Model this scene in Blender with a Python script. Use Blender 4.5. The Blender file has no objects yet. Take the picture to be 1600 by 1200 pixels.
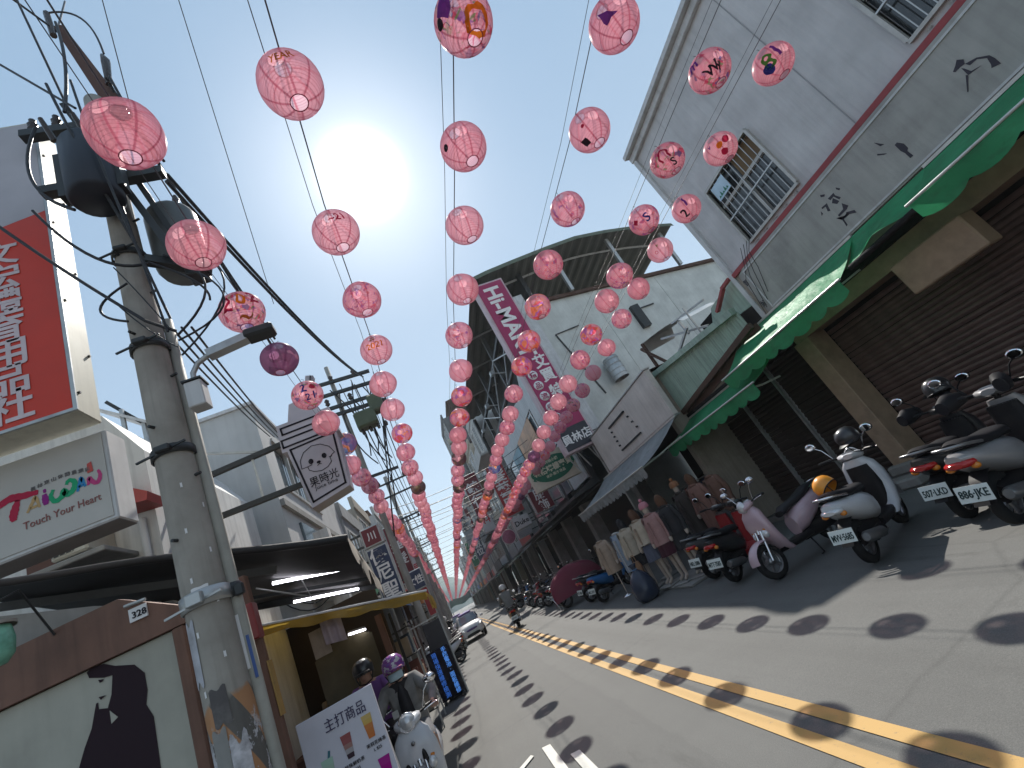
import bpy, bmesh, math, random
from math import sin, cos, pi, radians, atan2, sqrt
from mathutils import Vector, Matrix, Quaternion

random.seed(11)
S = bpy.context.scene
COL = S.collection

# ---------------------------------------------------------------- camera, sky, sun, exposure
cd = bpy.data.cameras.new('street_camera')
cam = bpy.data.objects.new('street_camera', cd); COL.objects.link(cam)
cd.sensor_width = 36.0; cd.lens = 36.0*718/1600
cd.clip_start = 0.05; cd.clip_end = 4000
cam.matrix_world = Matrix(((.8848, .3650, -.2894, 0), (-.1092, -.4407, -.8910, 0), (-.4529, .8201, -.3499, 0), (0, 0, 0, 1))) if False else Matrix.Translation((0, 0, 1.65)) @ Matrix(((.8848, .3650, -.2894), (-.1092, -.4407, -.8910), (-.4529, .8201, -.3499))).to_quaternion().to_matrix().to_4x4()
S.camera = cam

SUN = Vector((.1436, .635, .759)).normalized()
SUN_EL = math.asin(SUN.z); SUN_AZ = atan2(SUN.x, SUN.y)
W = bpy.data.worlds.new('World'); S.world = W; W.use_nodes = True
wn = W.node_tree.nodes; wl = W.node_tree.links; wn.clear()
sky = wn.new('ShaderNodeTexSky'); sky.sky_type = 'NISHITA'; sky.sun_disc = False
sky.sun_elevation = SUN_EL; sky.sun_rotation = SUN_AZ
sky.altitude = 10; sky.air_density = 1.0; sky.dust_density = 0.4; sky.ozone_density = 1.0
bgd = wn.new('ShaderNodeBackground'); bgd.inputs['Strength'].default_value = 0.105
# lens glare, put into the sky as a bright glow close round the sun
tc = wn.new('ShaderNodeTexCoord'); dot = wn.new('ShaderNodeVectorMath'); dot.operation = 'DOT_PRODUCT'
dot.inputs[1].default_value = SUN
wl.new(tc.outputs['Generated'], dot.inputs[0])
def wmath(op, a, b):
    n = wn.new('ShaderNodeMath'); n.operation = op
    for i, v in enumerate((a, b)):
        if isinstance(v, (int, float)): n.inputs[i].default_value = v
        elif v is not None: wl.new(v, n.inputs[i])
    return n.outputs[0]
dpos = wmath('MAXIMUM', dot.outputs['Value'], 0.0)
g1 = wmath('MULTIPLY', wmath('POWER', dpos, 1150.0), 7.0)
g2 = wmath('MULTIPLY', wmath('POWER', dpos, 70.0), 0.30)
glow = wmath('ADD', g1, g2)
gb = wn.new('ShaderNodeBackground'); gb.inputs['Color'].default_value = (1, .97, .92, 1)
wl.new(glow, gb.inputs['Strength'])
adds = wn.new('ShaderNodeAddShader'); wo = wn.new('ShaderNodeOutputWorld')
tint = wn.new('ShaderNodeMixRGB'); tint.blend_type = 'MIX'; tint.inputs['Fac'].default_value = 0.7
sepz = wn.new('ShaderNodeSeparateXYZ'); wl.new(tc.outputs['Generated'], sepz.inputs[0])
grad = wn.new('ShaderNodeValToRGB'); grad.color_ramp.elements[0].position = 0.0; grad.color_ramp.elements[0].color = (.58, .69, .76, 1)
grad.color_ramp.elements[1].position = .85; grad.color_ramp.elements[1].color = (.33, .485, .645, 1)
cz = wn.new('ShaderNodeTexNoise'); cz.inputs['Scale'].default_value = 2.2; cz.inputs['Detail'].default_value = 5
wl.new(wmath('ADD', sepz.outputs[2], wmath('MULTIPLY', wmath('SUBTRACT', cz.outputs['Fac'], .5), .22)), grad.inputs[0])
gx = wn.new('ShaderNodeVectorMath'); gx.operation = 'SCALE'; gx.inputs['Scale'].default_value = 9.2; wl.new(grad.outputs[0], gx.inputs[0]); wl.new(gx.outputs[0], tint.inputs['Color2'])
wl.new(sky.outputs[0], tint.inputs['Color1'])
wl.new(tint.outputs[0], bgd.inputs['Color']); wl.new(bgd.outputs[0], adds.inputs[0]); wl.new(gb.outputs[0], adds.inputs[1])
wl.new(adds.outputs[0], wo.inputs['Surface'])
sl = bpy.data.lights.new('sun', 'SUN'); sl.energy = 5.0; sl.angle = radians(0.53); sl.color = (1, .955, .88)
so = bpy.data.objects.new('sun', sl); COL.objects.link(so)
so.rotation_euler = SUN.to_track_quat('Z', 'Y').to_euler(); so.location = (5, 20, 40)
S.view_settings.view_transform = 'Standard'; S.view_settings.look = 'None'
S.view_settings.exposure = 0.36; S.view_settings.gamma = 1.0
try: S.view_settings.use_curve_mapping = False
except Exception: pass
S.render.engine = 'CYCLES'
S.cycles.max_bounces = 8; S.cycles.transparent_max_bounces = 24; S.cycles.diffuse_bounces = 4
S.cycles.sample_clamp_indirect = 4.0; S.cycles.caustics_reflective = False; S.cycles.caustics_refractive = False
try: S.cycles.use_denoising = True
except Exception: pass

# ---------------------------------------------------------------- materials
def lin(c):
    c /= 255.0
    return c/12.92 if c <= .04045 else ((c+.055)/1.055)**2.4
def rgb(r, g, b): return (lin(r), lin(g), lin(b), 1)
class NT:
    """tiny node helper"""
    def __init__(s, name):
        s.m = bpy.data.materials.new(name); s.m.use_nodes = True
        s.t = s.m.node_tree; s.t.nodes.clear()
        s.out = s.t.nodes.new('ShaderNodeOutputMaterial')
    def n(s, typ, **kw):
        x = s.t.nodes.new('ShaderNode'+typ)
        for k, v in kw.items():
            if hasattr(x, k): setattr(x, k, v)
        return x
    def link(s, a, b): s.t.links.new(a, b)
    def setin(s, inp, v):
        if v is None: return
        if isinstance(v, (int, float)): inp.default_value = v
        elif isinstance(v, (tuple, list)): inp.default_value = v if len(v) == len(inp.default_value) else tuple(v)[:len(inp.default_value)]
        else: s.link(v, inp)
    def math(s, op, a, b=None, c=None, clamp=False):
        x = s.n('Math', operation=op); x.use_clamp = clamp
        for i, v in enumerate((a, b, c)): s.setin(x.inputs[i], v)
        return x.outputs[0]
    def mix(s, fac, a, b, blend='MIX'):
        x = s.n('MixRGB', blend_type=blend)
        s.setin(x.inputs[0], fac); s.setin(x.inputs[1], a); s.setin(x.inputs[2], b)
        return x.outputs[0]
    def noise(s, vec, scale, detail=4, rough=.55, w=None):
        x = s.n('TexNoise')
        x.inputs['Scale'].default_value = scale; x.inputs['Detail'].default_value = detail; x.inputs['Roughness'].default_value = rough
        if vec is not None: s.link(vec, x.inputs['Vector'])
        return x.outputs['Fac']
    def ramp(s, fac, stops, interp='LINEAR'):
        x = s.n('ValToRGB'); e = x.color_ramp; e.interpolation = interp
        while len(e.elements) < len(stops): e.elements.new(.5)
        for el, (p, c) in zip(e.elements, stops): el.position = p; el.color = c if len(c) == 4 else (*c, 1)
        s.setin(x.inputs[0], fac)
        return x.outputs[0]
    def obj(s): return s.n('TexCoord').outputs['Object']
    def mapv(s, vec, scale=(1, 1, 1), loc=(0, 0, 0)):
        x = s.n('Mapping'); x.inputs['Scale'].default_value = scale; x.inputs['Location'].default_value = loc
        s.link(vec, x.inputs['Vector']); return x.outputs[0]
    def bump(s, h, strength=.3, dist=.01):
        x = s.n('Bump'); x.inputs['Strength'].default_value = strength; x.inputs['Distance'].default_value = dist
        s.link(h, x.inputs['Height']); return x.outputs[0]
    def bsdf(s, color, rough=.6, metal=0, normal=None, spec=.35, coat=0, emit=None, es=0, trans=0, alpha=None):
        x = s.n('BsdfPrincipled')
        s.setin(x.inputs['Base Color'], color); s.setin(x.inputs['Roughness'], rough); s.setin(x.inputs['Metallic'], metal)
        x.inputs['Specular IOR Level'].default_value = spec
        if normal is not None: s.link(normal, x.inputs['Normal'])
        if coat: x.inputs['Coat Weight'].default_value = coat; x.inputs['Coat Roughness'].default_value = .08
        if emit is not None: s.setin(x.inputs['Emission Color'], emit); x.inputs['Emission Strength'].default_value = es
        if trans: x.inputs['Transmission Weight'].default_value = trans
        if alpha is not None: s.setin(x.inputs['Alpha'], alpha)
        s.link(x.outputs[0], s.out.inputs[0]); return x

def mat(name, color, rough=.6, metal=0, var=.18, scale=6, bump=.15, bscale=60, spec=.35, coat=0, dirt=0, dirtcol=(.05, .045, .04, 1), streak=0):
    """plain surface with grain, uneven colour, optional dirt patches and rain streaks"""
    s = NT(name); o = s.obj()
    n1 = s.noise(o, scale, 5)
    f = s.ramp(n1, [(.25, (1-var,)*3), (.75, (1+var*.6,)*3)])
    c = s.mix(1.0, color, f, 'MULTIPLY')
    if streak:
        sv = s.mapv(o, (9, 9, .6)); st = s.noise(sv, 1.3, 5, .6)
        k = s.ramp(st, [(.45, (0, 0, 0)), (.78, (1, 1, 1))])
        c = s.mix(s.math('MULTIPLY', k, streak), c, dirtcol)
    if dirt:
        d = s.noise(o, scale*.35+.4, 6, .65)
        k = s.ramp(d, [(.5, (0, 0, 0)), (.72, (1, 1, 1))])
        c = s.mix(s.math('MULTIPLY', k, dirt), c, dirtcol)
    r = s.math('ADD', s.math('MULTIPLY', n1, .25), rough-.12, clamp=True)
    nm = s.bump(s.noise(o, bscale, 3), bump, .004) if bump else None
    s.bsdf(c, r, metal, nm, spec, coat)
    return s.m
def emat(name, color, strength):
    s = NT(name); s.bsdf((.02, .02, .02, 1), .5, emit=color, es=strength); return s.m
MATS = {}
def M(key, *a, **k):
    if key not in MATS: MATS[key] = mat(key, *a, **k)
    return MATS[key]

# ---------------------------------------------------------------- mesh builder
class MB:
    def __init__(s): s.v = []; s.f = []; s.mi = []; s.cur = 0; s.sm = []; s.smooth = False
    def add(s, verts, faces, smooth=None):
        b = len(s.v); s.v += [tuple(p) for p in verts]
        s.f += [tuple(i+b for i in f) for f in faces]; s.mi += [s.cur]*len(faces)
        s.sm += [s.smooth if smooth is None else smooth]*len(faces)
        return s
    def box(s, a, b, bev=0):
        x0, x1 = sorted((a[0], b[0])); y0, y1 = sorted((a[1], b[1])); z0, z1 = sorted((a[2], b[2]))
        if bev:
            k = min(bev, (x1-x0)*.45, (y1-y0)*.45, (z1-z0)*.45)
            vs = []; idx = {}
            for i, x in ((0, x0), (1, x1)):
                for j, y in ((0, y0), (1, y1)):
                    for l, z in ((0, z0), (1, z1)):
                        sx, sy, sz = (1, -1)[i], (1, -1)[j], (1, -1)[l]
                        for ax in range(3):
                            p = [x+sx*k, y+sy*k, z+sz*k]; p[ax] = (x, y, z)[ax]
                            idx[i, j, l, ax] = len(vs); vs.append(p)
            F = []
            for ax in range(3):
                o = [q for q in range(3) if q != ax]
                for e in (0, 1):
                    q = []
                    for u, w in ((0, 0), (1, 0), (1, 1), (0, 1)):
                        t = [0, 0, 0]; t[ax] = e; t[o[0]] = u; t[o[1]] = w; q.append(idx[t[0], t[1], t[2], ax])
                    F.append(q)
                for u in (0, 1):
                    for w in (0, 1):
                        q = []
                        for e, aa in ((0, o[0]), (1, o[0]), (1, o[1]), (0, o[1])):
                            t = [0, 0, 0]; t[ax] = e; t[o[0]] = u; t[o[1]] = w; q.append(idx[t[0], t[1], t[2], aa])
                        F.append(q)
            for i in (0, 1):
                for j in (0, 1):
                    for l in (0, 1): F.append([idx[i, j, l, 0], idx[i, j, l, 1], idx[i, j, l, 2]])
            c = Vector(((x0+x1)/2, (y0+y1)/2, (z0+z1)/2)); G = []
            for f in F:
                p = [Vector(vs[i]) for i in f]; nn = (p[1]-p[0]).cross(p[2]-p[0])
                G.append(f if nn.dot(sum(p, Vector())/len(p)-c) > 0 else f[::-1])
            return s.add(vs, G)
        v = [(x0, y0, z0), (x1, y0, z0), (x1, y1, z0), (x0, y1, z0), (x0, y0, z1), (x1, y0, z1), (x1, y1, z1), (x0, y1, z1)]
        return s.add(v, [(0, 3, 2, 1), (4, 5, 6, 7), (0, 1, 5, 4), (1, 2, 6, 5), (2, 3, 7, 6), (3, 0, 4, 7)])
    def beam(s, p, q, w, h=None, up=(0, 0, 1)):
        """square bar from p to q"""
        p = Vector(p); q = Vector(q); h = h or w
        d = (q-p).normalized(); u = Vector(up)
        if abs(d.dot(u)) > .95: u = Vector((1, 0, 0)) if abs(d.x) < .9 else Vector((0, 1, 0))
        a = d.cross(u).normalized()*w/2; b = a.cross(d).normalized()*h/2
        v = [p-a-b, p+a-b, p+a+b, p-a+b, q-a-b, q+a-b, q+a+b, q-a+b]
        return s.add(v, [(0, 3, 2, 1)[::-1], (4, 5, 6, 7)[::-1], (0, 1, 5, 4)[::-1], (1, 2, 6, 5)[::-1], (2, 3, 7, 6)[::-1], (3, 0, 4, 7)[::-1]])
    def tube(s, pts, r, n=8, cap=True, smooth=True):
        pts = [Vector(p) for p in pts]; R = r if isinstance(r, (list, tuple)) else [r]*len(pts)
        rings = []; prev = None
        for i, p in enumerate(pts):
            d = (pts[min(i+1, len(pts)-1)]-pts[max(i-1, 0)]).normalized()
            if prev is None:
                u = Vector((0, 0, 1)) if abs(d.z) < .9 else Vector((1, 0, 0))
                a = d.cross(u).normalized()
            else:
                a = (prev-d*prev.dot(d)).normalized()
            prev = a; b = d.cross(a)
            rings.append([p+(a*cos(2*pi*k/n)+b*sin(2*pi*k/n))*R[i] for k in range(n)])
        v = [q for rr in rings for q in rr]; f = []
        for i in range(len(pts)-1):
            for k in range(n):
                f.append((i*n+k, i*n+(k+1) % n, (i+1)*n+(k+1) % n, (i+1)*n+k))
        s.add(v, f, smooth)
        if cap:
            m = len(pts)-1
            s.add(rings[0], [tuple(range(n))[::-1]], False); s.add(rings[m], [tuple(range(n))], False)
        return s
    def lathe(s, prof, n=16, org=(0, 0, 0), axis='z', smooth=True, a0=0, a1=2*pi):
        """profile of (radius, height) turned round an axis"""
        full = abs(a1-a0-2*pi) < 1e-6; m = n if full else n+1
        v = []; o = Vector(org)
        for (r, h) in prof:
            for k in range(m):
                t = a0+(a1-a0)*k/n; x, y = r*cos(t), r*sin(t)
                p = {'z': (x, y, h), 'x': (h, x, y), 'y': (y, h, x)}[axis]
                v.append(o+Vector(p))
        f = []
        for i in range(len(prof)-1):
            for k in range(n):
                k2 = (k+1) % m
                f.append((i*m+k, i*m+k2, (i+1)*m+k2, (i+1)*m+k))
        return s.add(v, f, smooth)
    def loft(s, secs, n=16, ax='x', cap=True, smooth=True):
        """sections (position, c1, c2, half1, half2, exponent) across an axis, superellipse outlines"""
        rings = []
        for (t, c1, c2, h1, h2, e) in secs:
            rg = []
            for k in range(n):
                a = 2*pi*k/n; ca, sa = cos(a), sin(a)
                u = c1+h1*abs(ca)**(2/e)*(1 if ca >= 0 else -1); w = c2+h2*abs(sa)**(2/e)*(1 if sa >= 0 else -1)
                rg.append({'x': (t, u, w), 'y': (w, t, u), 'z': (u, w, t)}[ax])
            rings.append(rg)
        v = [p for rg in rings for p in rg]; f = []
        for i in range(len(rings)-1):
            for k in range(n): f.append((i*n+k, i*n+(k+1) % n, (i+1)*n+(k+1) % n, (i+1)*n+k))
        s.add(v, f, smooth)
        if cap:
            m = len(rings)-1
            s.add(rings[0], [tuple(range(n))[::-1]], False); s.add(rings[m], [tuple(range(n))], False)
        return s
    def prism(s, poly, vec):
        """extrude a 3-D polygon along a vector"""
        n = len(poly); P = [Vector(p) for p in poly]; d = Vector(vec)
        nn = Vector()
        for i in range(n): nn += P[i].cross(P[(i+1) % n])
        if nn.dot(d) > 0: P = P[::-1]
        v = P+[p+d for p in P]
        f = [tuple(range(n)), tuple(range(n, 2*n))[::-1]]+[((i+1) % n, i, n+i, n+(i+1) % n) for i in range(n)]
        return s.add(v, f)
    def grid(s, fn, nu, nv, smooth=True):
        v = [fn(i/nu, j/nv) for j in range(nv+1) for i in range(nu+1)]
        f = [(j*(nu+1)+i, j*(nu+1)+i+1, (j+1)*(nu+1)+i+1, (j+1)*(nu+1)+i) for j in range(nv) for i in range(nu)]
        return s.add(v, f, smooth)
    def ball(s, c, r, n=10, m=7):
        rx, ry, rz = r if isinstance(r, (tuple, list)) else (r, r, r)
        v = []; f = []
        for j in range(m+1):
            t = pi*j/m
            for i in range(n):
                a = 2*pi*i/n; v.append((c[0]+rx*sin(t)*cos(a), c[1]+ry*sin(t)*sin(a), c[2]+rz*cos(t)))
        for j in range(m):
            for i in range(n): f.append((j*n+i, (j+1)*n+i, (j+1)*n+(i+1) % n, j*n+(i+1) % n))
        return s.add(v, f, True)
    def xf(s, mtx, start=0):
        for i in range(start, len(s.v)): s.v[i] = tuple(mtx @ Vector(s.v[i]))
        return s
    def mesh(s, name, mats, shift=None):
        me = bpy.data.meshes.new(name)
        v = s.v if shift is None else [(p[0]-shift[0], p[1]-shift[1], p[2]-shift[2]) for p in s.v]
        me.from_pydata(v, [], s.f)
        for m_ in (mats if isinstance(mats, (list, tuple)) else [mats]): me.materials.append(m_)
        me.polygons.foreach_set('material_index', s.mi); me.polygons.foreach_set('use_smooth', s.sm)
        me.update(); return me
ORG = {}
def tag(o, label=None, cat=None, group=None, kind=None):
    if label: o['label'] = label
    if cat: o['category'] = cat
    if group: o['group'] = group
    if kind: o['kind'] = kind
    return o
def thing(name, label, cat, loc=(0, 0, 0), group=None, rotz=0, kind=None):
    o = bpy.data.objects.new(name, None); COL.objects.link(o); o.location = loc; o.rotation_euler = (0, 0, rotz)
    o.empty_display_size = .2
    ORG[o.name] = Vector(loc)
    return tag(o, label, cat, group, kind)
def part(name, mb, mats, parent, w=True, label=None):
    """a mesh child; w: the builder holds world coordinates, so take the thing's base off"""
    sh = ORG[parent.name] if w else None
    o = bpy.data.objects.new(name, mb.mesh(name, mats, sh)); COL.objects.link(o); o.parent = parent
    ORG[o.name] = ORG[parent.name]
    if label: o['label'] = label
    return o
def solo(name, mb, mats, label=None, cat=None, group=None, kind=None, loc=(0, 0, 0)):
    o = bpy.data.objects.new(name, mb.mesh(name, mats, loc)); COL.objects.link(o); o.location = loc
    ORG[o.name] = Vector(loc)
    return tag(o, label, cat, group, kind)
KIDS = {}
def copy_tree(o, parent=None, depth=0):
    c = o.copy(); COL.objects.link(c)
    if parent is not None: c.parent = parent
    ORG[c.name] = ORG.get(o.name, Vector())
    for ch in list(o.children): copy_tree(ch, c)
    return c
def place(o, loc, rotz=0, label=None, scale=1):
    o.location = loc; o.rotation_euler = (0, 0, rotz)
    if scale != 1: o.scale = (scale,)*3
    if label: o['label'] = label
    return o

# ---------------------------------------------------------------- lettering
_T = {}
def glyphs(s, bold=0.0, res=2):
    """outline mesh of a line of text: verts scaled so the em is 1, box"""
    k = (s, bold, res)
    if k in _T: return _T[k]
    c = bpy.data.curves.new('lettering', 'FONT'); c.body = s; c.resolution_u = res; c.offset = bold
    o = bpy.data.objects.new('lettering', c); COL.objects.link(o)
    dg = bpy.context.evaluated_depsgraph_get()
    me = bpy.data.meshes.new_from_object(o.evaluated_get(dg))
    v = [(p.co.x, p.co.y) for p in me.vertices]; f = [tuple(p.vertices) for p in me.polygons]
    bpy.data.objects.remove(o); bpy.data.curves.remove(c); bpy.data.meshes.remove(me)
    if v:
        x0 = min(p[0] for p in v); x1 = max(p[0] for p in v); y0 = min(p[1] for p in v); y1 = max(p[1] for p in v)
    else: x0 = x1 = y0 = y1 = 0
    _T[k] = (v, f, (x0, x1, y0, y1)); return _T[k]
def text_mb(mb, s, org, u, v, size, bold=.012, vertical=False, pitch=1.12, fitw=None, thick=.004, res=2):
    """set text centred on org; u reads along the line, v is up, both unit vectors in the place"""
    u = Vector(u).normalized(); v = Vector(v).normalized(); n = u.cross(v).normalized(); org = Vector(org)
    lines = [(ch, -i*pitch*size) for i, ch in enumerate(s)] if vertical else [(s, 0)]
    off = (len(lines)-1)*pitch*size/2
    for ch, dy in lines:
        vs, fs, (x0, x1, y0, y1) = glyphs(ch, bold, res)
        if not vs: continue
        kx = ky = size/.9
        if fitw and not vertical: kx = fitw/max(x1-x0, 1e-4); 
        cx, cy = (x0+x1)/2, (y0+y1)/2
        P = [org+u*((a-cx)*kx)+v*((b-cy)*ky+dy+off)+n*thick for a, b in vs]
        mb.add(P, fs)
        # short side walls give the letters a body
        ed = {}
        for f in fs:
            for i in range(len(f)):
                e = (f[i], f[(i+1) % len(f)]); ed[e] = 1
        rim = [e for e in ed if (e[1], e[0]) not in ed]
        if len(rim) < 600:
            b = len(mb.v); Q = [q-n*(thick*.9) for q in P]
            mb.add(P+Q, [(e[0], e[0]+len(P), e[1]+len(P), e[1]) for e in rim])
    return mb
def lettering(parent, s, org, u, v, size, m, name='lettering', **k):
    mb = MB(); text_mb(mb, s, org, u, v, size, **k)
    return part(name, mb, m, parent)

# ================================================================ GROUND
def asphalt():
    s = NT('worn_asphalt'); o = s.obj()
    base = s.noise(o, .55, 6, .6); fine = s.noise(o, 140, 3, .7); mid = s.noise(o, 9, 5, .6)
    c = s.ramp(base, [(.3, (.102, .101, .097)), (.7, (.136, .135, .129))])
    c = s.mix(.5, c, s.ramp(fine, [(.3, (.28, .28, .28)), (.5, (.5, .5, .5)), (.72, (.84, .83, .80))]), 'OVERLAY')
    lanes = s.mapv(o, (2.2, .05, 1)); tr = s.noise(lanes, 1.0, 3)
    c = s.mix(s.math('MULTIPLY', s.ramp(tr, [(.45, (0, 0, 0)), (.7, (1, 1, 1))]), .28), c, (.062, .060, .057, 1))
    st = s.ramp(s.noise(o, 1.7, 6, .7), [(.62, (0, 0, 0)), (.75, (1, 1, 1))])
    c = s.mix(s.math('MULTIPLY', st, .35), c, (.05, .049, .047, 1))
    vo = s.n('TexVoronoi', feature='DISTANCE_TO_EDGE'); vo.inputs['Scale'].default_value = .22
    wv = s.mix(.25, o, s.n('TexNoise').outputs['Color'], 'ADD'); s.link(wv, vo.inputs['Vector'])
    crack = s.ramp(vo.outputs['Distance'], [(.0, (1, 1, 1)), (.006, (0, 0, 0))])
    c = s.mix(s.math('MULTIPLY', crack, .22), c, (.035, .034, .033, 1))
    # oil drips along the lanes, a resurfaced trench and speckled grit
    oil = s.noise(s.mapv(o, (1.3, .22, 1)), 1.6, 5, .7); c = s.mix(s.math('MULTIPLY', s.ramp(oil, [(.60, (0, 0, 0)), (.70, (1, 1, 1))]), .5), c, (.055, .053, .050, 1))
    sx = s.n('SeparateXYZ'); s.link(o, sx.inputs[0])
    edge = s.math('ADD', sx.outputs[0], s.math('MULTIPLY', s.noise(o, 1.1, 4), .25))
    tr1 = s.math('MULTIPLY', s.math('GREATER_THAN', edge, .55), s.math('LESS_THAN', edge, 1.35))
    c = s.mix(s.math('MULTIPLY', tr1, .22), c, (.075, .074, .073, 1))
    spk = s.n('TexVoronoi'); spk.inputs['Scale'].default_value = 46; s.link(o, spk.inputs['Vector'])
    c = s.mix(s.math('MULTIPLY', s.ramp(spk.outputs['Distance'], [(.10, (1, 1, 1)), (.16, (0, 0, 0))]), s.math('MULTIPLY', s.ramp(s.noise(o, 3, 3), [(.5, (0, 0, 0)), (.6, (1, 1, 1))]), .45)), c, (.24, .23, .21, 1))
    h = s.math('ADD', s.math('MULTIPLY', fine, 1.0), s.math('MULTIPLY', mid, .6))
    s.bsdf(c, s.math('ADD', s.math('MULTIPLY', base, .2), .72), 0, s.bump(h, .55, .006), .3)
    return s.m
M_ASPH = asphalt()
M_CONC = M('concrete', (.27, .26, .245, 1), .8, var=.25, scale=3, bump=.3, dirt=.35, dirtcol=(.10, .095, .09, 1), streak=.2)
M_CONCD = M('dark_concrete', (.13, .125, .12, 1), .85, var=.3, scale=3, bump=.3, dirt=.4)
M_GROUND = M('earth', (.16, .15, .135, 1), .9, scale=.4)
def wornpaint(name, col):
    s = NT(name); o = s.obj()
    w = s.ramp(s.noise(o, 26, 6, .7), [(.60, (0, 0, 0)), (.70, (1, 1, 1))])
    w2 = s.noise(o, 1.2, 5)
    c = s.mix(s.math('MULTIPLY', w, .55), s.mix(w2, col, tuple(q*.78 for q in col[:3])+(1,)), (.11, .105, .10, 1))
    s.bsdf(c, .65, 0, s.bump(s.noise(o, 140, 3), .4, .004), .3); return s.m
M_YEL = wornpaint('worn_yellow_paint', (.50, .305, .10, 1)); M_WHT = wornpaint('worn_white_paint', (.62, .60, .55, 1))
solo('ground', MB().add([(-1500, -600, -.02), (1500, -600, -.02), (1500, 2500, -.02), (-1500, 2500, -.02)], [(0, 1, 2, 3)]), M_GROUND, kind='structure')
# the street itself, one gently uneven sheet
mb = MB(); mb.grid(lambda a, b: (-1.75+a*9.2, -8+b*b*328 if False else -8+b*328, .004*sin(a*9)*cos(b*80)), 12, 200); solo('road', mb, M_ASPH, kind='structure')
mb = MB()
for (x0, x1) in ((1.60, 1.715), (1.845, 1.955)):
    mb.grid(lambda a, b, x0=x0, x1=x1: (x0+a*(x1-x0), -4+b*230, .004*sin(((x0+a*(x1-x0)+1.75)/9.2)*9)*cos(((4+b*230)/328)*80)+.006), 1, 240)
solo('road_line', mb, M_YEL, kind='structure')
mb = MB()   # white arrow painted on the left lane
for poly in ([(.287, 6.15), (.38, 6.1), (.40, 4.2), (.30, 4.2)], [(.48, 5.49), (.572, 5.45), (.60, 4.2), (.50, 4.2)], [(.175, 6.08), (.15, 6.16), (-.45, 5.6), (-.38, 5.52)]):
    mb.prism([(x, y, .005) for x, y in poly], (0, 0, .005))
solo('road_marking', mb, M_WHT, kind='structure')
# raised arcade floor on the right, with its kerb; low left pavement
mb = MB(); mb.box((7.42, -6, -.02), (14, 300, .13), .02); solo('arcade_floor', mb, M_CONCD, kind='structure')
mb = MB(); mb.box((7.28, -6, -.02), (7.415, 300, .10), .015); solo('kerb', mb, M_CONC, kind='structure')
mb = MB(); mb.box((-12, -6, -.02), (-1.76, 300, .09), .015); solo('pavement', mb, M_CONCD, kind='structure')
# covered gutter stones beside the left pavement
root = thing('gutter', 'row of grey concrete gutter covers along the left road edge', 'gutter', (-1.6, 0, 0))
gm = None
for i in range(60):
    if gm is None:
        gm = MB().box((-.17, -.245, -.02), (.17, .245, .015), .01).mesh('gutter_cover', M_CONC)
    o = bpy.data.objects.new('gutter_cover', gm); COL.objects.link(o); o.parent = root; o.location = (0, 2.2+i*.5, random.uniform(0, .006)); o.rotation_euler.z = random.uniform(-.01, .01)

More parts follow.
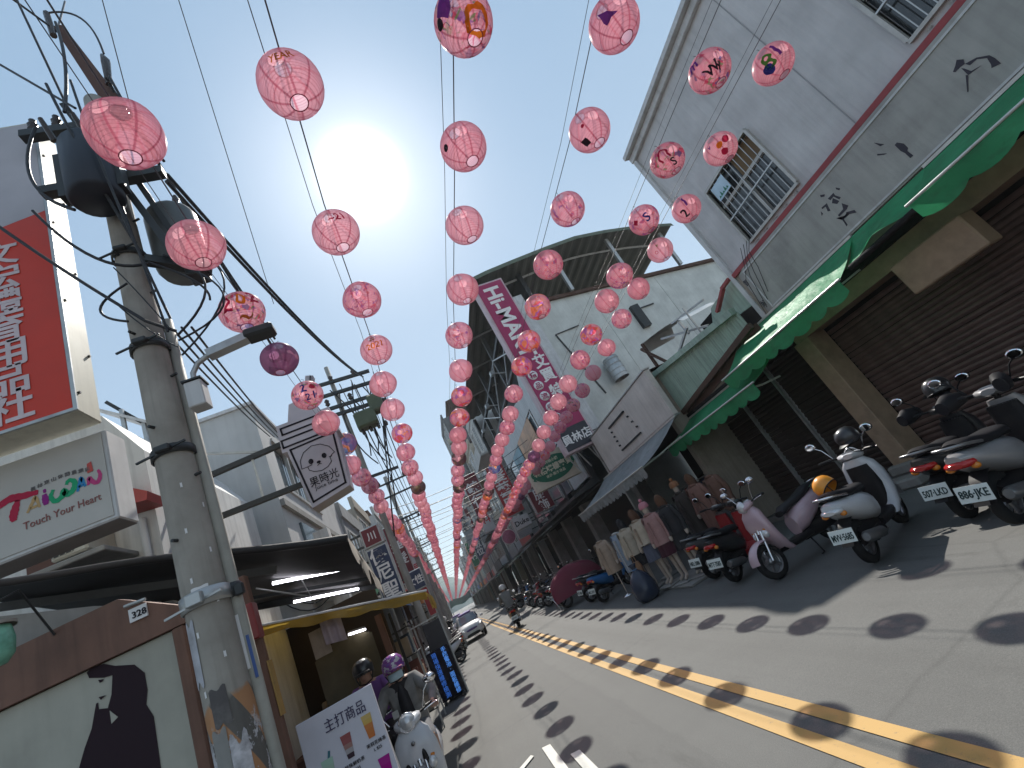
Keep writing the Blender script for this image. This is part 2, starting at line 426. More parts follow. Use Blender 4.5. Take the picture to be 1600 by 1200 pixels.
# ================================================================ LANTERNS
PALS = {
 'plain': None,
 'scribbled': ([(.55, .10, .22), (.30, .10, .35), (.75, .18, .20), (.60, .12, .25)], .60, 9),
 'flowered': ([(.80, .22, .06), (.75, .05, .10), (.40, .15, .55), (.85, .35, .10)], .545, 5),
 'spotted': ([(.10, .08, .25), (.55, .05, .12), (.15, .28, .10), (.25, .10, .40)], .60, 7),
 'violet': ([(.18, .06, .16), (.26, .10, .24), (.12, .05, .14), (.30, .10, .20)], .34, 3),
 'orange': ([(.75, .26, .03), (.70, .12, .05), (.80, .35, .08), (.45, .14, .03)], .44, 3.5),
 'blue': ([(.05, .15, .50), (.10, .30, .55), (.75, .30, .06), (.07, .10, .35)], .46, 3),
 'dark': ([(.03, .03, .035), (.05, .06, .03), (.04, .03, .05), (.10, .09, .02)], .40, 2.2),
}
def lantern_mat(key):
    s = NT('lantern_paper_'+key); o = s.obj()
    sp = s.n('SeparateXYZ'); s.link(o, sp.inputs[0]); x, y, z = sp.outputs
    info = s.n('ObjectInfo'); rnd = info.outputs['Random']
    ang = s.math('ARCTAN2', y, x)
    fr = s.math('FRACT', s.math('ADD', s.math('MULTIPLY', ang, 8/(2*pi)), .5))
    rad = s.math('SQRT', s.math('ADD', s.math('MULTIPLY', x, x), s.math('MULTIPLY', y, y)))
    dist = s.math('MULTIPLY', s.math('ABSOLUTE', s.math('SUBTRACT', fr, .5)), s.math('MULTIPLY', rad, 2*pi/8))
    seam = s.ramp(dist, [(.0055, (1, 1, 1)), (.009, (0, 0, 0))])
    ring = s.ramp(s.math('ABSOLUTE', s.math('SUBTRACT', s.math('FRACT', s.math('MULTIPLY', z, 62.0)), .5)), [(.06, (1, 1, 1)), (.16, (0, 0, 0))])
    # paper tone differs a little from lantern to lantern
    tone = s.mix(rnd, (.84, .405, .47, 1), (.88, .51, .565, 1))
    cloud = s.noise(o, 7, 4)
    c = s.mix(.18, tone, s.ramp(cloud, [(.3, (.82, .42, .49)), (.7, (.97, .64, .67))]))
    thick = s.math('ADD', s.math('MULTIPLY', seam, .7), s.math('MULTIPLY', ring, .22))
    c = s.mix(s.math('MULTIPLY', seam, .72), c, (.50, .085, .16, 1))
    c = s.mix(s.math('MULTIPLY', ring, .45), c, (.38, .11, .16, 1))
    if PALS[key]:
        cols, th, sc = PALS[key]
        off = s.n('CombineXYZ'); 
        for i in range(3): s.link(s.math('MULTIPLY', rnd, (37, 71, 13)[i]), off.inputs[i])
        vv = s.n('VectorMath', operation='ADD'); s.link(o, vv.inputs[0]); s.link(off.outputs[0], vv.inputs[1])
        warp = s.n('TexNoise'); warp.inputs['Scale'].default_value = 9; s.link(vv.outputs[0], warp.inputs['Vector'])
        v2 = s.n('VectorMath', operation='MULTIPLY_ADD'); s.link(warp.outputs['Color'], v2.inputs[0]); v2.inputs[1].default_value = (.09,)*3; s.link(vv.outputs[0], v2.inputs[2])
        blot = s.noise(v2.outputs[0], sc*1.6, 2, .4)
        k = s.ramp(blot, [(th-.012, (0, 0, 0)), (th+.012, (1, 1, 1))])
        hue = s.noise(vv.outputs[0], sc*1.1, 1)
        pc = s.ramp(hue, [(0, cols[0]), (.42, cols[1]), (.52, cols[2]), (.60, cols[3])], 'CONSTANT')
        if key in ('scribbled', 'flowered', 'spotted'):
            l = s.math('ABSOLUTE', s.math('SUBTRACT', s.noise(v2.outputs[0], sc*1.2, 1), .5))
            gate = s.ramp(s.noise(vv.outputs[0], 4.5, 1), [(.50, (0, 0, 0)), (.53, (1, 1, 1))])
            line = s.math('MULTIPLY', s.ramp(l, [(.010, (1, 1, 1)), (.018, (0, 0, 0))]), gate)
            k = s.math('MAXIMUM', k, line)
        c = s.mix(s.math('MULTIPLY', k, .88), c, pc)
        thick = s.math('ADD', thick, s.math('MULTIPLY', k, .5))
    dif = s.n('BsdfDiffuse'); s.link(c, dif.inputs[0])
    trn = s.n('BsdfTranslucent'); s.link(c, trn.inputs[0])
    gl = s.n('BsdfGlossy'); gl.inputs['Roughness'].default_value = .35
    tr = s.n('BsdfTransparent'); s.link(s.mix(.6, c, (1, .88, .90, 1)), tr.inputs[0])
    m1 = s.n('MixShader'); m1.inputs[0].default_value = .56; s.link(dif.outputs[0], m1.inputs[1]); s.link(trn.outputs[0], m1.inputs[2])
    m2 = s.n('MixShader'); s.link(s.math('SUBTRACT', .42, s.math('MULTIPLY', thick, .38), clamp=True), m2.inputs[0])
    s.link(m1.outputs[0], m2.inputs[1]); s.link(tr.outputs[0], m2.inputs[2])
    m3 = s.n('MixShader'); m3.inputs[0].default_value = .025; s.link(m2.outputs[0], m3.inputs[1]); s.link(gl.outputs[0], m3.inputs[2])
    s.link(m3.outputs[0], s.out.inputs[0]); return s.m
LM = {k: lantern_mat(k) for k in PALS}
M_WIRE = M('black_wire', (.025, .025, .03, 1), .5, bump=0, var=.1)
M_STRING = M('grey_string', (.10, .10, .11, 1), .5, bump=0, var=.1)
M_RIM = M('lantern_rim', (.42, .06, .12, 1), .6, bump=0)
LR = .192
def shade_mesh(n, m, pleat, name, dent=0):
    mb = MB(); prof = []
    t0 = math.asin(.052/LR)
    for j in range(m+1):
        t = t0+(pi-2*t0)*j/m
        r = LR*(1-pleat*(j % 2)); prof.append((r*sin(t)*1.015, -r*cos(t)*.965))
    mb.lathe(prof, n)
    if dent:
        a, b, c_ = random.random()*6, random.random()*6, random.random()*6
        mb.v = [(x*(1+dent*sin(3*atan2(y, x)+a+z*9)+dent*.8*sin(z*22+b)), y*(1+dent*sin(2*atan2(y, x)+c_-z*12)), z*(1+dent*sin(atan2(y, x)+b))) for x, y, z in mb.v]
    return mb.mesh(name, LM['plain'])
SH_NEARS = [shade_mesh(32, 44, .012, 'shade', d) for d in (.004, .02, .028, .014, .022)]; SH_NEAR = SH_NEARS[0]; SH_MID = shade_mesh(20, 16, 0, 'shade'); SH_FAR = shade_mesh(12, 8, 0, 'shade')
zr = LR*.965*cos(math.asin(.052/LR))
RIM = MB().tube([(.053*cos(a), .053*sin(a), 0) for a in [2*pi*i/18 for i in range(19)]], .0035, 6, cap=False).mesh('rim', M_RIM)
HOOK = MB().tube([(0, -.05, zr), (0, 0, zr-.01), (0, .05, zr)], .0022, 5).tube([(0, 0, zr-.01), (0, 0, zr+.035), (.012, 0, zr+.05), (.016, 0, zr+.065), (0, 0, zr+.075), (-.012, 0, zr+.066)], .0024, 5).mesh('hook', M_WIRE)
ROWS = {   # x, measured Y of the near ones
 'leftmost': (-.70, [1.98, 2.90, 3.76, 4.70, 5.62, 6.55, 7.52, 8.6]),
 'second': (.30, [.95, 1.88, 3.10, 4.05, 5.06, 6.07, 7.10, 8.25, 9.3]),
 'third': (1.48, [.8, 1.67, 2.58, 3.49, 4.49, 5.50, 6.55, 7.55, 8.51, 9.55]),
 'fourth': (2.72, [.9, 1.83, 2.70, 3.63, 4.56, 5.49, 6.53, 7.40, 8.50, 9.55]),
 'fifth': (4.17, [1.4, 2.40, 3.35, 4.15, 5.15, 5.75, 6.65, 7.45, 8.4, 9.3]),
 'rightmost': (4.85, [1.45, 2.43, 3.40, 4.30, 5.15, 6.13, 7.08, 8.13, 9.2, 10.14]),
}
ORDW = 'first second third fourth fifth sixth seventh eighth ninth tenth eleventh twelfth thirteenth fourteenth fifteenth sixteenth seventeenth eighteenth nineteenth twentieth'.split()
KINDW = {'plain': 'plain pink', 'scribbled': 'scribbled pink', 'flowered': 'flower painted pink', 'spotted': 'dark spotted pink', 'violet': 'dark violet painted', 'orange': 'orange painted', 'blue': 'blue and orange painted', 'dark': 'black painted'}
def drop5(y): return max(0., min(1., (y-2.5)/6.5))
def row_x(row, y):
    x = ROWS[row][0]
    if row == 'leftmost': return x+.035*sin(y*1.3)
    if row == 'fifth': return 4.05-.27*drop5(y)+.012*max(0, min(30, y-12))
    if row == 'rightmost': return x+.03*sin(y)
    return x+.03*sin(y*1.7+x)
special = {('leftmost', 0): 'plain', ('leftmost', 1): 'plain', ('leftmost', 2): 'spotted', ('leftmost', 3): 'violet', ('leftmost', 4): 'spotted', ('leftmost', 5): 'plain', ('leftmost', 6): 'blue', ('leftmost', 7): 'plain',
 ('second', 1): 'plain', ('second', 2): 'plain', ('second', 3): 'scribbled', ('second', 4): 'plain', ('second', 5): 'plain', ('second', 6): 'plain', ('second', 7): 'flowered',
 ('third', 1): 'spotted', ('third', 2): 'plain', ('third', 3): 'plain', ('third', 4): 'plain', ('third', 5): 'scribbled', ('third', 6): 'plain', ('third', 7): 'flowered', ('third', 8): 'flowered', ('third', 11): 'dark', ('third', 14): 'dark', ('third', 20): 'blue',
 ('fourth', 1): 'plain', ('fourth', 2): 'plain', ('fourth', 3): 'scribbled', ('fourth', 4): 'scribbled', ('fourth', 5): 'flowered', ('fourth', 6): 'flowered', ('fourth', 7): 'flowered', ('fourth', 8): 'scribbled', ('fourth', 17): 'dark', ('fourth', 18): 'orange',
 ('fifth', 1): 'spotted', ('fifth', 2): 'spotted', ('fifth', 3): 'scribbled', ('fifth', 4): 'scribbled', ('fifth', 5): 'plain', ('fifth', 6): 'flowered',
 ('rightmost', 1): 'plain', ('rightmost', 2): 'plain', ('rightmost', 3): 'plain', ('rightmost', 4): 'plain', ('rightmost', 5): 'plain', ('rightmost', 6): 'scribbled'}
NAMED = {('leftmost', 0): 'large plain pink lantern nearest the transformer pole', ('leftmost', 2): 'pink lantern painted 202 in red and orange beside the street light',
 ('leftmost', 3): 'dark violet lantern hanging between two number painted lanterns', ('leftmost', 4): 'pink lantern painted 2 21 in dark blue above the dog sign',
 ('third', 1): 'pink lantern with orange brown base and dark blots at top', ('fourth', 1): 'pink lantern with one purple painted wedge near the top',
 ('fifth', 1): 'pink lantern with violet top and black scrawl before the grey wall', ('rightmost', 1): 'pink lantern painted with purple, green and blue figures before grey wall',
 ('rightmost', 2): 'pink lantern with red and orange dots beside the barred window', ('rightmost', 3): 'pink lantern painted 12 in dark purple before the grey wall', ('fifth', 2): 'pink lantern with dark red mouth shape before the grey wall corner',
 ('second', 4): 'pink lantern with orange lettering beside the violet lantern'}
def decal(mb, s, look, size, up=0.0, side=0.0, bold=.02, roll=0):
    """paint strokes laid on the lantern's curved paper, facing the direction look"""
    f = Vector(look).normalized(); u = Vector((0, 0, 1)).cross(f).normalized(); w = f.cross(u)
    vs, fs, (x0, x1, y0, y1) = glyphs(s, bold, 3)
    # cut long faces so that the paint follows the curve
    bm = bmesh.new(); bv = [bm.verts.new((a, b, 0)) for a, b in vs]
    for q in fs:
        try: bm.faces.new([bv[i] for i in q])
        except ValueError: pass
    bmesh.ops.triangulate(bm, faces=bm.faces[:])
    for _ in range(2):
        bmesh.ops.subdivide_edges(bm, edges=[e for e in bm.edges if e.calc_length() > .16], cuts=1)
        bmesh.ops.triangulate(bm, faces=bm.faces[:])
    bm.verts.ensure_lookup_table(); k = size/.75; cx, cy = (x0+x1)/2, (y0+y1)/2; P = []
    for p in bm.verts:
        a, b = (p.co.x-cx)*k, (p.co.y-cy)*k
        a, b = a*(1+.05*sin(b*55+up*40))+.035*size*sin(b*60+side*50)+.02*size*sin(b*95), b+.035*size*sin(a*60+up*30)+.015*size*sin(a*130+1)
        a, b = a*cos(roll)-b*sin(roll)+side, a*sin(roll)+b*cos(roll)+up
        d = (f*cos(a/LR)*cos(b/LR)+u*sin(a/LR)*cos(b/LR)+w*sin(b/LR)).normalized()
        P.append(Vector((d.x*1.015, d.y*1.015, d.z*.965))*(LR*1.008))
    mb.add(P, [tuple(v.index for v in q.verts) for q in bm.faces]); bm.free()
def paintmat(name, col): 
    s = NT(name); d = s.n('BsdfDiffuse'); t = s.n('BsdfTranslucent'); d.inputs[0].default_value = col; t.inputs[0].default_value = col
    m = s.n('MixShader'); m.inputs[0].default_value = .5; s.link(d.outputs[0], m.inputs[1]); s.link(t.outputs[0], m.inputs[2]); s.link(m.outputs[0], s.out.inputs[0]); return s.m
PAINT = {k: paintmat('paint_'+k, c) for k, c in dict(red=(.42, .03, .08, 1), orange=(.75, .25, .03, 1), blue=(.04, .06, .30, 1), purple=(.16, .05, .28, 1), green=(.10, .30, .06, 1), black=(.03, .03, .04, 1), brown=(.38, .15, .03, 1)).items()}
DEC = {('leftmost', 2): [('2', 'red', .15, .05, -.11), ('0', 'orange', .13, .08, .02), ('2', 'red', .13, .09, .13), ('~', 'brown', .16, -.1, .02)],
 ('leftmost', 4): [('2', 'blue', .12, .07, -.03), ('2', 'blue', .09, -.06, .0), ('1', 'blue', .10, -.05, .08), ('●', 'red', .07, .06, .09)],
 ('rightmost', 1): [('8', 'green', .17, .01, -.01), ('●', 'blue', .10, -.05, -.05), ('1', 'purple', .16, .04, .10)],
 ('rightmost', 2): [('●', 'red', .08, .01, .11), ('●', 'orange', .07, .0, .02), ('●', 'red', .08, -.10, .02), ('v', 'purple', .06, .06, -.08)],
 ('rightmost', 3): [('1', 'purple', .15, .06, .04), ('2', 'black', .13, -.07, -.05)],
 ('rightmost', 4): [('v', 'green', .06, .05, .0), ('○', 'red', .05, -.03, -.06)],
 ('fifth', 1): [('W', 'black', .10, -.05, .03), ('m', 'purple', .12, .12, -.08), ('y', 'black', .08, -.08, .09)],
 ('fifth', 2): [('∩', 'red', .15, .04, .0), ('S', 'black', .10, -.10, .05)],
 ('fifth', 3): [('S', 'blue', .12, -.03, .05), ('◆', 'red', .06, .0, -.1)],
 ('second', 1): [('YEAR', 'brown', .055, .11, .02)],
 ('second', 2): [('~21', 'red', .07, .07, .05)],
 ('second', 4): [('2021', 'orange', .08, .02, .0), ('20', 'brown', .06, .12, .0)],
 ('third', 1): [('◆', 'purple', .12, .10, -.05), ('O', 'orange', .20, -.11, .09), ('●', 'black', .06, .05, -.13)],
 ('third', 2): [('●', 'black', .05, .03, -.13)],
 ('fourth', 1): [('◣', 'purple', .13, .04, .02)],
 ('fourth', 2): [('●', 'red', .03, .02, -.02), ('■', 'black', .07, -.10, -.1)]}
random.seed(5)
nlan = 0; far = MB(); lant = {}
for row, (x0, ys) in ROWS.items():
    y = ys[-1]; allY = list(ys)
    while y < 165: y += random.uniform(.88, 1.0); allY.append(y)
    # hang from a stretched cord with a thinner line beside it, drooping a little between spans
    rt = thing('lantern_string', f'{row} pair of stretched cords carrying the pink lanterns above the street', 'cord', (row_x(row, 0), 0, 5.0), 'cords that carry the lanterns')
    for nm, dx, r_ in (('cord', 0, .005), ('thin_cord', -.09, .003)):
        part(nm, MB().tube([(row_x(row, yy)+dx, yy, 5.015+(.02 if dx else 0)+.012*sin(yy*2.1)-(.33*drop5(yy) if row == 'fifth' else 0)) for yy in [-3+q*2.0 for q in range(85)]], r_, 4), M_STRING, rt)
    for i, y in enumerate(allY):
        if i == 0 and row != 'leftmost': continue      # out of the picture overhead
        x = row_x(row, y); n0 = 0 if row == 'leftmost' else 1
        z = 4.78+.03*sin(y*.9+x*3)+random.uniform(-.02, .02)-(.33*drop5(y) if row == 'fifth' else 0)
        if row == 'leftmost' and i == 6: x += .1
        key = special.get((row, i)) or random.choices(list(PALS), [46, 26, 14, 6, 1.2, 3, 2, 1.8])[0]
        if y > 48:
            b = len(far.v); far.cur = list(PALS).index(key)
            t0 = .3; far.lathe([(LR*sin(t0+(pi-2*t0)*j/5), -LR*cos(t0+(pi-2*t0)*j/5)) for j in range(6)], 8, (x, y, z)); continue
        nlan += 1
        near = y < 11; midl = y < 22
        o = bpy.data.objects.new('paper_lantern', (SH_NEAR if (row, i) in DEC else random.choice(SH_NEARS)) if near else SH_MID if midl else SH_FAR); COL.objects.link(o)
        o.location = (x, y, z); o.rotation_euler = (random.gauss(0, .08), random.gauss(0, .08), random.uniform(0, 6.28))
        o.material_slots[0].link = 'OBJECT'; o.material_slots[0].material = LM[key]
        if (row, i) in NAMED: lb = NAMED[row, i]
        elif y < 19: lb = f'{KINDW[key]} paper lantern, {ORDW[min(i-n0, 19)]} from the near end of the {row} string'
        else: lb = f'small {KINDW[key]} paper lantern far along the {row} string of lanterns'
        tag(o, lb, 'lantern', f'pink paper lanterns on the {row} string')
        if midl:
            for zz in (zr, -zr):
                c = bpy.data.objects.new('rim', RIM); COL.objects.link(c); c.parent = o; c.location = (0, 0, zz)
            c = bpy.data.objects.new('hook', HOOK); COL.objects.link(c); c.parent = o
        if (row, i) in DEC:
            o.rotation_euler = (0, 0, 0)
            look = Vector((-x, -y, 1.65-z)); look.z *= .55
            cols = {}
            for (t, c_, sz, up, sd) in DEC[row, i]:
                mbd = cols.setdefault(c_, MB()); decal(mbd, t, look, sz, up, sd)
            for c_, mbd in cols.items():
                d = bpy.data.objects.new('painting', mbd.mesh('painting', PAINT[c_])); COL.objects.link(d); d.parent = o
solo('far_lanterns', far, [LM[k] for k in PALS], kind='stuff')

# ================================================================ RIGHT SIDE: grey two-storey shop building
def ribbed(name, col, axis, freq, rough=.5, strength=.5, dirt=.2, streak=.25, metal=0):
    s = NT(name); o = s.obj(); sp = s.n('SeparateXYZ'); s.link(o, sp.inputs[0])
    a = sp.outputs['XYZ'.index(axis)]
    w = s.math('SINE', s.math('MULTIPLY', a, freq*2*pi))
    n1 = s.noise(o, 1.6, 5)
    c = s.mix(1, col, s.ramp(n1, [(.3, (.84,)*3), (.7, (1.08,)*3)]), 'MULTIPLY')
    st = s.noise(s.mapv(o, (7, 7, .5)), 1.3, 5, .65)
    c = s.mix(s.math('MULTIPLY', s.ramp(st, [(.48, (0, 0, 0)), (.8, (1, 1, 1))]), streak), c, (.09, .085, .075, 1))
    d = s.noise(o, .9, 6, .7); c = s.mix(s.math('MULTIPLY', s.ramp(d, [(.52, (0, 0, 0)), (.75, (1, 1, 1))]), dirt), c, (.10, .095, .085, 1))
    s.bsdf(c, rough, metal, s.bump(w, strength, .008), .4); return s.m
M_SIDING = ribbed('grey_ribbed_siding', (.56, .545, .545, 1), 'Y', 9, .5, .35, .10, .18)
M_STEELJ = M('joint_grey', (.33, .33, .34, 1), .6, bump=0)
M_TRIMW = M('white_trim', (.60, .60, .60, 1), .5, scale=3, streak=.25, dirt=.15)
M_REDT = M('red_trim', (.33, .06, .065, 1), .5, scale=5, dirt=.25, streak=.2)
M_SIGNB = M('faded_sign_board', (.40, .39, .365, 1), .6, var=.2, scale=2.2, streak=.2, dirt=.3, bump=.05)
M_PEEL = M('peeling_black_letters', (.045, .04, .055, 1), .6, bump=0)
M_ALU = M('aluminium_frame', (.50, .48, .45, 1), .4, .3, scale=8, dirt=.3, bump=.03)
M_BAR = M('window_bar_metal', (.52, .52, .52, 1), .4, .5, bump=0)
def glass(name, col, rough=.06):
    s = NT(name); s.bsdf(col, rough, 0, s.bump(s.noise(s.obj(), 1.5, 2), .05, .02), .8); return s.m
M_GLASS = glass('dark_window_glass', (.035, .04, .045, 1)); M_GLASSB = glass('bluish_window_glass', (.10, .13, .15, 1), .1)
M_BROWNP = M('brown_window_board', (.19, .125, .065, 1), .7, scale=4)
M_PILLAR = M('brown_tiled_pillar', (.36, .25, .17, 1), .6, var=.2, scale=7, dirt=.3)
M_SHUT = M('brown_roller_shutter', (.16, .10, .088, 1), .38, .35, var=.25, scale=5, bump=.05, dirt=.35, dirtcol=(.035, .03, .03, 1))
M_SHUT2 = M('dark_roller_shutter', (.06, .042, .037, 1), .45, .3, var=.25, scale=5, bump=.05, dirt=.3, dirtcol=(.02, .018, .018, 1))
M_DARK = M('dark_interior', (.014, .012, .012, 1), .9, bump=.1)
M_BEIGE = M('beige_plaster', (.34, .29, .24, 1), .8, scale=3, dirt=.3, streak=.25)

B = thing('shop_building', 'grey ribbed two storey shop building with barred window and brown shutters', 'building', (7.5, 2, 0))
YN, YF, ZF, ZR = -4.0, 6.85, 4.68, 8.44
wins = [(4.73, 6.05, 4.87, 6.2), (1.25, 2.61, 4.87, 6.2)]
mb = MB()
ys = [YN, 1.25, 2.61, 4.73, 6.05, YF]
for a, b_ in zip(ys, ys[1:]):
    if (a, b_) in ((1.25, 2.61), (4.73, 6.05)):
        mb.box((7.5, a, ZF), (7.7, b_, 4.87)); mb.box((7.5, a, 6.2), (7.7, b_, ZR))
    else: mb.box((7.5, a, ZF), (7.7, b_, ZR))
mb.box((7.7, YF-.2, ZF-1), (18, YF, ZR)); part('wall', mb, M_SIDING, B)
for k in range(9):
    yy = -3.4+k*1.17
    if not any(a-.02 < yy < b_+.02 for a, b_, _, _ in wins): part('panel_joint', MB().box((7.492, yy-.006, 4.71), (7.499, yy+.006, ZR-.16)), M_STEELJ, B)
part('roof', MB().box((7.3, YN, ZR+.002), (18, YF+.1, ZR+.10)), M_TRIMW, B)
part('fascia', MB().box((7.41, YN, ZR-.15), (7.498, YF+.1, ZR), .01), M_TRIMW, B)
part('corner_trim', MB().box((7.43, YF-.02, ZF-1.05), (7.52, YF+.09, ZR-.152), .01), M_TRIMW, B)
part('red_trim', MB().box((7.40, YN, 4.60), (7.498, YF-.03, 4.70), .01), M_REDT, B)
part('ceiling', MB().box((7.5, YN, 3.15), (12, YF, 3.3)), M_DARK, B)
part('lintel', MB().box((7.55, YN, 2.86), (8.05, YF-.02, 3.14)), M_PILLAR, B)
part('soffit_wall', MB().box((7.462, YN, 3.31), (7.69, YF-.005, 4.66)), M_BEIGE, B)
part('back_wall', MB().box((8.06, YN, .13), (8.3, YF+.06, 3.148)), M_DARK, B)
# sign board of the shop with what is left of its letters
sg = part('sign_board', MB().box((7.345, YN, 3.60), (7.46, 6.50, 4.585), .006), M_SIGNB, B)
part('sign_frame', MB().box((7.33, YN, 4.50), (7.344, 6.50, 4.53)).box((7.33, YN, 3.63), (7.344, 6.50, 3.66)).box((7.33, 6.47, 3.665), (7.344, 6.50, 4.495)), M_TRIMW, B)
part('sign_return', MB().prism([(7.37, 6.505, 3.6), (7.37, 6.505, 4.585), (7.49, 6.83, 4.585), (7.49, 6.83, 3.6)], (.02, 0, 0)), M_SIGNB, B)
STR = [[(4.297, 4.271), (4.263, 4.212), (4.288, 4.2), (4.31, 4.247)], [(4.485, 4.246), (4.37, 4.242), (4.378, 4.202), (4.473, 4.199)], [(4.385, 4.21), (4.343, 4.111), (4.379, 4.104), (4.407, 4.203)], [(4.429, 4.196), (4.394, 4.089), (4.445, 4.082), (4.489, 4.15)], [(4.525, 4.377), (4.469, 4.328), (4.495, 4.308), (4.54, 4.345)], [(4.641, 4.224), (4.541, 4.21), (4.58, 4.087), (4.615, 4.11), (4.586, 4.188), (4.649, 4.199)], [(4.688, 4.193), (4.688, 4.142), (4.724, 4.132)], [(4.394, 4.04), (4.353, 3.943), (4.403, 3.92), (4.55, 3.923), (4.55, 3.955), (4.439, 3.961)], [(4.44, 3.897), (4.34, 3.833), (4.344, 3.783), (4.405, 3.825), (4.466, 3.868)], [(4.599, 3.943), (4.566, 3.874), (4.425, 3.881), (4.433, 3.841), (4.558, 3.85), (4.573, 3.899)], [(4.528, 3.866), (4.552, 3.746), (4.577, 3.741), (4.555, 3.847)], [(3.575, 4.292), (3.512, 4.171), (3.555, 4.191)], [(3.645, 4.153), (3.565, 4.057), (3.599, 4.073), (3.655, 4.134)], [(3.445, 4.06), (3.41, 4.062), (3.373, 3.987), (3.378, 3.904), (3.406, 3.884), (3.402, 3.788), (3.443, 3.791), (3.439, 3.885), (3.452, 3.948)], [(2.482, 4.215), (2.446, 4.16), (2.47, 4.113), (2.508, 4.125), (2.567, 4.128), (2.577, 4.151), (2.526, 4.179)], [(2.47, 4.113), (2.377, 4.065), (2.308, 3.979), (2.301, 3.91), (2.308, 3.824), (2.376, 3.861), (2.357, 3.893), (2.335, 3.975), (2.386, 4.047), (2.454, 4.059)], [(2.513, 4.11), (2.525, 3.995), (2.401, 3.963), (2.485, 4.003), (2.49, 4.023), (2.5, 4.076)], [(2.537, 4.017), (2.525, 3.995), (2.63, 3.862), (2.64, 3.866)]]
for st in STR: part('letter_scrap', MB().prism([(7.343, y, z) for y, z in st], (-.002, 0, 0)), M_PEEL, B)
lettering(B, '智', (7.42, 6.66, 4.36), (0, -1, 0), (0, 0, 1), .13, M_PEEL, name='letter_scrap')
lettering(B, '好', (7.42, 6.66, 3.83), (0, -1, 0), (0, 0, 1), .13, M_PEEL, name='letter_scrap')
# windows with burglar bars
for wi, (a, b_, c_, d_) in enumerate(wins):
    fr = MB()
    for q in ((7.44, a-.03, c_-.05), (7.56, b_+.03, c_)), ((7.44, a-.03, d_), (7.56, b_+.03, d_+.05)), ((7.44, a-.05, c_), (7.56, a, d_)), ((7.44, b_, c_), (7.56, b_+.05, d_)): fr.box(*q)
    f = part('window', fr, M_ALU, B)
    zs = c_+(d_-c_)*.66; ym = (a+b_)/2
    part('sash', MB().box((7.53, a, zs-.03), (7.57, b_, zs+.03)).box((7.525, ym-.03, c_), (7.575, ym+.03, zs-.031)), M_ALU, f)
    for (y0, y1, z0, z1, mm) in ((a, ym-.03, c_, zs-.03, M_GLASS), (ym+.03, b_, c_, zs-.03, M_GLASS), (a, ym-.03, zs+.03, d_, M_BROWNP if wi == 0 else M_GLASS), (ym-.03, b_, zs+.03, d_, M_GLASS)):
        part('pane', MB().box((7.585, y0, z0), (7.6, y1, z1)), mm, f)
    for i in range(1, 11):
        yy = a+(b_-a)*i/11; part('bar', MB().beam((7.47, yy, c_), (7.47, yy, d_), .012), M_BAR, f)
    part('bar', MB().beam((7.455, a, c_+.42*(d_-c_)), (7.455, b_, c_+.42*(d_-c_)), .025), M_BAR, f)
    if wi == 0:
        part('window_sticker', MB().box((7.44, b_-.50, zs+.08), (7.446, b_-.12, zs+.40)), M('pale_blue_poster', (.50, .66, .78, 1), .5, bump=0), f)
        z0 = MB()
        for q in range(5): z0.prism([(7.437, b_-.46+q*.06, zs+.12), (7.437, b_-.40+q*.06, zs+.12), (7.437, b_-.43+q*.06, zs+.17+.05*(q % 2))], (-.002, 0, 0))
        part('sticker_print', z0, M('poster_green', (.03, .20, .13, 1), .5, bump=0), f)['kind'] = 'stuff'
    for i in range(5): part('bracket', MB().beam((7.495, a+.1+i*.27, c_-.1), (7.40, a+.12+i*.27, c_-.14), .018), M_ALU, f)
# loose cables below the window
for k in range(4):
    part('cable', MB().tube([(7.41, 5.95+.1*k, 4.9), (7.34, 6.1+.1*k, 4.7-.05*k), (7.31, 6.15+.13*k, 4.35), (7.33, 6.35+.12*k, 3.9-.1*k)], .006, 5), M_WIRE, B)
# pillar and shutters
part('pillar', MB().box((7.53, 6.53, .13), (7.98, 6.90, 2.858), .012), M_PILLAR, B)
part('pillar', MB().box((7.53, 1.9, .13), (7.98, 2.2, 2.858), .012), M_PILLAR, B)
part('pillar_foot', MB().box((7.42, 6.40, .131), (7.97, 6.98, .30), .03).box((6.95, 6.2, .002), (7.27, 7.0, .16), .03), M_CONC, B)
part('shop_light_box', MB().box((7.2, 3.5, 2.35), (7.5, 4.5, 2.85), .02), M_PILLAR, B)
def shutter(y0, y1, x, z0, z1, m, parent, pitch=.088):
    n = int((z1-z0)/pitch); p = MB()
    h = pitch
    prof = [(0, 0), (-.004, .012), (-.020, .030), (-.024, .050), (-.015, .070), (-.002, pitch-.006), (0, pitch-.003)]
    k = len(prof); v = [(dx, yy, dz) for yy in (y0, y1) for dx, dz in prof]
    p.add(v, [(i, i+1, k+i+1, k+i) for i in range(k-1)], True)
    me = p.mesh('slat', m, (0, (y0+y1)/2, 0))
    for i in range(n):
        o = bpy.data.objects.new('slat', me); COL.objects.link(o); o.parent = parent
        L = ORG[parent.name]; o.location = (x-L.x+random.uniform(0, .008), (y0+y1)/2-L.y, z0+i*pitch-L.z+random.uniform(-.004, .004)); o.rotation_euler = (random.gauss(0, .0012), random.gauss(0, .09), random.gauss(0, .0015))
shutter(2.2, 6.55, 8.02, .14, 2.86, M_SHUT, B); shutter(-3.5, 1.9, 8.02, .14, 2.86, M_SHUT, B)

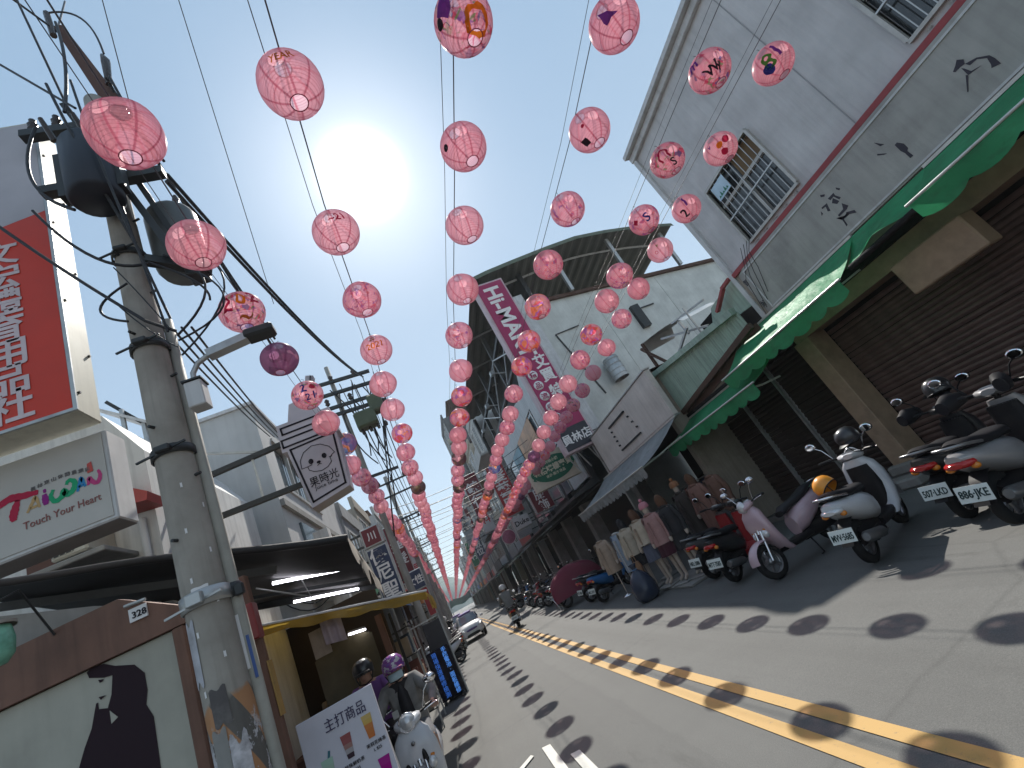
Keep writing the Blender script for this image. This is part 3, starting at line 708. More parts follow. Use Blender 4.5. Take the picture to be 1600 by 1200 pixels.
# green awnings
def awnmat(name, col):
    s = NT(name); o = s.obj(); n1 = s.noise(o, 1.8, 5)
    c = s.mix(1, col, s.ramp(n1, [(.3, (.72,)*3), (.7, (1.1,)*3)]), 'MULTIPLY')
    d = s.noise(s.mapv(o, (1, 2.5, 6)), 1.5, 6, .7); c = s.mix(s.math('MULTIPLY', s.ramp(d, [(.48, (0, 0, 0)), (.75, (1, 1, 1))]), .45), c, (.05, .09, .06, 1))
    df = s.n('BsdfPrincipled'); s.link(c, df.inputs['Base Color']); df.inputs['Roughness'].default_value = .5
    s.link(s.bump(s.noise(o, 3.5, 5), .7, .05), df.inputs['Normal'])
    t = s.n('BsdfTranslucent'); s.link(c, t.inputs[0]); m = s.n('MixShader'); m.inputs[0].default_value = .42
    s.link(df.outputs[0], m.inputs[1]); s.link(t.outputs[0], m.inputs[2]); s.link(m.outputs[0], s.out.inputs[0]); return s.m
M_GREEN = awnmat('green_awning_canvas', (.05, .40, .17, 1)); M_GREYA = awnmat('pale_grey_awning_canvas', (.42, .45, .46, 1))
M_BARW = M('awning_bar_metal', (.62, .64, .60, 1), .35, .4, bump=0)
def awning(label, y0, y1, xb, zb, xf, zf, drop, m, scal=.34, mf=None, valtxt=None, sag=.05, name='awning'):
    t = thing(name, label, 'awning', ((xb+xf)/2, (y0+y1)/2, zf))
    g = MB(); n = max(8, int((y1-y0)*5))
    g.grid(lambda a, b: (xb+(xf-xb)*b, y0+(y1-y0)*a, zb+(zf-zb)*b-sag*sin(pi*b)*(.7+.5*sin(a*19))-.02*sin(a*n*.9)*b), n, 6); part('canopy', g, m, t)
    k = max(3, int((y1-y0)/scal)); v = MB(); nn = k*6
    def f(a, b):
        ph = (a*k) % 1.0; d = drop*(.72+.28*sin(pi*ph)**.7)
        return (xf-.01-.03*sin(a*k*2.1)*b+.02*b, y0+(y1-y0)*a, zf-d*b+.015*sin(a*11))
    v.grid(f, nn, 3); part('valance', v, m, t)
    part('front_bar', MB().tube([(xf-.012, y0-.03, zf+.012), (xf-.012, y1+.03, zf+.012)], .019, 8), M_BARW, t)
    part('back_bar', MB().beam((xb, y0, zb+.02), (xb, y1, zb+.02), .04), M_BARW, t)
    for yy in (y0+.25, y1-.25):
        part('arm', MB().beam((xb-.02, yy, zb-.45), ((xb+xf)/2, yy+.05, (zb+zf)/2-.25), .03).beam(((xb+xf)/2, yy+.05, (zb+zf)/2-.25), (xf+.03, yy, zf-.02), .03), M_BARW, t)
    return t
aw = awning('long green canvas awning with white front bar above the brown shutter', -3, 3.42, 7.33, 3.57, 6.55, 3.17, .27, M_GREEN, .5)
aw = awning('green canvas awning with scalloped edge in front of the brown pillar', 4.62, 7.75, 7.33, 3.57, 6.48, 3.02, .27, M_GREEN, .38)
t = thing('awning_fabric', 'slack sunlit green canvas strip between the two upper green awnings', 'awning', (7.2, 4, 3.4))
part('canopy', MB().grid(lambda a, b: (7.33-(.50+.10*sin(pi*a)+.03*sin(a*15))*b, 3.36+1.30*a, 3.575-(.42-.05*sin(a*pi)+.03*sin(a*9))*b-.05*sin(pi*b)), 24, 8), M_GREEN, t)
part('shadow_gap_bar', MB().tube([(6.80, -3, 3.21), (6.80, 4.60, 3.12)], .045, 8), M_DARK, t)  # dark bar added to stand for the black shadow gap behind the valance
awning('lower green canvas awning with deep scallops beside the pale green shed', 6.95, 10.7, 7.15, 2.98, 6.30, 2.60, .27, M_GREEN, .36)

# ================================================================ pale green corrugated shed between the two taller buildings
M_PGRN = M('pale_green_sheet', (.37, .50, .42, 1), .5, .1, scale=3, streak=.45, dirt=.3, bump=.1)
M_RUST = M('rusty_steel', (.11, .065, .05, 1), .8, .2, scale=7, dirt=.4, bump=.3)
M_STEELD = M('dark_steel', (.055, .058, .06, 1), .5, .5, scale=6, dirt=.2)
M_STEELG = M('galvanised_steel', (.45, .46, .46, 1), .42, .6, scale=8, dirt=.35)
T = thing('metal_shed', 'low pale green corrugated metal shed front with sagging gutter', 'shed', (7.0, 8.6, 3.3))
n = 46
def cor(a, b):
    y = 6.93+3.45*a; zt = 3.97+.37*a; zb = 3.62-.37*a
    return (7.05+.018*sin(a*n*2*pi), y, zb+(zt-zb)*b)
mb = MB(); mb.grid(cor, n*8, 2); part('cladding', mb, M_PGRN, T)
part('gutter', MB().beam((6.98, 6.95, 4.02), (6.98, 10.42, 4.42), .14, .13), M_PGRN, T)
part('rusty_edge', MB().beam((7.08, 6.93, 3.60), (7.08, 10.4, 3.20), .1, .12).beam((7.2, 6.9, 3.5), (7.2, 10.4, 3.1), .04, .2), M_RUST, T)
part('back_wall', MB().box((9.2, 6.95, .13), (9.35, 10.4, 5.2)), M_DARK, T)
part('cladding', MB().prism([(7.6, 6.95, 4.0), (7.6, 8.4, 4.2), (7.6, 8.0, 4.65), (7.6, 6.95, 4.75)], (.05, 0, 0)), M_PGRN, T)
part('red_trim', MB().beam((7.45, 7.75, 4.42), (7.45, 7.25, 4.66), .1, .06).beam((7.45, 7.25, 4.68), (7.45, 6.95, 4.70), .1, .06), M_REDT, T)
part('white_roof_sheet', MB().grid(lambda a, b: (7.3+1.1*b, 8.6+2.0*a, 4.86+.55*a**.6+.1*b-.3*(a > .93)), 14, 3), M('white_roof_sheet', (.62, .64, .64, 1), .5, dirt=.25, scale=2), T)
for (p, q, w) in (((7.2, 8.6, 4.5), (7.2, 8.65, 4.9), .05), ((7.2, 9.9, 4.45), (7.25, 10.6, 5.3), .06), ((7.2, 7.6, 4.75), (7.3, 9.0, 5.05), .04), ((7.25, 8.0, 4.3), (7.25, 9.6, 5.0), .05), ((7.1, 9.3, 4.3), (7.1, 8.4, 4.6), .05), ((7.3, 10.5, 4.4), (7.3, 10.5, 5.4), .07), ((7.15, 8.2, 4.2), (7.15, 8.2, 5.0), .03)):
    part('strut', MB().beam(p, q, w), M_STEELG if w < .06 else M_RUST, T)
part('ceiling', MB().box((7.1, 6.862, 3.02), (9.2, 10.4, 3.1)), M_DARK, T)
T2 = thing('roller_shutter', 'pair of dark brown closed shutters with steel guide posts under green awning', 'shutter', (8.0, 8.6, .13))
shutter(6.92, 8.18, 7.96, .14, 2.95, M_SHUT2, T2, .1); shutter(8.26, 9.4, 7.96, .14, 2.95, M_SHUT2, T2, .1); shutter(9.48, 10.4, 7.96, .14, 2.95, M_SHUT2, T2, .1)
for yy in (8.22, 9.44): part('guide_post', MB().box((7.88, yy-.03, .13), (7.97, yy+.03, 2.98)), M_STEELG, T2)
part('housing', MB().box((7.85, 6.92, 2.96), (8.3, 10.4, 3.01)), M_SHUT2, T2)

# ================================================================ clothes shop
M_CREAM = M('cream_sign_panel', (.60, .56, .52, 1), .55, scale=2, streak=.2, dirt=.08, bump=.04)
T = thing('clothes_shop', 'clothes shop front with cream sign board and a square of pegs', 'shop', (6.5, 12.5, 0))
part('sign_board', MB().box((6.5, 9.95, 3.18), (6.66, 15.15, 4.52), .015), M_CREAM, T)
part('sign_frame', MB().box((6.47, 9.93, 3.14), (6.68, 15.17, 3.175)).box((6.47, 9.93, 4.525), (6.68, 15.17, 4.56)), M_STEELG, T)
mb = MB()
for (a, b_, k) in (((12.0, 4.22), (13.35, 4.22), 18), ((13.35, 4.22), (13.35, 3.42), 5), ((13.35, 3.42), (11.7, 3.42), 16), ((12.0, 4.22), (11.7, 3.42), 4)):
    for i in range(k):
        y = a[0]+(b_[0]-a[0])*i/k; z = a[1]+(b_[1]-a[1])*i/k; mb.box((6.44, y-.02, z-.025), (6.5, y+.02, z+.025))
part('sign_peg', mb, M_STEELD, T)['kind'] = 'stuff'
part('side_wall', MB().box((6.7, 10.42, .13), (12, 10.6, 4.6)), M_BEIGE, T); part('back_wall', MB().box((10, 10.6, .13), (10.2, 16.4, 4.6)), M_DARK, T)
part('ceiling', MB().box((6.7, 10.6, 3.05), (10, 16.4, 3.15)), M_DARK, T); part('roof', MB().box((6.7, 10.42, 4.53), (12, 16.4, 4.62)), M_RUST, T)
part('pillar', MB().box((7.3, 15.7, .13), (7.75, 16.15, 3.04)), M_CONC, T); part('pillar', MB().box((7.3, 10.62, .13), (7.6, 10.9, 3.04)), M_CONC, T)
part('wall_display', MB().box((9.2, 11.5, .13), (9.9, 13.0, 2.1)).box((9.2, 13.6, .13), (9.9, 14.6, 1.7)), M_BEIGE, T)
part('clothes_rail', MB().tube([(8.2, 11.2, .13), (8.2, 11.2, 1.6), (8.2, 14.6, 1.6), (8.2, 14.6, .13)], .02, 6), M_STEELG, T)
random.seed(3)
for i in range(16):
    yy = 11.35+i*.2; c_ = random.choice([(.25, .06, .06, 1), (.06, .06, .09, 1), (.30, .24, .18, 1), (.12, .05, .05, 1), (.35, .33, .31, 1), (.08, .12, .2, 1)])
    part('garment', MB().loft([(.62+random.uniform(0, .2), 8.2, yy, .30, .05, 2.5), (1.2, 8.2, yy, .26, .06, 2.5), (1.48, 8.2, yy, .22, .05, 2.5), (1.55, 8.2, yy, .05, .03, 2)], 10, 'z'), M('cloth_%d%d' % (c_[0]*99, c_[2]*99), c_, .9), T)
awning('pale grey drooping awning over the clothes shop display', 9.9, 15.9, 6.47, 3.12, 5.0, 2.42, .26, M_GREYA, .2, sag=.10)

# ================================================================ tall electronics store with steel roof
M_WSHEET = ribbed('white_wall_sheet', (.58, .60, .575, 1), 'X', 1.5, .5, .25, .20, .16)
M_ROOFU = ribbed('dark_roof_sheet', (.085, .095, .085, 1), 'X', 2.2, .6, .9, .2, .1)
M_MAG = M('magenta_sign_face', (.33, .022, .10, 1), .4, scale=2, bump=.02, dirt=.05)
M_SIGNW = M('white_sign_letters', (.74, .72, .72, 1), .5, bump=0, var=.05); M_SBOX = M('pinkish_sign_side', (.55, .44, .47, 1), .5, streak=.3, scale=4)
M_NAVY = M('navy_sign_face', (.025, .03, .045, 1), .4, bump=.02)
H = thing('store_building', 'tall electronics store with dark arched steel roof and white panelled side wall', 'building', (7, 16.5, 0))
topz = lambda x: 11.15-.12*(x-9) if x > 9 else 11.15
for i in range(7):
    x0 = 7.25+i*1.75; x1 = x0+1.742
    part('wall_panel', MB().prism([(x0, 16.6+.012*(i % 2), .13), (x1, 16.6+.012*(i % 2), .13), (x1, 16.6+.012*(i % 2), topz(x1)), (x0, 16.6+.012*(i % 2), topz(x0))], (0, .12, 0)), M_WSHEET, H)
part('wall_cap', MB().beam((7.2, 16.62, topz(7.2)+.08), (9, 16.62, topz(9)+.08), .3, .16).beam((9, 16.62, topz(9)+.08), (19.6, 16.62, topz(19.6)+.08), .3, .16), M_RUST, H)
part('wall_seam', MB().beam((8.2, 16.57, 9.5), (9.4, 16.57, 9.52), .04).beam((8.2, 16.57, 9.5), (8.75, 16.57, 6.2), .05).beam((12.6, 16.57, 9.2), (13.3, 16.57, 9.18), .05), M_STEELD, H)
part('vent_louvre', MB().box((12.04, 16.4, 8.2), (12.45, 16.598, 9.4)), M_STEELD, H)
part('duct', MB().lathe([(.33, 6.4), (.33, 7.4), (.28, 7.42), (.0, 7.43)], 18, (9.55, 16.2, 0)), M_STEELG, H)
for k in range(4): part('duct_band', MB().lathe([(.335, 0), (.35, .02), (.335, .04)], 18, (9.55, 16.2, 6.55+k*.24)), M_STEELG, H)
part('extractor_hood', MB().loft([(16.2, 11.0, 8.15, .2, .2, 2), (16.5, 11.05, 8.2, .32, .38, 2.4), (16.598, 11.05, 8.2, .34, .4, 2.6)], 14, 'y'), M_STEELD, H)
RP = [(5.75, 12.95), (6.6, 13.08), (8.0, 13.2), (9.7, 13.32), (11.3, 13.38), (12.8, 13.2), (14.6, 12.85), (16.3, 12.35)]
def rz(x):
    for (a, za), (b_, zb) in zip(RP, RP[1:]):
        if x <= b_: return za+(zb-za)*(x-a)/(b_-a)
    return RP[-1][1]
mb = MB(); mb.grid(lambda a, b: (5.75+10.55*a, 15.75+17*b, rz(5.75+10.55*a)+.05*(round(a*84) % 4 in (0, 1))), 84, 6, False); part('roof', mb, M_ROOFU, H)
mb = MB(); mb.grid(lambda a, b: (5.75+10.55*a, 15.70+.05*b, rz(5.75+10.55*a)-.10+.22*b), 40, 1, False); part('roof_edge', mb, M('mossy_roof_edge', (.12, .145, .11, 1), .8, scale=6, dirt=.4), H)
for yy in (17.0, 20.5, 24, 28): part('purlin', MB().tube([(x, yy, rz(x)-.12) for x in [5.9+i*.65 for i in range(16)]], .06, 4, smooth=False), M_STEELG, H)
for xx in (9.96, 12.95, 15.72): part('roof_post', MB().beam((xx, 16.3, topz(xx)+.1), (xx, 16.2, rz(xx)-.1), .16), M_STEELG, H)
part('gutter_pipe', MB().tube([(7.0, 16.4, 10.9), (7.0, 16.4, 6), (7.0, 16.4, 3)], .06, 8), M_STEELG, H)
# street face: dark steel frame above, pale cladding, glazing and posters below
part('back_wall', MB().box((8.2, 16.75, .13), (8.4, 33, 13.2)), M_STEELD, H)
for yy in (17.0, 21.0, 25.0, 29.0, 32.8): part('frame_post', MB().beam((6.6, yy, 3.2), (6.6, yy, rz(6.6)-.1), .22), M_STEELD, H)
for zz in (5.6, 8.0, 9.8, 11.5): part('frame_beam', MB().beam((6.6, 17, zz), (6.6, 32.8, zz), .16), M_STEELD, H)
for (a, b_) in (((6.5, 17, 9.8), (6.5, 21, 11.5)), ((6.5, 21, 11.5), (6.5, 25, 9.8)), ((6.5, 25, 9.8), (6.5, 29, 11.5)), ((6.55, 21, 8), (6.55, 25, 9.8)), ((6.55, 17, 11.5), (6.55, 21, 9.8))): part('brace', MB().beam(a, b_, .06), M_STEELG, H)
for yy in (20, 24, 28): part('flood_lamp', MB().beam((6.5, yy, 10.2), (5.9, yy, 10.4), .05).box((5.75, yy-.15, 10.3), (5.95, yy+.15, 10.5)), M_STEELG, H)
part('cladding', MB().prism([(6.45, 17.6, 10.3), (6.45, 17.2, 3.6), (6.45, 19.4, 3.6), (6.45, 19.4, 8.6)], (.1, 0, 0)), M('pale_grey_cladding', (.50, .52, .53, 1), .5, streak=.3, scale=2), H)
part('cladding', MB().prism([(6.45, 19.41, 8.59), (6.45, 19.41, 7.8), (6.45, 29.0, 7.6), (6.45, 29.0, 9.6), (6.45, 25, 9.4)], (.1, 0, 0)), M('pale_grey_cladding2', (.46, .48, .49, 1), .5, streak=.3, scale=2), H)
for i in range(5):
    w_ = part('window', MB().box((6.43, 19.5+i*1.8, 3.7), (6.5, 19.6+i*1.8, 7.75)).box((6.43, 19.6+i*1.8, 5.5), (6.5, 21.2+i*1.8, 5.6)), M_ALU, H)
    part('pane', MB().box((6.5, 19.6+i*1.8, 3.7), (6.55, 21.3+i*1.8, 7.75)), M_GLASSB, w_)
part('poster', MB().box((6.40, 20.2, 5.7), (6.425, 24.0, 7.7)), M('orange_poster', (.55, .33, .20, 1), .5, var=.5, scale=1.2, bump=0), H)
part('poster', MB().box((6.40, 24.2, 5.6), (6.425, 26.6, 7.6)), M('blue_poster', (.22, .36, .42, 1), .5, var=.5, scale=1.2, bump=0), H)
part('canopy', MB().prism([(6.6, 16.7, 3.5), (5.4, 16.7, 3.15), (5.4, 16.7, 3.07), (6.6, 16.7, 3.2)], (0, 16.2, 0)), M_STEELD, H)
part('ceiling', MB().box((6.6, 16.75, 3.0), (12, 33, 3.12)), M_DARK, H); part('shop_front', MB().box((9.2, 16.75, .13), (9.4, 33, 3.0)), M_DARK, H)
for yy in (20.2, 24.3, 28.4): part('pillar', MB().box((6.65, yy, .131 if False else .132), (7.2, yy+.5, 3.0)), M_CONC, H)
# the tall projecting sign
T = thing('projecting_sign', 'tall magenta sign reading Hi-MART above the street', 'sign', (6.1, 15.2, 4.4))
part('box', MB().box((5.46, 15.22, 4.35), (6.78, 15.62, 12.25), .02), M_SBOX, T)
part('face', MB().box((5.55, 15.19, 5.25), (6.7, 15.219, 12.15)), M_MAG, T); part('lower_face', MB().box((5.55, 15.19, 4.43), (6.7, 15.219, 5.245)), M_NAVY, T)
part('white_edge', MB().box((6.79, 15.3, 4.8), (7.2, 15.5, 11.2)), M('white_sign_edge', (.55, .56, .57, 1), .5, streak=.3), T)
U, V, DN = (1, 0, 0), (0, 0, 1), (0, 0, -1)
lettering(T, 'Hi-MART', (6.12, 15.187, 10.15), DN, (1, 0, 0), .80, M_SIGNW, bold=.03, fitw=3.55)
for ch, z in zip('艾買特', (8.05, 7.42, 6.72)): lettering(T, ch, (6.38, 15.187, z), U, V, .52, M_SIGNW, bold=.03)
for i, ch in enumerate('精品流行館'):
    zz = 7.62-i*.47
    part('badge', MB().lathe([(0, -.004), (.19, -.004), (.19, .0)], 20, (5.82, 15.187, zz), 'y'), M_SIGNW, T)
    lettering(T, ch, (5.82, 15.178, zz), U, V, .24, M_MAG, bold=.02)
lettering(T, '員林店', (6.12, 15.187, 4.82), U, V, .36, M_SIGNW, bold=.02)
for zz in (6.0, 9.0, 11.5): part('bracket', MB().beam((6.8, 15.45, zz), (7.3, 16.58, zz), .07), M_STEELG, T)
for k in range(4): part('bracket', MB().beam((5.5+k*.45, 15.45, 4.34), (5.75+k*.45, 15.6, 3.7), .035), M_STEELG, T)
# lemon drinks sign
T = thing('drinks_sign', 'cream square sign with green lemon emblem and pale lettering', 'sign', (5.5, 17.5, 3.9))
M_PCREAM = M('cream_sign_face', (.52, .47, .38, 1), .5, scale=3, bump=.03); M_LGRN = M('lemon_green_print', (.02, .13, .075, 1), .5, bump=0); M_PALE = M('pale_print', (.62, .58, .44, 1), .5, bump=0)
part('box', MB().box((4.45, 17.5, 3.92), (6.55, 17.75, 5.25), .02), M_PCREAM, T)
ly = 17.494
el = [(5.5+.92*cos(a)*(1+.06*(abs(cos(a)) > .985)), ly, 4.58+.50*sin(a)) for a in [2*pi*i/40 for i in range(40)]]
part('emblem', MB().prism(el, (0, -.004, 0)).prism([(4.40+.2, ly, 4.5), (4.52, ly, 4.40), (4.66, ly, 4.32)], (0, -.0035, 0)).prism([(6.33, ly, 4.75), (6.5, ly, 4.85), (6.42, ly, 4.62)], (0, -.0035, 0)), M_LGRN, T)
lettering(T, '金桔檸檬專賣', (5.5, ly-.005, 4.60), U, V, .26, M_PALE, bold=.03)
lettering(T, '阿玲娘小舖', (5.5, ly-.005, 4.88), U, V, .13, M_PALE, bold=.02); lettering(T, '冰沙·果汁·冰品', (5.5, ly-.005, 4.34), U, V, .12, M_PALE, bold=.02)
for xx in (5.0, 6.0): part('bracket', MB().beam((xx, 17.62, 5.25), (xx+.8, 17.62, 5.9), .05), M_STEELD, T)
part('bracket', MB().beam((6.55, 17.62, 4.2), (7.2, 17.62, 4.2), .06).beam((6.55, 17.62, 5.1), (7.2, 17.62, 5.1), .06).beam((6.55, 17.62, 4.2), (7.2, 17.62, 5.1), .04).beam((6.55, 17.62, 5.1), (7.2, 17.62, 4.2), .04), M_STEELD, T)

# ================================================================ LEFT SIDE
U, V = (1, 0, 0), (0, 0, 1)
def polemat():
    s = NT('concrete_pole'); o = s.obj(); sp = s.n('SeparateXYZ'); s.link(o, sp.inputs[0]); z = sp.outputs[2]
    c = s.ramp(s.noise(o, 3, 6, .6), [(.3, (.27, .245, .215)), (.7, (.39, .36, .32))])
    st = s.noise(s.mapv(o, (14, 14, .9)), 1.2, 5); c = s.mix(s.math('MULTIPLY', s.ramp(st, [(.5, (0, 0, 0)), (.75, (1, 1, 1))]), .35), c, (.14, .125, .11, 1))
    # hazard bands with torn bills pasted over them near the foot
    band = s.ramp(s.math('FRACT', s.math('ADD', s.math('MULTIPLY', z, 1.9), s.math('MULTIPLY', s.math('ARCTAN2', sp.outputs[1], sp.outputs[0]), .5))), [(.49, (.46, .17, .03)), (.51, (.03, .028, .03))])
    low = s.ramp(s.math('ADD', z, s.math('MULTIPLY', s.noise(o, 5, 5), .4)), [(.62, (1, 1, 1)), (.68, (0, 0, 0))])
    x = s.n('MapRange'); x.inputs['From Min'].default_value = 0; x.inputs['From Max'].default_value = 3; s.link(z, x.inputs['Value'])
    low = s.ramp(s.math('ADD', x.outputs[0], s.math('MULTIPLY', s.noise(o, 4, 5), .12)), [(.66, (1, 1, 1)), (.675, (0, 0, 0))])
    c = s.mix(low, c, s.mix(.35, band, c))
    bill = s.ramp(s.noise(s.mapv(o, (5, 5, 3.2)), 1.6, 6, .72), [(.50, (0, 0, 0)), (.52, (1, 1, 1))])
    bl = s.ramp(s.math('ADD', x.outputs[0], s.math('MULTIPLY', s.noise(o, 6, 3), .16)), [(.62, (1, 1, 1)), (.65, (0, 0, 0))])
    bt = s.ramp(s.noise(o, 28, 5, .8), [(.35, (.10, .09, .12)), (.45, (.42, .41, .43)), (.62, (.55, .53, .54)), (.75, (.40, .20, .14))])
    c = s.mix(s.math('MULTIPLY', bill, bl), c, bt)
    s.bsdf(c, .85, 0, s.bump(s.noise(o, 60, 4), .3, .006), .2); return s.m
M_POLE = polemat(); M_PLAINPOLE = M('weathered_pole', (.34, .325, .30, 1), .85, scale=4, streak=.4, bump=.3, dirt=.2)
M_SLIM = M('slim_pole_paint', (.40, .385, .34, 1), .7, scale=5, streak=.3, dirt=.25)
M_TRF = M('blue_grey_transformer', (.026, .03, .042, 1), .45, .2, scale=3, dirt=.4, bump=.05)
M_TRF2 = M('grey_transformer', (.11, .12, .12, 1), .5, .2, scale=3, dirt=.4, bump=.05)
M_BRNST = M('brown_steel_channel', (.13, .065, .05, 1), .7, .2, scale=6, dirt=.3)
M_CERAM = M('dark_insulator', (.05, .035, .03, 1), .25, bump=0)
PX, PY = -1.455, 3.62
P = thing('utility_pole', 'stout concrete power pole with torn posters, transformers and cables', 'power pole', (PX, PY, 0))
mb = MB(); mb.lathe([(.141, -.02), (.137, 1.2), (.131, 2.5), (.123, 4), (.110, 6), (.096, 8.0), (0, 8.01)], 24, (PX, PY, 0)); part('shaft', mb, M_POLE, P)
for zz, hh in ((2.42, .10), (3.55, .07), (4.55, .07), (5.6, .06)):
    r = .143-.0050*zz+.008
    part('band', MB().lathe([(r, zz), (r+.012, zz+.006), (r+.012, zz+hh), (r, zz+hh+.006)], 22, (PX, PY, 0)).box((PX-.05, PY-r-.05, zz+.01), (PX+.05, PY-r, zz+hh-.01), .008).beam((PX-r-.07, PY-.1, zz+.02), (PX+r+.02, PY-.16, zz+.04), .014), M_STEELG if zz < 3 else M_STEELD, P)
for k in range(11): 
    zz = 2.9+k*.45; a = -1.9+(k % 2)*1.6
    part('bolt', MB().tube([(PX+.09*cos(a), PY+.09*sin(a), zz), (PX+.17*cos(a), PY+.17*sin(a), zz)], .012, 6), M_STEELD, P)
def bill(a0, a1, z0, z1, m, tilt=0):
    mb = MB(); mb.grid(lambda a, b: (PX+(.1435-.0050*(z0+(z1-z0)*b)+.004)*cos(a0+(a1-a0)*a+tilt*b), PY+(.1435-.0050*(z0+(z1-z0)*b)+.004)*sin(a0+(a1-a0)*a+tilt*b), z0+(z1-z0)*(b+.12*sin(a*9)*(b-.5))), 8, 6); part('poster', mb, m, P)
M_BILL = M('weathered_bill', (.46, .46, .50, 1), .8, scale=9, var=.35, dirt=.5, dirtcol=(.16, .14, .12, 1)); M_BILLD = M('dark_torn_bill', (.10, .09, .09, 1), .8, scale=9, dirt=.5, dirtcol=(.3, .28, .26, 1))
bill(-2.6, -2.0, 1.98, 2.35, M_BILL, .05); bill(-1.75, -1.0, 2.50, 2.545, M_SIGNW, .02); bill(-1.9, -1.2, 1.72, 1.92, M_BILLD, 0); bill(-2.2, -1.55, 1.45, 1.70, M_CONC, .05); bill(-1.6, -.9, 1.0, 1.62, M('torn_white_bills', (.52, .50, .52, 1), .8, scale=16, var=.6, dirt=.8, dirtcol=(.06, .05, .06, 1)), .1)
for k in range(9):
    a_ = -2.1+.22*((k*5) % 9); z_ = 1.9+.17*k; bill(a_, a_+.10, z_, z_+.035, M_SIGNW)
part('crossarm', MB().prism([(-1.30, 3.6, 7.55), (-1.14, 3.6, 7.55), (-1.22, 3.6, 8.0), (-1.60, 3.6, 9.55), (-1.70, 3.6, 9.55)], (0, .09, 0)), M_BRNST, P)
part('crossarm', MB().beam((-2.05, 3.45, 7.35), (-1.0, 3.45, 7.30), .09).beam((-1.95, 3.45, 6.5), (-.95, 3.45, 6.45), .09).beam((-1.65, 3.45, 7.7), (-1.05, 3.45, 5.4), .10, .06), M_STEELD, P)
tr = part('transformer', MB().lathe([(0, 6.02), (.18, 6.02), (.205, 6.06), (.21, 6.4), (.21, 6.72), (.19, 6.76), (.08, 6.82), (0, 6.83)], 22, (-1.46, 3.28, 0)), M_TRF, P)
part('fin', MB().box((-1.71, 3.22, 6.1), (-1.66, 3.34, 6.65)), M_STEELD, tr)
for q in (((-1.27, 3.22, 6.1), (-1.22, 3.34, 6.65)),): part('fin', MB().box(*q), M_STEELD, tr)
for dx in (-.2, .05): part('bushing', MB().tube([(-1.46+dx, 3.2, 6.8), (-1.5+dx, 3.12, 7.02)], [.03, .02], 7), M_CERAM, tr)
tr = part('transformer', MB().lathe([(0, 5.5), (.20, 5.5), (.225, 5.55), (.23, 6.2), (.21, 6.25), (.06, 6.32), (0, 6.32)], 20, (-1.10, 3.80, 0)), M_TRF2, P)
part('bushing', MB().lathe([(.02, 6.3), (.035, 6.34), (.02, 6.37), (.035, 6.41), (.015, 6.48)], 8, (-1.0, 3.75, 0)), M_CERAM, tr)
part('hanger', MB().beam((-1.3, 3.5, 5.45), (-.86, 3.72, 5.35), .08).beam((-1.3, 3.5, 6.9), (-.95, 3.66, 5.3), .09, .05).box((-1.06, 3.62, 5.28), (-.9, 3.8, 5.42), .01), M_STEELD, P)
for (x, z0) in ((-1.95, 7.4), (-1.75, 7.4), (-1.15, 7.36)): part('insulator', MB().lathe([(.02, z0), (.045, z0+.03), (.025, z0+.06), (.045, z0+.1), (.02, z0+.13), (.03, z0+.17), (0, z0+.19)], 8, (x, 3.45, 0)), M_CERAM, P)
part('insulator', MB().tube([(-1.26, 3.55, 8.15), (-1.22, 3.5, 8.5), (-1.24, 3.5, 8.62)], [.03, .045, .02], 7), M_CERAM, P); part('insulator', MB().tube([(-1.7, 3.58, 9.3), (-1.72, 3.56, 9.75)], .035, 7), M_CERAM, P)
# drooping leads on the pole
random.seed(8)
def droop(a, b, sag, r, n=10, side=(0, 0, 0)):
    a = Vector(a); b = Vector(b); s = Vector(side)
    return [a+(b-a)*t+Vector((0, 0, -sag))*(4*t*(1-t))+s*(4*t*(1-t)) for t in [i/n for i in range(n+1)]]
for a, b_, sg_, r, sd in (((-1.62, 3.5, 9.4), (-1.62, 3.35, 7.45), 0, .022, (.05, 0, 0)), ((-1.72, 3.56, 9.75), (-1.22, 3.5, 8.65), -.28, .016, (.1, 0, 0)), ((-1.22, 3.5, 8.2), (-.98, 3.66, 6.9), .15, .022, (0, 0, 0)),
      ((-1.85, 3.3, 7.2), (-1.65, 3.3, 6.0), .1, .02, (-.18, 0, 0)), ((-1.95, 3.3, 6.1), (-1.25, 3.45, 5.35), .25, .018, (0, 0, 0)), ((-1.25, 3.45, 5.35), (-.92, 3.6, 4.9), .05, .014, (.12, 0, 0)),
      ((-1.15, 3.5, 5.45), (-1.2, 3.5, 4.55), .0, .014, (.28, 0, 0)), ((-1.05, 3.5, 5.3), (-1.2, 3.5, 4.5), .12, .012, (.34, 0, 0)), ((-1.45, 3.46, 5.2), (-1.5, 3.46, 4.8), .0, .014, (-.2, 0, 0)), ((-.95, 3.66, 5.6), (-1.2, 3.5, 4.35), .0, .012, (.30, 0, 0)),
      ((-1.48, 3.47, 7.7), (-1.25, 3.48, 4.6), .05, .014, (.03, -.1, 0)), ((-1.55, 3.0, 7.3), (-1.3, 3.45, 5.5), .0, .018, (.0, -.1, 0)), ((-1.36, 3.0, 7.3), (-1.2, 3.45, 4.7), .05, .015, (.0, -.1, 0)), ((-1.52, 3.45, 5.4), (-1.22, 3.45, 4.6), -.02, .008, (0, -.02, 0)), ((-1.55, 3.47, 5.0), (-1.2, 3.45, 4.4), .04, .008, (0, -.02, 0))):
    part('lead', MB().tube(droop(a, b_, sg_, r, 12, sd), r*.72, 6), M_WIRE, P)
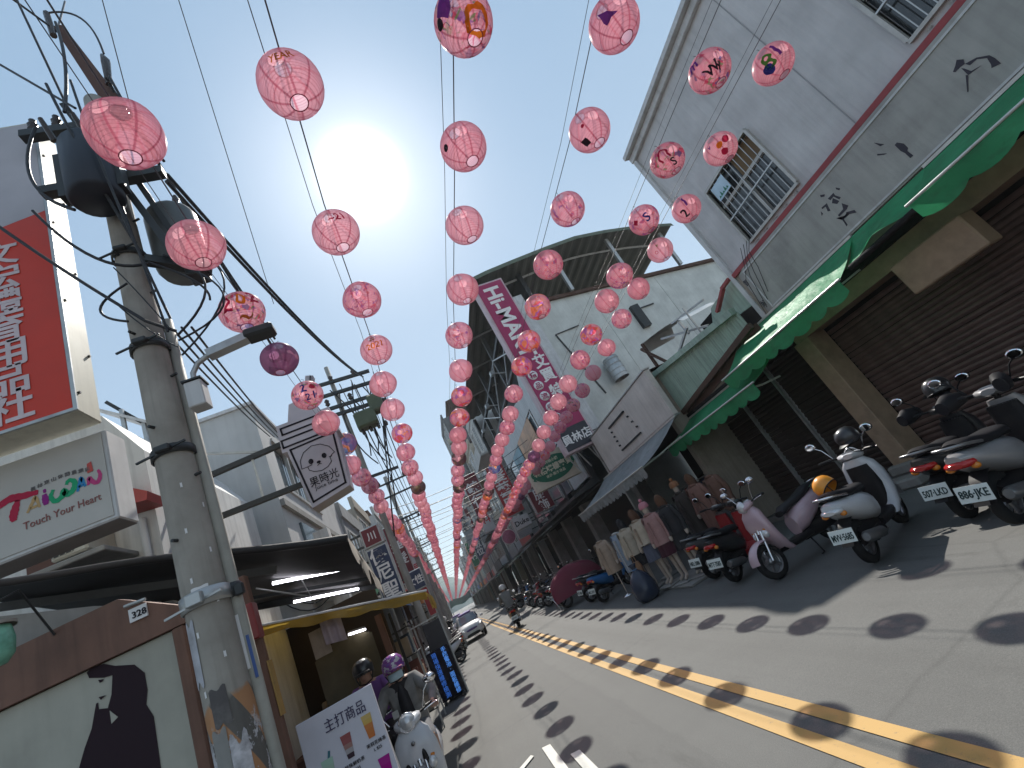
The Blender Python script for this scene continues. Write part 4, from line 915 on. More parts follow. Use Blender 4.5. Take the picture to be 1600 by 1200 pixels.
# street light on a bent arm, and its meter box
sm_ = thing('slim_pole', 'slim pale steel pole strapped beside the stout concrete power pole', 'pole', (-1.315, 3.70, 0))
part('shaft', MB().lathe([(.046, -.02), (.044, 3), (.040, 4.9), (0, 4.91)], 14, (-1.315, 3.70, 0)), M_SLIM, sm_)
part('cap_band', MB().lathe([(.047, 2.42), (.056, 2.43), (.056, 2.51), (.047, 2.52)], 14, (-1.315, 3.70, 0)).box((-1.29, 3.62, 2.41), (-1.23, 3.66, 2.49), .008), M_STEELD, sm_)
part('notice', MB().box((-1.33, 3.648, 1.95), (-1.308, 3.653, 2.3)), M_SIGNW, sm_); part('notice', MB().box((-1.295, 3.652, 1.88), (-1.277, 3.657, 2.15)), M('blue_notice', (.06, .11, .30, 1), .5, bump=0), sm_)
L = thing('street_light', 'grey street light on bent arm beside the power pole', 'street light', (-1.17, 3.6, 4.1))
part('arm', MB().tube([(-1.2, 3.6, 4.10), (-1.19, 3.6, 4.22), (-1.14, 3.6, 4.30), (-1.05, 3.6, 4.345)], .022, 8), M_STEELG, L)
part('head', MB().beam((-1.05, 3.6, 4.345), (-.70, 3.6, 4.40), .09, .07), M_STEELG, L); part('lens', MB().box((-.74, 3.53, 4.36), (-.50, 3.68, 4.45), .02), M_STEELD, L)
part('meter_box', MB().box((-1.245, 3.50, 3.86), (-1.12, 3.63, 4.09), .008), M_TRIMW, L); part('box_lid', MB().box((-1.255, 3.49, 4.093), (-1.11, 3.64, 4.108)), M_STEELD, L)
# cables in the air
def wire(name, label, runs, r=.012, group=None):
    t = thing(name, label, 'cable', runs[0][0], group)
    for a, b_, sg_ in runs: part('strand', MB().tube(droop(a, b_, sg_, r, 16), r, 5), M_WIRE, t)
    return t
wire('cable', 'thick black twisted cable from the near power pole to the far crossarms', [((-1.0, 3.7, 6.75), (.10, 13, 8.9), .35), ((-1.02, 3.7, 6.65), (.12, 13, 8.85), .38)], .022)
wire('cable', 'four parallel cables running past the street light to the far pole', [((-1.37+.075*k, 3.7, 4.85-.03*k), (-2.25+.08*k, 10.3, 6.75-.05*k), .08) for k in range(4)], .011)
wire('cable', 'two slack cables beside the grey transformer on the near pole', [((-1.1, 3.5, 7.3), (-.86, 5.5, 5.6), .0), ((-1.26, 3.5, 8.2), (-.9, 6.2, 6.2), .2)], .016)
wire('cable', 'cables rising out of sight from the near pole top', [((-1.62, 3.5, 7.5), (-1.95, 3.2, 10.4), 0), ((-1.66, 3.6, 9.4), (-2.6, 2.6, 10.2), 0), ((-1.65, 3.6, 9.5), (-1.95, 4.6, 12.4), 0), ((-1.5, 3.3, 7.4), (-2.5, 3.5, 9.2), 0)], .013)
wire('cable', 'thin cable crossing in front of the red sports sign', [((-2.6, 3.3, 6.7), (-1.38, 3.45, 4.75), .05), ((-1.38, 3.45, 4.75), (-1.2, 3.5, 4.6), 0)], .014)
wire('cable', 'fine wires stretched high over the street on the left', [((-1.26, 4, 7.6), (-1.0, 3.2, 10.2), 0), ((-.85, 7, 7.5), (-.25, 3.4, 9.9), 0)], .006)
# posters of a shop on the left: red sports goods sign
M_RED = M('red_sign_face', (.60, .040, .018, 1), .4, scale=1.5, bump=.02, dirt=.06); M_PINKW = M('pinkish_white_letters', (.62, .52, .54, 1), .5, bump=0)
M_BOXY = M('sunlit_sign_side', (.58, .56, .46, 1), .55, scale=3, streak=.25, dirt=.12); M_GREYF = M('grey_sign_face', (.47, .45, .49, 1), .5, scale=2, bump=.03)  # sign sides: the sun's yellowish white is put into their colour
T = thing('sports_sign', 'tall red and white box sign for a sports shop', 'sign', (-2.6, 3.7, 4.2))
part('box', MB().box((-3.3, 3.58, 4.22), (-1.995, 3.86, 7.78), .01), M_BOXY, T)
part('face', MB().prism([(-3.28, 3.575, 4.25), (-2.02, 3.575, 4.25), (-2.02, 3.575, 6.44), (-3.28, 3.575, 6.08)], (0, .004, 0)), M_RED, T)
part('upper_face', MB().prism([(-3.28, 3.575, 6.082), (-2.02, 3.575, 6.442), (-2.02, 3.575, 7.75), (-3.28, 3.575, 7.75)], (0, .004, 0)), M_GREYF, T)
part('edge_trim', MB().box((-2.012, 3.565, 4.22), (-1.985, 3.58, 7.78)).box((-3.3, 3.565, 4.22), (-2.013, 3.58, 4.245)), M_STEELG, T)
for ch, zz in zip('文宏體育用品社', [6.02, 5.74, 5.46, 5.18, 4.92, 4.67, 4.43]): lettering(T, ch, (-2.40, 3.572, zz), U, V, .27, M_PINKW, bold=.02)
for k in range(7): part('screw', MB().tube([(-1.995, 3.62+.2*(k % 2), 4.4+k*.48), (-1.98, 3.62+.2*(k % 2), 4.4+k*.48)], .012, 6), M_STEELD, T)
# tourism sign below it
T = thing('tourism_sign', 'cream box sign with colourful brush lettering TAiWAN', 'sign', (-2.6, 3.97, 3.4))
M_TF = M('cream_box_face', (.50, .475, .44, 1), .5, scale=1.5, bump=.02, dirt=.1)
part('box', MB().box((-3.3, 3.87, 3.39), (-1.99, 4.12, 4.17), .01), M_TRIMW, T); part('face', MB().box((-3.28, 3.862, 3.42), (-2.02, 3.869, 4.15)), M_TF, T)
part('underside', MB().box((-3.28, 3.88, 3.385), (-2.0, 4.11, 3.39)), M('grey_box_bottom', (.22, .215, .21, 1), .6), T)
def pm(n, c): return M('print_'+n, c, .65, bump=0, var=.05, spec=.12)
yf = 3.86
def stroke(pts, w, m, nm='brush_letter'):
    """one painted stroke of changing width, on the sign face"""
    q = []
    for i in range(len(pts)-1):
        p0, p1, p2, p3 = (Vector(pts[max(0, min(len(pts)-1, i+d))]) for d in (-1, 0, 1, 2))
        for j in range(6):
            t = j/6; q.append(.5*((2*p1)+(p2-p0)*t+(2*p0-5*p1+4*p2-p3)*t*t+(3*p1-p0-3*p2+p3)*t**3))
    pts = q+[Vector(pts[-1])]
    mb = MB(); L_ = []; R_ = []
    for i, p in enumerate(pts):
        a = Vector(pts[max(i-1, 0)]); b = Vector(pts[min(i+1, len(pts)-1)]); d = (b-a).normalized(); n = Vector((-d.y, d.x))
        ww = w*(.5+.6*sin(pi*(i+.8)/(len(pts)+.6))+.10*sin(i*1.9)); L_.append(Vector(p)+n*ww/2); R_.append(Vector(p)-n*ww/2)
    k = len(pts); v = [(p.x, yf-.001, p.y) for p in L_]+[(p.x, yf-.001, p.y) for p in R_]
    mb.add(v, [(i, i+1, k+i+1, k+i) for i in range(k-1)]); return part(nm, mb, m, T)
stroke([(-2.75, 3.80), (-2.66, 3.85), (-2.58, 3.84), (-2.47, 3.825)], .055, pm('crimson', (.45, .03, .07, 1)))
stroke([(-2.60, 3.82), (-2.62, 3.76), (-2.635, 3.70), (-2.63, 3.665)], .050, pm('crimson', (.45, .03, .07, 1)))
stroke([(-2.55, 3.69), (-2.51, 3.76), (-2.49, 3.79), (-2.47, 3.70)], .024, pm('tan', (.50, .33, .16, 1))); stroke([(-2.53, 3.715), (-2.48, 3.72)], .02, pm('tan', (.50, .33, .16, 1)))
stroke([(-2.435, 3.79), (-2.43, 3.74), (-2.43, 3.70)], .04, pm('plum', (.27, .03, .22, 1))); stroke([(-2.44, 3.815), (-2.42, 3.815)], .03, pm('plum', (.27, .03, .22, 1)))
stroke([(-2.375, 3.80), (-2.395, 3.75), (-2.37, 3.70), (-2.325, 3.72), (-2.31, 3.76), (-2.29, 3.72), (-2.25, 3.74), (-2.235, 3.80), (-2.27, 3.83), (-2.29, 3.80)], .040, pm('leaf', (.03, .36, .17, 1)))
stroke([(-2.225, 3.71), (-2.20, 3.78), (-2.19, 3.81), (-2.17, 3.73)], .026, pm('azure', (.04, .24, .50, 1))); stroke([(-2.215, 3.745), (-2.18, 3.75)], .018, pm('azure', (.04, .24, .50, 1)))
stroke([(-2.15, 3.73), (-2.14, 3.79), (-2.115, 3.74), (-2.085, 3.73), (-2.065, 3.78), (-2.075, 3.83)], .03, pm('rose', (.55, .07, .22, 1)))
part('seal', MB().prism([(-2.145, yf-.001, 3.83), (-2.105, yf-.001, 3.835), (-2.11, yf-.001, 3.92), (-2.14, yf-.001, 3.91)], (0, -.002, 0)), pm('sealred', (.55, .10, .09, 1)), T)
lettering(T, 'Touch Your Heart', (-2.33, yf, 3.60), (1, 0, .02), V, .075, pm('umber', (.30, .13, .12, 1)), bold=0, fitw=.50)
for i, ch in enumerate('員林東山休閒農業區'): lettering(T, ch, (-2.50+.045*i, yf, 3.865+.022*sin(pi*i/8)), U, V, .034, pm('greyink', (.20, .19, .19, 1)), bold=0)

# houses behind
M_WHITEW = M('white_render', (.64, .635, .62, 1), .75, scale=1.6, streak=.3, dirt=.12, bump=.15)
M_GREYW = M('pale_grey_render', (.50, .50, .495, 1), .75, scale=1.2, streak=.12, dirt=.06, bump=.1)
M_AC = M('yellowed_plastic', (.52, .49, .41, 1), .5, scale=4, dirt=.15, bump=0)
T = thing('white_house', 'white rendered house with roof shed and air conditioner behind the pole', 'building', (-5, 7, 0))
part('wall', MB().prism([(-9, 6.0, 0), (-2.72, 6.0, 0), (-2.72, 6.0, 5.08), (-3.1, 6.0, 5.76), (-9, 6.0, 5.76)], (0, 3.4, 0)), M_WHITEW, T)
part('roof_shed', MB().prism([(-3.80, 7.0, 6.72), (-3.02, 7.0, 6.08), (-3.02, 7.0, 6.03), (-3.80, 7.0, 6.67)], (0, 1.7, .35)), M_TRIMW, T)
for (x, z0, z1) in ((-3.4, 5.76, 6.5), (-3.15, 5.76, 6.15)): part('shed_post', MB().beam((x, 7.1, z0), (x, 7.1, z1), .05), M_STEELG, T)
part('shed_beam', MB().beam((-3.6, 7.15, 6.75), (-3.12, 7.15, 6.1), .05), M_STEELD, T)
ac = part('air_conditioner', MB().box((-3.48, 5.5, 3.92), (-3.15, 5.99, 4.27), .02), M_AC, T)
for k in range(7): part('grille_slat', MB().box((-3.46, 5.488, 3.96+k*.042), (-3.27, 5.499, 3.972+k*.042)), M_STEELD, ac)
for k in range(4): part('grille_bar', MB().box((-3.45+k*.055, 5.486, 3.95), (-3.44+k*.055, 5.4875, 4.25)), M_AC, ac)
ac = part('cage', MB().box((-3.75, 5.6, 3.86), (-3.5, 5.99, 4.2)), M_BRNST, T)
part('ledge', MB().box((-3.8, 5.4, 3.80), (-2.95, 5.99, 3.86), .01), M_CONC, T)
part('door_canopy', MB().prism([(-2.95, 5.99, 4.62), (-2.6, 5.99, 4.36), (-2.62, 5.99, 4.26), (-2.95, 5.99, 4.3)], (0, -.35, 0)), M('red_canopy', (.40, .06, .05, 1), .5, dirt=.2), T)
part('drain_pipe', MB().tube([(-2.85, 5.95, 4.2), (-2.85, 5.95, .0)], .04, 8), M_TRIMW, T)
T = thing('grey_house', 'tall plain pale grey house with street side windows behind the dog sign', 'building', (-5, 12, 0))
mb = MB(); mb.box((-9, 10.2, 0), (-2.42, 10.5, 7.62)); mb.box((-2.62, 10.5, 0), (-2.42, 17, 5.7)).box((-2.62, 10.5, 7.05), (-2.42, 17, 7.62)).box((-2.62, 10.5, 5.7), (-2.42, 11.0, 7.05)).box((-2.62, 14.2, 5.7), (-2.42, 17, 7.05)); part('wall', mb, M_GREYW, T)
part('roof', MB().box((-9, 10.52, 7.4), (-2.64, 17, 7.55)), M_GREYW, T); part('parapet_cap', MB().box((-9.02, 10.15, 7.622), (-2.36, 10.35, 7.70)).box((-2.50, 10.351, 7.622), (-2.36, 17, 7.70)), M_TRIMW, T)
f = part('window', MB().box((-2.50, 11.0, 5.7), (-2.38, 14.2, 5.78)).box((-2.50, 11.0, 6.97), (-2.38, 14.2, 7.05)).box((-2.48, 12.0, 5.781), (-2.40, 12.08, 6.969)).box((-2.48, 13.1, 5.781), (-2.40, 13.18, 6.969)), M_ALU, T)
for a, b_ in ((11.0, 12.0), (12.08, 13.1), (13.18, 14.2)): part('pane', MB().box((-2.56, a, 5.781), (-2.52, b_, 6.969)), M_GLASSB, f)
part('band', MB().box((-2.418, 10.2, 5.1), (-2.33, 17, 5.25)), M_CONC, T)
part('lower_window', MB().box((-2.418, 11.2, 3.6), (-2.36, 12.6, 4.9)), M_GLASSB, T); part('ledge', MB().box((-2.418, 10.3, 3.1), (-1.9, 13, 3.25)), M_WHITEW, T)
part('pillar', MB().box((-2.1, 10.6, 0), (-1.8, 10.9, 4.4)), M_WHITEW, T)
for k in range(3): part('cable', MB().tube(droop((-2.6-.2*k, 10.15, 3.5), (-1.9+.1*k, 10.15, 3.4), .35+.1*k, .01), .012, 5), M_WIRE, T)

# bubble tea style sign shaped like a cup, with a dog's face
T = thing('dog_sign', 'white cup shaped box sign with a cartoon dog face and straw', 'sign', (-1, 7.1, 3.9))
M_CUP = M('cup_sign_face', (.50, .47, .52, 1), .5, scale=2, bump=.02); M_INK = pm('ink', (.02, .018, .025, 1))
part('box', MB().prism([(-1.44, 7.0, 4.78), (-1.41, 7.0, 5.24), (-.60, 7.0, 5.24), (-.57, 7.0, 4.80), (-.62, 7.0, 4.79), (-.70, 7.0, 3.90), (-1.28, 7.0, 3.80), (-1.37, 7.0, 4.775)], (0, .34, 0)), M_CUP, T)
part('straw', MB().beam((-.98, 7.15, 5.24), (-.72, 7.15, 5.95), .13, .12), M_CUP, T); part('straw_line', MB().beam((-.75, 7.07, 5.78), (-.70, 7.07, 5.93), .07, .004), M_INK, T)
part('lid', MB().prism([(-1.25, 7.05, 5.242), (-1.15, 7.05, 5.55), (-.85, 7.05, 5.58), (-.72, 7.05, 5.242)], (0, .24, 0)), M_CUP, T)
def outline(pts, w, m=M_INK, nm='line', y=6.996, closed=True):
    mb = MB(); q = pts+[pts[0]] if closed else pts
    for a, b_ in zip(q, q[1:]):
        d = (Vector(b_)-Vector(a)).normalized()*w*.5; mb.beam((a[0]-d.x, y, a[1]-d.y), (b_[0]+d.x, y, b_[1]+d.y), w, .004, up=(0, 1, 0))
    return part(nm, mb, m, T)
outline([(-1.36, 5.06), (-1.36, 5.17), (-.66, 5.17), (-.66, 5.06)], .028, nm='lid_line'); outline([(-1.40, 4.85), (-1.40, 4.97), (-.62, 4.97), (-.62, 4.85)], .028, nm='lid_line')
outline([(-1.32, 4.78), (-1.24, 3.88), (-.745, 3.96), (-.67, 4.80)], .028, nm='cup_line')
hd = [(-1.27+.02, 4.42), (-1.24, 4.55), (-1.16, 4.66), (-1.03, 4.715), (-.90, 4.69), (-.79, 4.60), (-.745, 4.48), (-.79, 4.46), (-.83, 4.43), (-.83, 4.36), (-.90, 4.30), (-1.0, 4.28), (-1.10, 4.31), (-1.16, 4.36), (-1.165, 4.42)]
outline(hd, .009, nm='dog_outline')
def blob(cx, cz, rx, rz_, nm, y=6.995): part(nm, MB().prism([(cx+rx*cos(a), y, cz+rz_*sin(a)) for a in [2*pi*i/14 for i in range(14)]], (0, -.003, 0)), M_INK, T)
blob(-1.10, 4.48, .036, .042, 'dog_eye'); blob(-.90, 4.49, .036, .042, 'dog_eye'); blob(-1.0, 4.425, .03, .022, 'dog_nose')
outline([(-1.03, 4.38), (-1.0, 4.395), (-.97, 4.38)], .008, nm='dog_mouth', closed=False); outline([(-1.17, 4.42), (-1.10, 4.425)], .008, nm='dog_whisker', closed=False); outline([(-.84, 4.44), (-.80, 4.435)], .008, nm='dog_whisker', closed=False)
lettering(T, '果時光', (-1.0, 6.995, 4.165), U, V, .15, M_INK, bold=.0, fitw=.42); lettering(T, 'Juice time', (-1.0, 6.995, 4.05), U, V, .075, M_INK, bold=-.005)
for a, b_, w in (((-3.5, 7.2, 4.92), (-1.35, 7.2, 5.02), .075), ((-3.5, 7.2, 4.33), (-1.35, 7.2, 4.27), .075), ((-3.45, 7.2, 5.75), (-1.75, 7.2, 5.02), .035), ((-1.9, 7.2, 4.98), (-1.9, 7.2, 4.30), .03)): part('bracket', MB().beam(a, b_, w), M_STEELD if w > .05 else M_STEELG, T)

# mural wall, timber beam, house number
M_WOOD = M('reddish_timber', (.20, .105, .075, 1), .7, var=.35, scale=2.5, bump=.3, streak=.5, dirtcol=(.05, .03, .025, 1)); M_MURAL = M('pale_green_wall', (.42, .405, .345, 1), .7, scale=2, dirt=.18, streak=.12, bump=.1)
T = thing('mural_wall', 'pale wall panel painted with a dark silhouette of a long haired woman in a cap', 'wall', (-2.5, 3.95, 0))
part('panel', MB().box((-3.6, 3.9, .09), (-1.80, 4.0, 2.44), .005), M_MURAL, T)
WO = [(-2.33, 2.43), (-2.3, 2.445), (-2.23, 2.435), (-2.17, 2.39), (-2.06, 2.34), (-2.01, 2.26), (-2.01, 2.15), (-2.03, 2.07), (-2.0, 1.98), (-2.02, 1.2), (-2.55, 1.2), (-2.43, 1.91), (-2.39, 2.0), (-2.34, 2.09), (-2.3, 2.22), (-2.29, 2.22), (-2.29, 2.18), (-2.24, 2.16), (-2.21, 2.23), (-2.19, 2.34), (-2.24, 2.35), (-2.32, 2.39)]
M_SIL = pm('silhouette', (.028, .016, .022, 1))
part('painted_figure', MB().prism([(x, 3.898, z) for x, z in WO], (0, -.003, 0)), M_SIL, T)
for pl, m_ in (([(-2.23, 2.14), (-2.19, 2.08), (-2.23, 2.06)], M_MURAL), ([(-2.27, 2.352), (-2.24, 2.342), (-2.25, 2.33), (-2.263, 2.33)], M_SIL), ([(-2.28, 2.25), (-2.24, 2.24), (-2.27, 2.228)], M_SIL)): part('painted_detail', MB().prism([(x, 3.894, z) for x, z in pl], (0, -.003, 0)), m_, T)
part('edge_post', MB().box((-1.80, 3.86, .09), (-1.72, 4.0, 2.44), .01), M_WOOD, T)
part('beam', MB().prism([(-3.6, 3.86, 2.445), (-1.70, 3.86, 2.445), (-1.70, 3.86, 2.56), (-2.08, 3.86, 2.80), (-2.4, 3.86, 2.79), (-3.6, 3.86, 2.74)], (0, .16, 0)), M_WOOD, T)
part('number_plate', MB().box((-2.02, 3.845, 2.60), (-1.91, 3.858, 2.69)), M_SIGNW, T); lettering(T, '328', (-1.955, 3.844, 2.642), U, V, .055, M_INK, bold=.02)
part('number_lamp', MB().tube([(-2.03, 3.83, 2.72), (-1.90, 3.83, 2.71)], .012, 6), M_STEELG, T)
part('wall', MB().prism([(-6, 4.28, .09), (-1.95, 4.28, .09), (-1.95, 4.28, 2.70), (-2.46, 4.28, 2.95), (-3.7, 4.28, 3.42), (-6, 4.28, 3.45)], (0, .12, 0)), M_CONC, T)
T = thing('green_lamp', 'green glass lantern lamp hanging at the left by the timber beam', 'lamp', (-2.47, 3.4, 2.6))
part('glass', MB().lathe([(0, 2.58), (.05, 2.59), (.085, 2.64), (.09, 2.72), (.075, 2.8)], 14, (-2.46, 3.4, 0)), M('green_lamp_glass', (.22, .52, .38, 1), .2, var=.4, scale=14, bump=0), T)
part('cap', MB().lathe([(.10, 2.80), (.10, 2.82), (.03, 2.84), (.01, 2.95), (0, 2.95)], 14, (-2.46, 3.4, 0)), M_BEIGE, T)
part('hook', MB().tube([(-2.46, 3.4, 2.95), (-2.46, 3.6, 3.05), (-2.46, 3.86, 2.75)], .008, 5), M_STEELD, T)

# black tarpaulin awning with tube lights
M_TARP = M('black_tarpaulin', (.018, .016, .017, 1), .6, scale=3, bump=.2); M_TORN = M('torn_beige_canvas', (.42, .37, .31, 1), .8, scale=4, dirt=.35)
T = thing('black_awning', 'sagging black tarpaulin awning with tube lights and a torn beige valance', 'awning', (-2, 6, 2.6))
def q4(a, b): 
    n_ = Vector((-3.7, 4.45, 3.72)); e_ = Vector((-.62, 4.45, 2.66)); f0 = Vector((-3.4, 7.5, 3.28)); f1 = Vector((-.82, 7.5, 2.50))
    p = (n_*(1-a)+e_*a)*(1-b)+(f0*(1-a)+f1*a)*b; p.z -= .05*sin(pi*b)+.02*sin(a*9); return p
part('canopy', MB().grid(q4, 16, 10), M_TARP, T)
part('near_edge', MB().tube([q4(i/10, 0)+Vector((0, 0, -.02)) for i in range(11)], .035, 6), M_TARP, T); part('far_edge', MB().beam(q4(0, 1), q4(1, 1), .05, .14), M_STEELD, T)
part('purlin', MB().beam(q4(0, .2)+Vector((0, 0, -.06)), q4(.75, .2)+Vector((0, 0, -.06)), .05, .07), M_CONCD, T)
part('purlin', MB().beam(q4(.2, .62)+Vector((0, 0, -.05)), q4(.98, .62)+Vector((0, 0, -.05)), .04), M_STEELD, T)
part('valance', MB().grid(lambda a, b: (-.62-.2*a+.02*sin(a*17)*b, 4.45+3.05*a, 2.66-.16*a-(.16+.10*sin(a*23)**2+.06*sin(a*57))*b), 40, 3), M_TORN, T)
def tubelight(label, a, b_, s=9):
    t = thing('tube_light', label, 'lamp', a)
    part('tube', MB().tube([a, b_], .016, 8), emat('lit_tube', (.92, .90, 1, 1), s) if 'lit_tube' not in bpy.data.materials else bpy.data.materials['lit_tube'], t)
    part('batten', MB().beam(Vector(a)+Vector((0, 0, .035)), Vector(b_)+Vector((0, 0, .035)), .035, .03), M_STEELG, t); return t
t = tubelight('lit fluorescent tube under the middle of the black awning', (-1.68, 5.8, 2.82), (-.95, 5.8, 2.62))
part('wire', MB().tube([(-1.4, 5.8, 2.75), (-1.38, 6.0, 2.45)], .006, 4).tube([(-1.85, 5.8, 2.85), (-1.5, 6.3, 2.6)], .012, 4), M_STEELG, t)
tubelight('lit fluorescent tube along the far edge of the black awning', (-1.90, 7.2, 2.75), (-1.08, 7.2, 2.52))
T = thing('red_post', 'reddish brown wooden post with a red cabinet behind the power pole', 'post', (-1.48, 4.4, 0))
part('shaft', MB().box((-1.53, 4.36, .09), (-1.45, 4.44, 2.7), .008), M_WOOD, T); part('cabinet', MB().box((-1.55, 4.30, 2.18), (-1.43, 4.42, 2.46), .01), M('red_enamel', (.30, .06, .06, 1), .45, dirt=.2), T)
part('hazard_wrap', MB().box((-1.445, 4.35, 1.6), (-1.437, 4.45, 2.0)), M_YEL, T)
# yellow awning and the food stall below
M_YAWN = awnmat('mustard_awning_canvas', (.42, .27, .035, 1))
T = thing('yellow_awning', 'mustard yellow canvas awning over the food stall', 'awning', (-1.5, 9, 2.3))
part('canopy', MB().grid(lambda a, b: (-2.75+2.44*a, 8+2.3*b, 2.80-.69*a-.04*sin(pi*b)-.03*sin(a*12)), 16, 6), M_YAWN, T)
part('valance', MB().grid(lambda a, b: (-2.75+2.44*a, 7.98-.02*sin(a*30)*b, 2.80-.69*a-.12*b-.02*sin(a*25)*b), 30, 2), M_YAWN, T)
part('end_valance', MB().grid(lambda a, b: (-.30+.02*sin(a*20)*b, 8+2.3*a, 2.11-(.22+.05*sin(a*31))*b), 24, 2), M_YAWN, T)
part('front_bar', MB().tube([(-2.8, 7.99, 2.83), (-.28, 7.99, 2.125)], .018, 6), M_TRIMW, T)
for x in (-2.4, -1.15): part('post', MB().beam((x, 10.1, .09), (x, 10.1, 2.2), .05), M_STEELD, T)
T = thing('food_stall', 'dark food stall with olive screens and counter under the yellow awning', 'stall', (-2, 9, 0))
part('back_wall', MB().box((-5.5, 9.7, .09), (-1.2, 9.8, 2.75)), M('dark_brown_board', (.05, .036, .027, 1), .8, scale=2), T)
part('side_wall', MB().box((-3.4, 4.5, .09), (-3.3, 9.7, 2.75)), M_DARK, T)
part('screen', MB().grid(lambda a, b: (-2.3+.95*a, 8.9+.1*sin(a*4), 1.25+.75*b+.15*sin(pi*a)*b), 12, 4), M('olive_screen', (.10, .085, .05, 1), .5, var=.4, scale=3), T)
part('counter', MB().box((-2.9, 8.1, .09), (-1.25, 8.7, .95), .02), M_BRNST, T); part('shelf', MB().box((-2.6, 9.4, 1.2), (-1.3, 9.69, 1.24)), M_WOOD, T)
for k in range(7): part('jar', MB().lathe([(0, 1.241), (.05, 1.241), (.055, 1.3), (.05, 1.38), (.03, 1.4), (0, 1.4)], 8, (-2.5+k*.17, 9.55, 0)), [M_BEIGE, M_WOOD, M_STEELG][k % 3], T)
part('hanging_cloth', MB().grid(lambda a, b: (-1.92+.30*a, 8.25+.03*sin(a*14), 2.48-.07*a-.36*b), 14, 3), M('pale_mauve_cloth', (.38, .33, .38, 1), .8), T)
part('hanging_panel', MB().box((-2.15, 8.4, 2.0), (-1.9, 8.42, 2.4)), M_BEIGE, T)
part('post', MB().box((-1.25, 8.9, .09), (-1.15, 9.0, 2.2)), M_WOOD, T); part('pot', MB().lathe([(0, .951), (.18, .951), (.2, 1.0), (.2, 1.2), (.22, 1.21)], 14, (-1.6, 8.4, 0)), M_STEELG, T)
tubelight('short lit tube inside the food stall', (-1.69, 8.8, 2.13), (-1.42, 8.8, 2.08), 9)
# drinks board in front
T = thing('drinks_board', 'white drinks menu board with pictures of coloured cups', 'board', (-1.07, 4.3, 0))
M_BRD = M('white_menu_board', (.56, .54, .60, 1), .5, scale=2, bump=.02)
part('panel', MB().box((-1.355, 4.3, .05), (-.785, 4.33, 1.49), .004), M_BRD, T)
yb = 4.297
lettering(T, '主打商品', (-1.02, yb, 1.385), U, V, .085, pm('indigo', (.05, .04, .09, 1)), bold=.0, fitw=.30)
def cup(cx, cz, h, w, cols):
    n = len(cols)
    for k, c_ in enumerate(cols):
        a0, a1 = k/n, (k+1)/n; w0, w1 = w*(.62+.38*a0), w*(.62+.38*a1)
        part('cup_picture', MB().prism([(cx-w0/2, yb, cz+h*a0), (cx+w0/2, yb, cz+h*a0), (cx+w1/2, yb, cz+h*a1), (cx-w1/2, yb, cz+h*a1)], (0, -.002, 0)), pm('cup%d' % (hash(c_) % 9973), (*c_, 1)), T)
cup(-.885, 1.165, .155, .075, [(.50, .16, .05), (.50, .17, .05), (.52, .19, .06), (.55, .36, .10), (.55, .38, .14)])
cup(-1.055, 1.12, .155, .075, [(.05, .03, .04), (.36, .33, .34), (.33, .18, .16), (.30, .10, .10), (.30, .09, .09)])
cup(-1.215, 1.03, .165, .085, [(.42, .45, .30), (.40, .48, .36), (.38, .50, .40), (.36, .52, .42)])
part('straw_picture', MB().beam((-1.20, yb, 1.19), (-1.185, yb, 1.235), .016, .003, up=(0, 1, 0)), pm('teal', (.05, .16, .20, 1)), T)
cup(-.855, .87, .15, .085, [(.30, .01, .18), (.33, .01, .20), (.35, .02, .22)]); cup(-1.04, .78, .15, .08, [(.6, .4, .1), (.6, .45, .15)]); cup(-1.22, .72, .15, .08, [(.5, .2, .2), (.5, .25, .25)])
for tx, x, z in (('茉莉花綠茶', -.87, 1.125), ('珍珠鮮奶茶', -1.045, 1.08), ('檸檬綠茶', -1.22, .99)): lettering(T, tx, (x, yb, z), U, V, .026, M_INK, bold=0)
for tx, x, z in (('L $25', -.87, 1.085), ('L $35', -1.045, 1.04), ('L $30', -1.22, .95)): lettering(T, tx, (x, yb, z), U, V, .024, M_INK, bold=0)
part('leg', MB().beam((-1.33, 4.34, 1.4), (-1.33, 4.62, .0), .025), M_STEELG, T); part('leg', MB().beam((-.81, 4.34, 1.4), (-.81, 4.62, .0), .025), M_STEELG, T)
# LED repair sign
T = thing('led_sign', 'upright black LED sign with two columns of glowing blue characters', 'sign', (-.72, 12.5, 0))
part('cabinet', MB().box((-1.0, 12.5, .08), (-.44, 12.64, 1.12), .01), M_INK, T)
M_LED = emat('blue_led_dots', (.05, .22, .9, 1), .45); M_LED2 = emat('pale_led_dots', (.10, .34, 1.0, 1), .55)
for ch, k in zip('手機電池·面板維修', range(9)): lettering(T, ch, (-.585, 12.495, 1.055-k*.111), U, V, .105, M_LED2, bold=.01)
for ch, k in zip('現場快速維修檢測', range(8)): lettering(T, ch, (-.83, 12.495, 1.02-k*.12), U, V, .11, M_LED, bold=.0)
for x in (-.95, -.5): part('foot', MB().box((x-.03, 12.42, .0), (x+.03, 12.75, .08), .01), M_STEELD, T)
T = thing('phone_shop_panel', 'dark shop panel with steel frame above the blue LED sign', 'panel', (-.6, 12.7, 1))
part('panel', MB().box((-.86, 12.75, .0), (-.42, 12.85, 1.72), .01), M('charcoal_panel', (.035, .035, .045, 1), .4), T); part('frame', MB().beam((-.41, 12.7, 0), (-.41, 12.7, 1.8), .03).beam((-1.2, 12.7, 1.78), (-.41, 12.7, 1.78), .03), M_STEELG, T)
T = thing('display_rack', 'cluttered shop rack with boxes beside the stall', 'rack', (-1.3, 11, 0))
for x, y in ((-1.6, 10.4), (-.95, 10.4), (-1.6, 11.6), (-.95, 11.6)): part('post', MB().beam((x, y, .0), (x, y, 1.95), .03), M_STEELG, T)
random.seed(21)
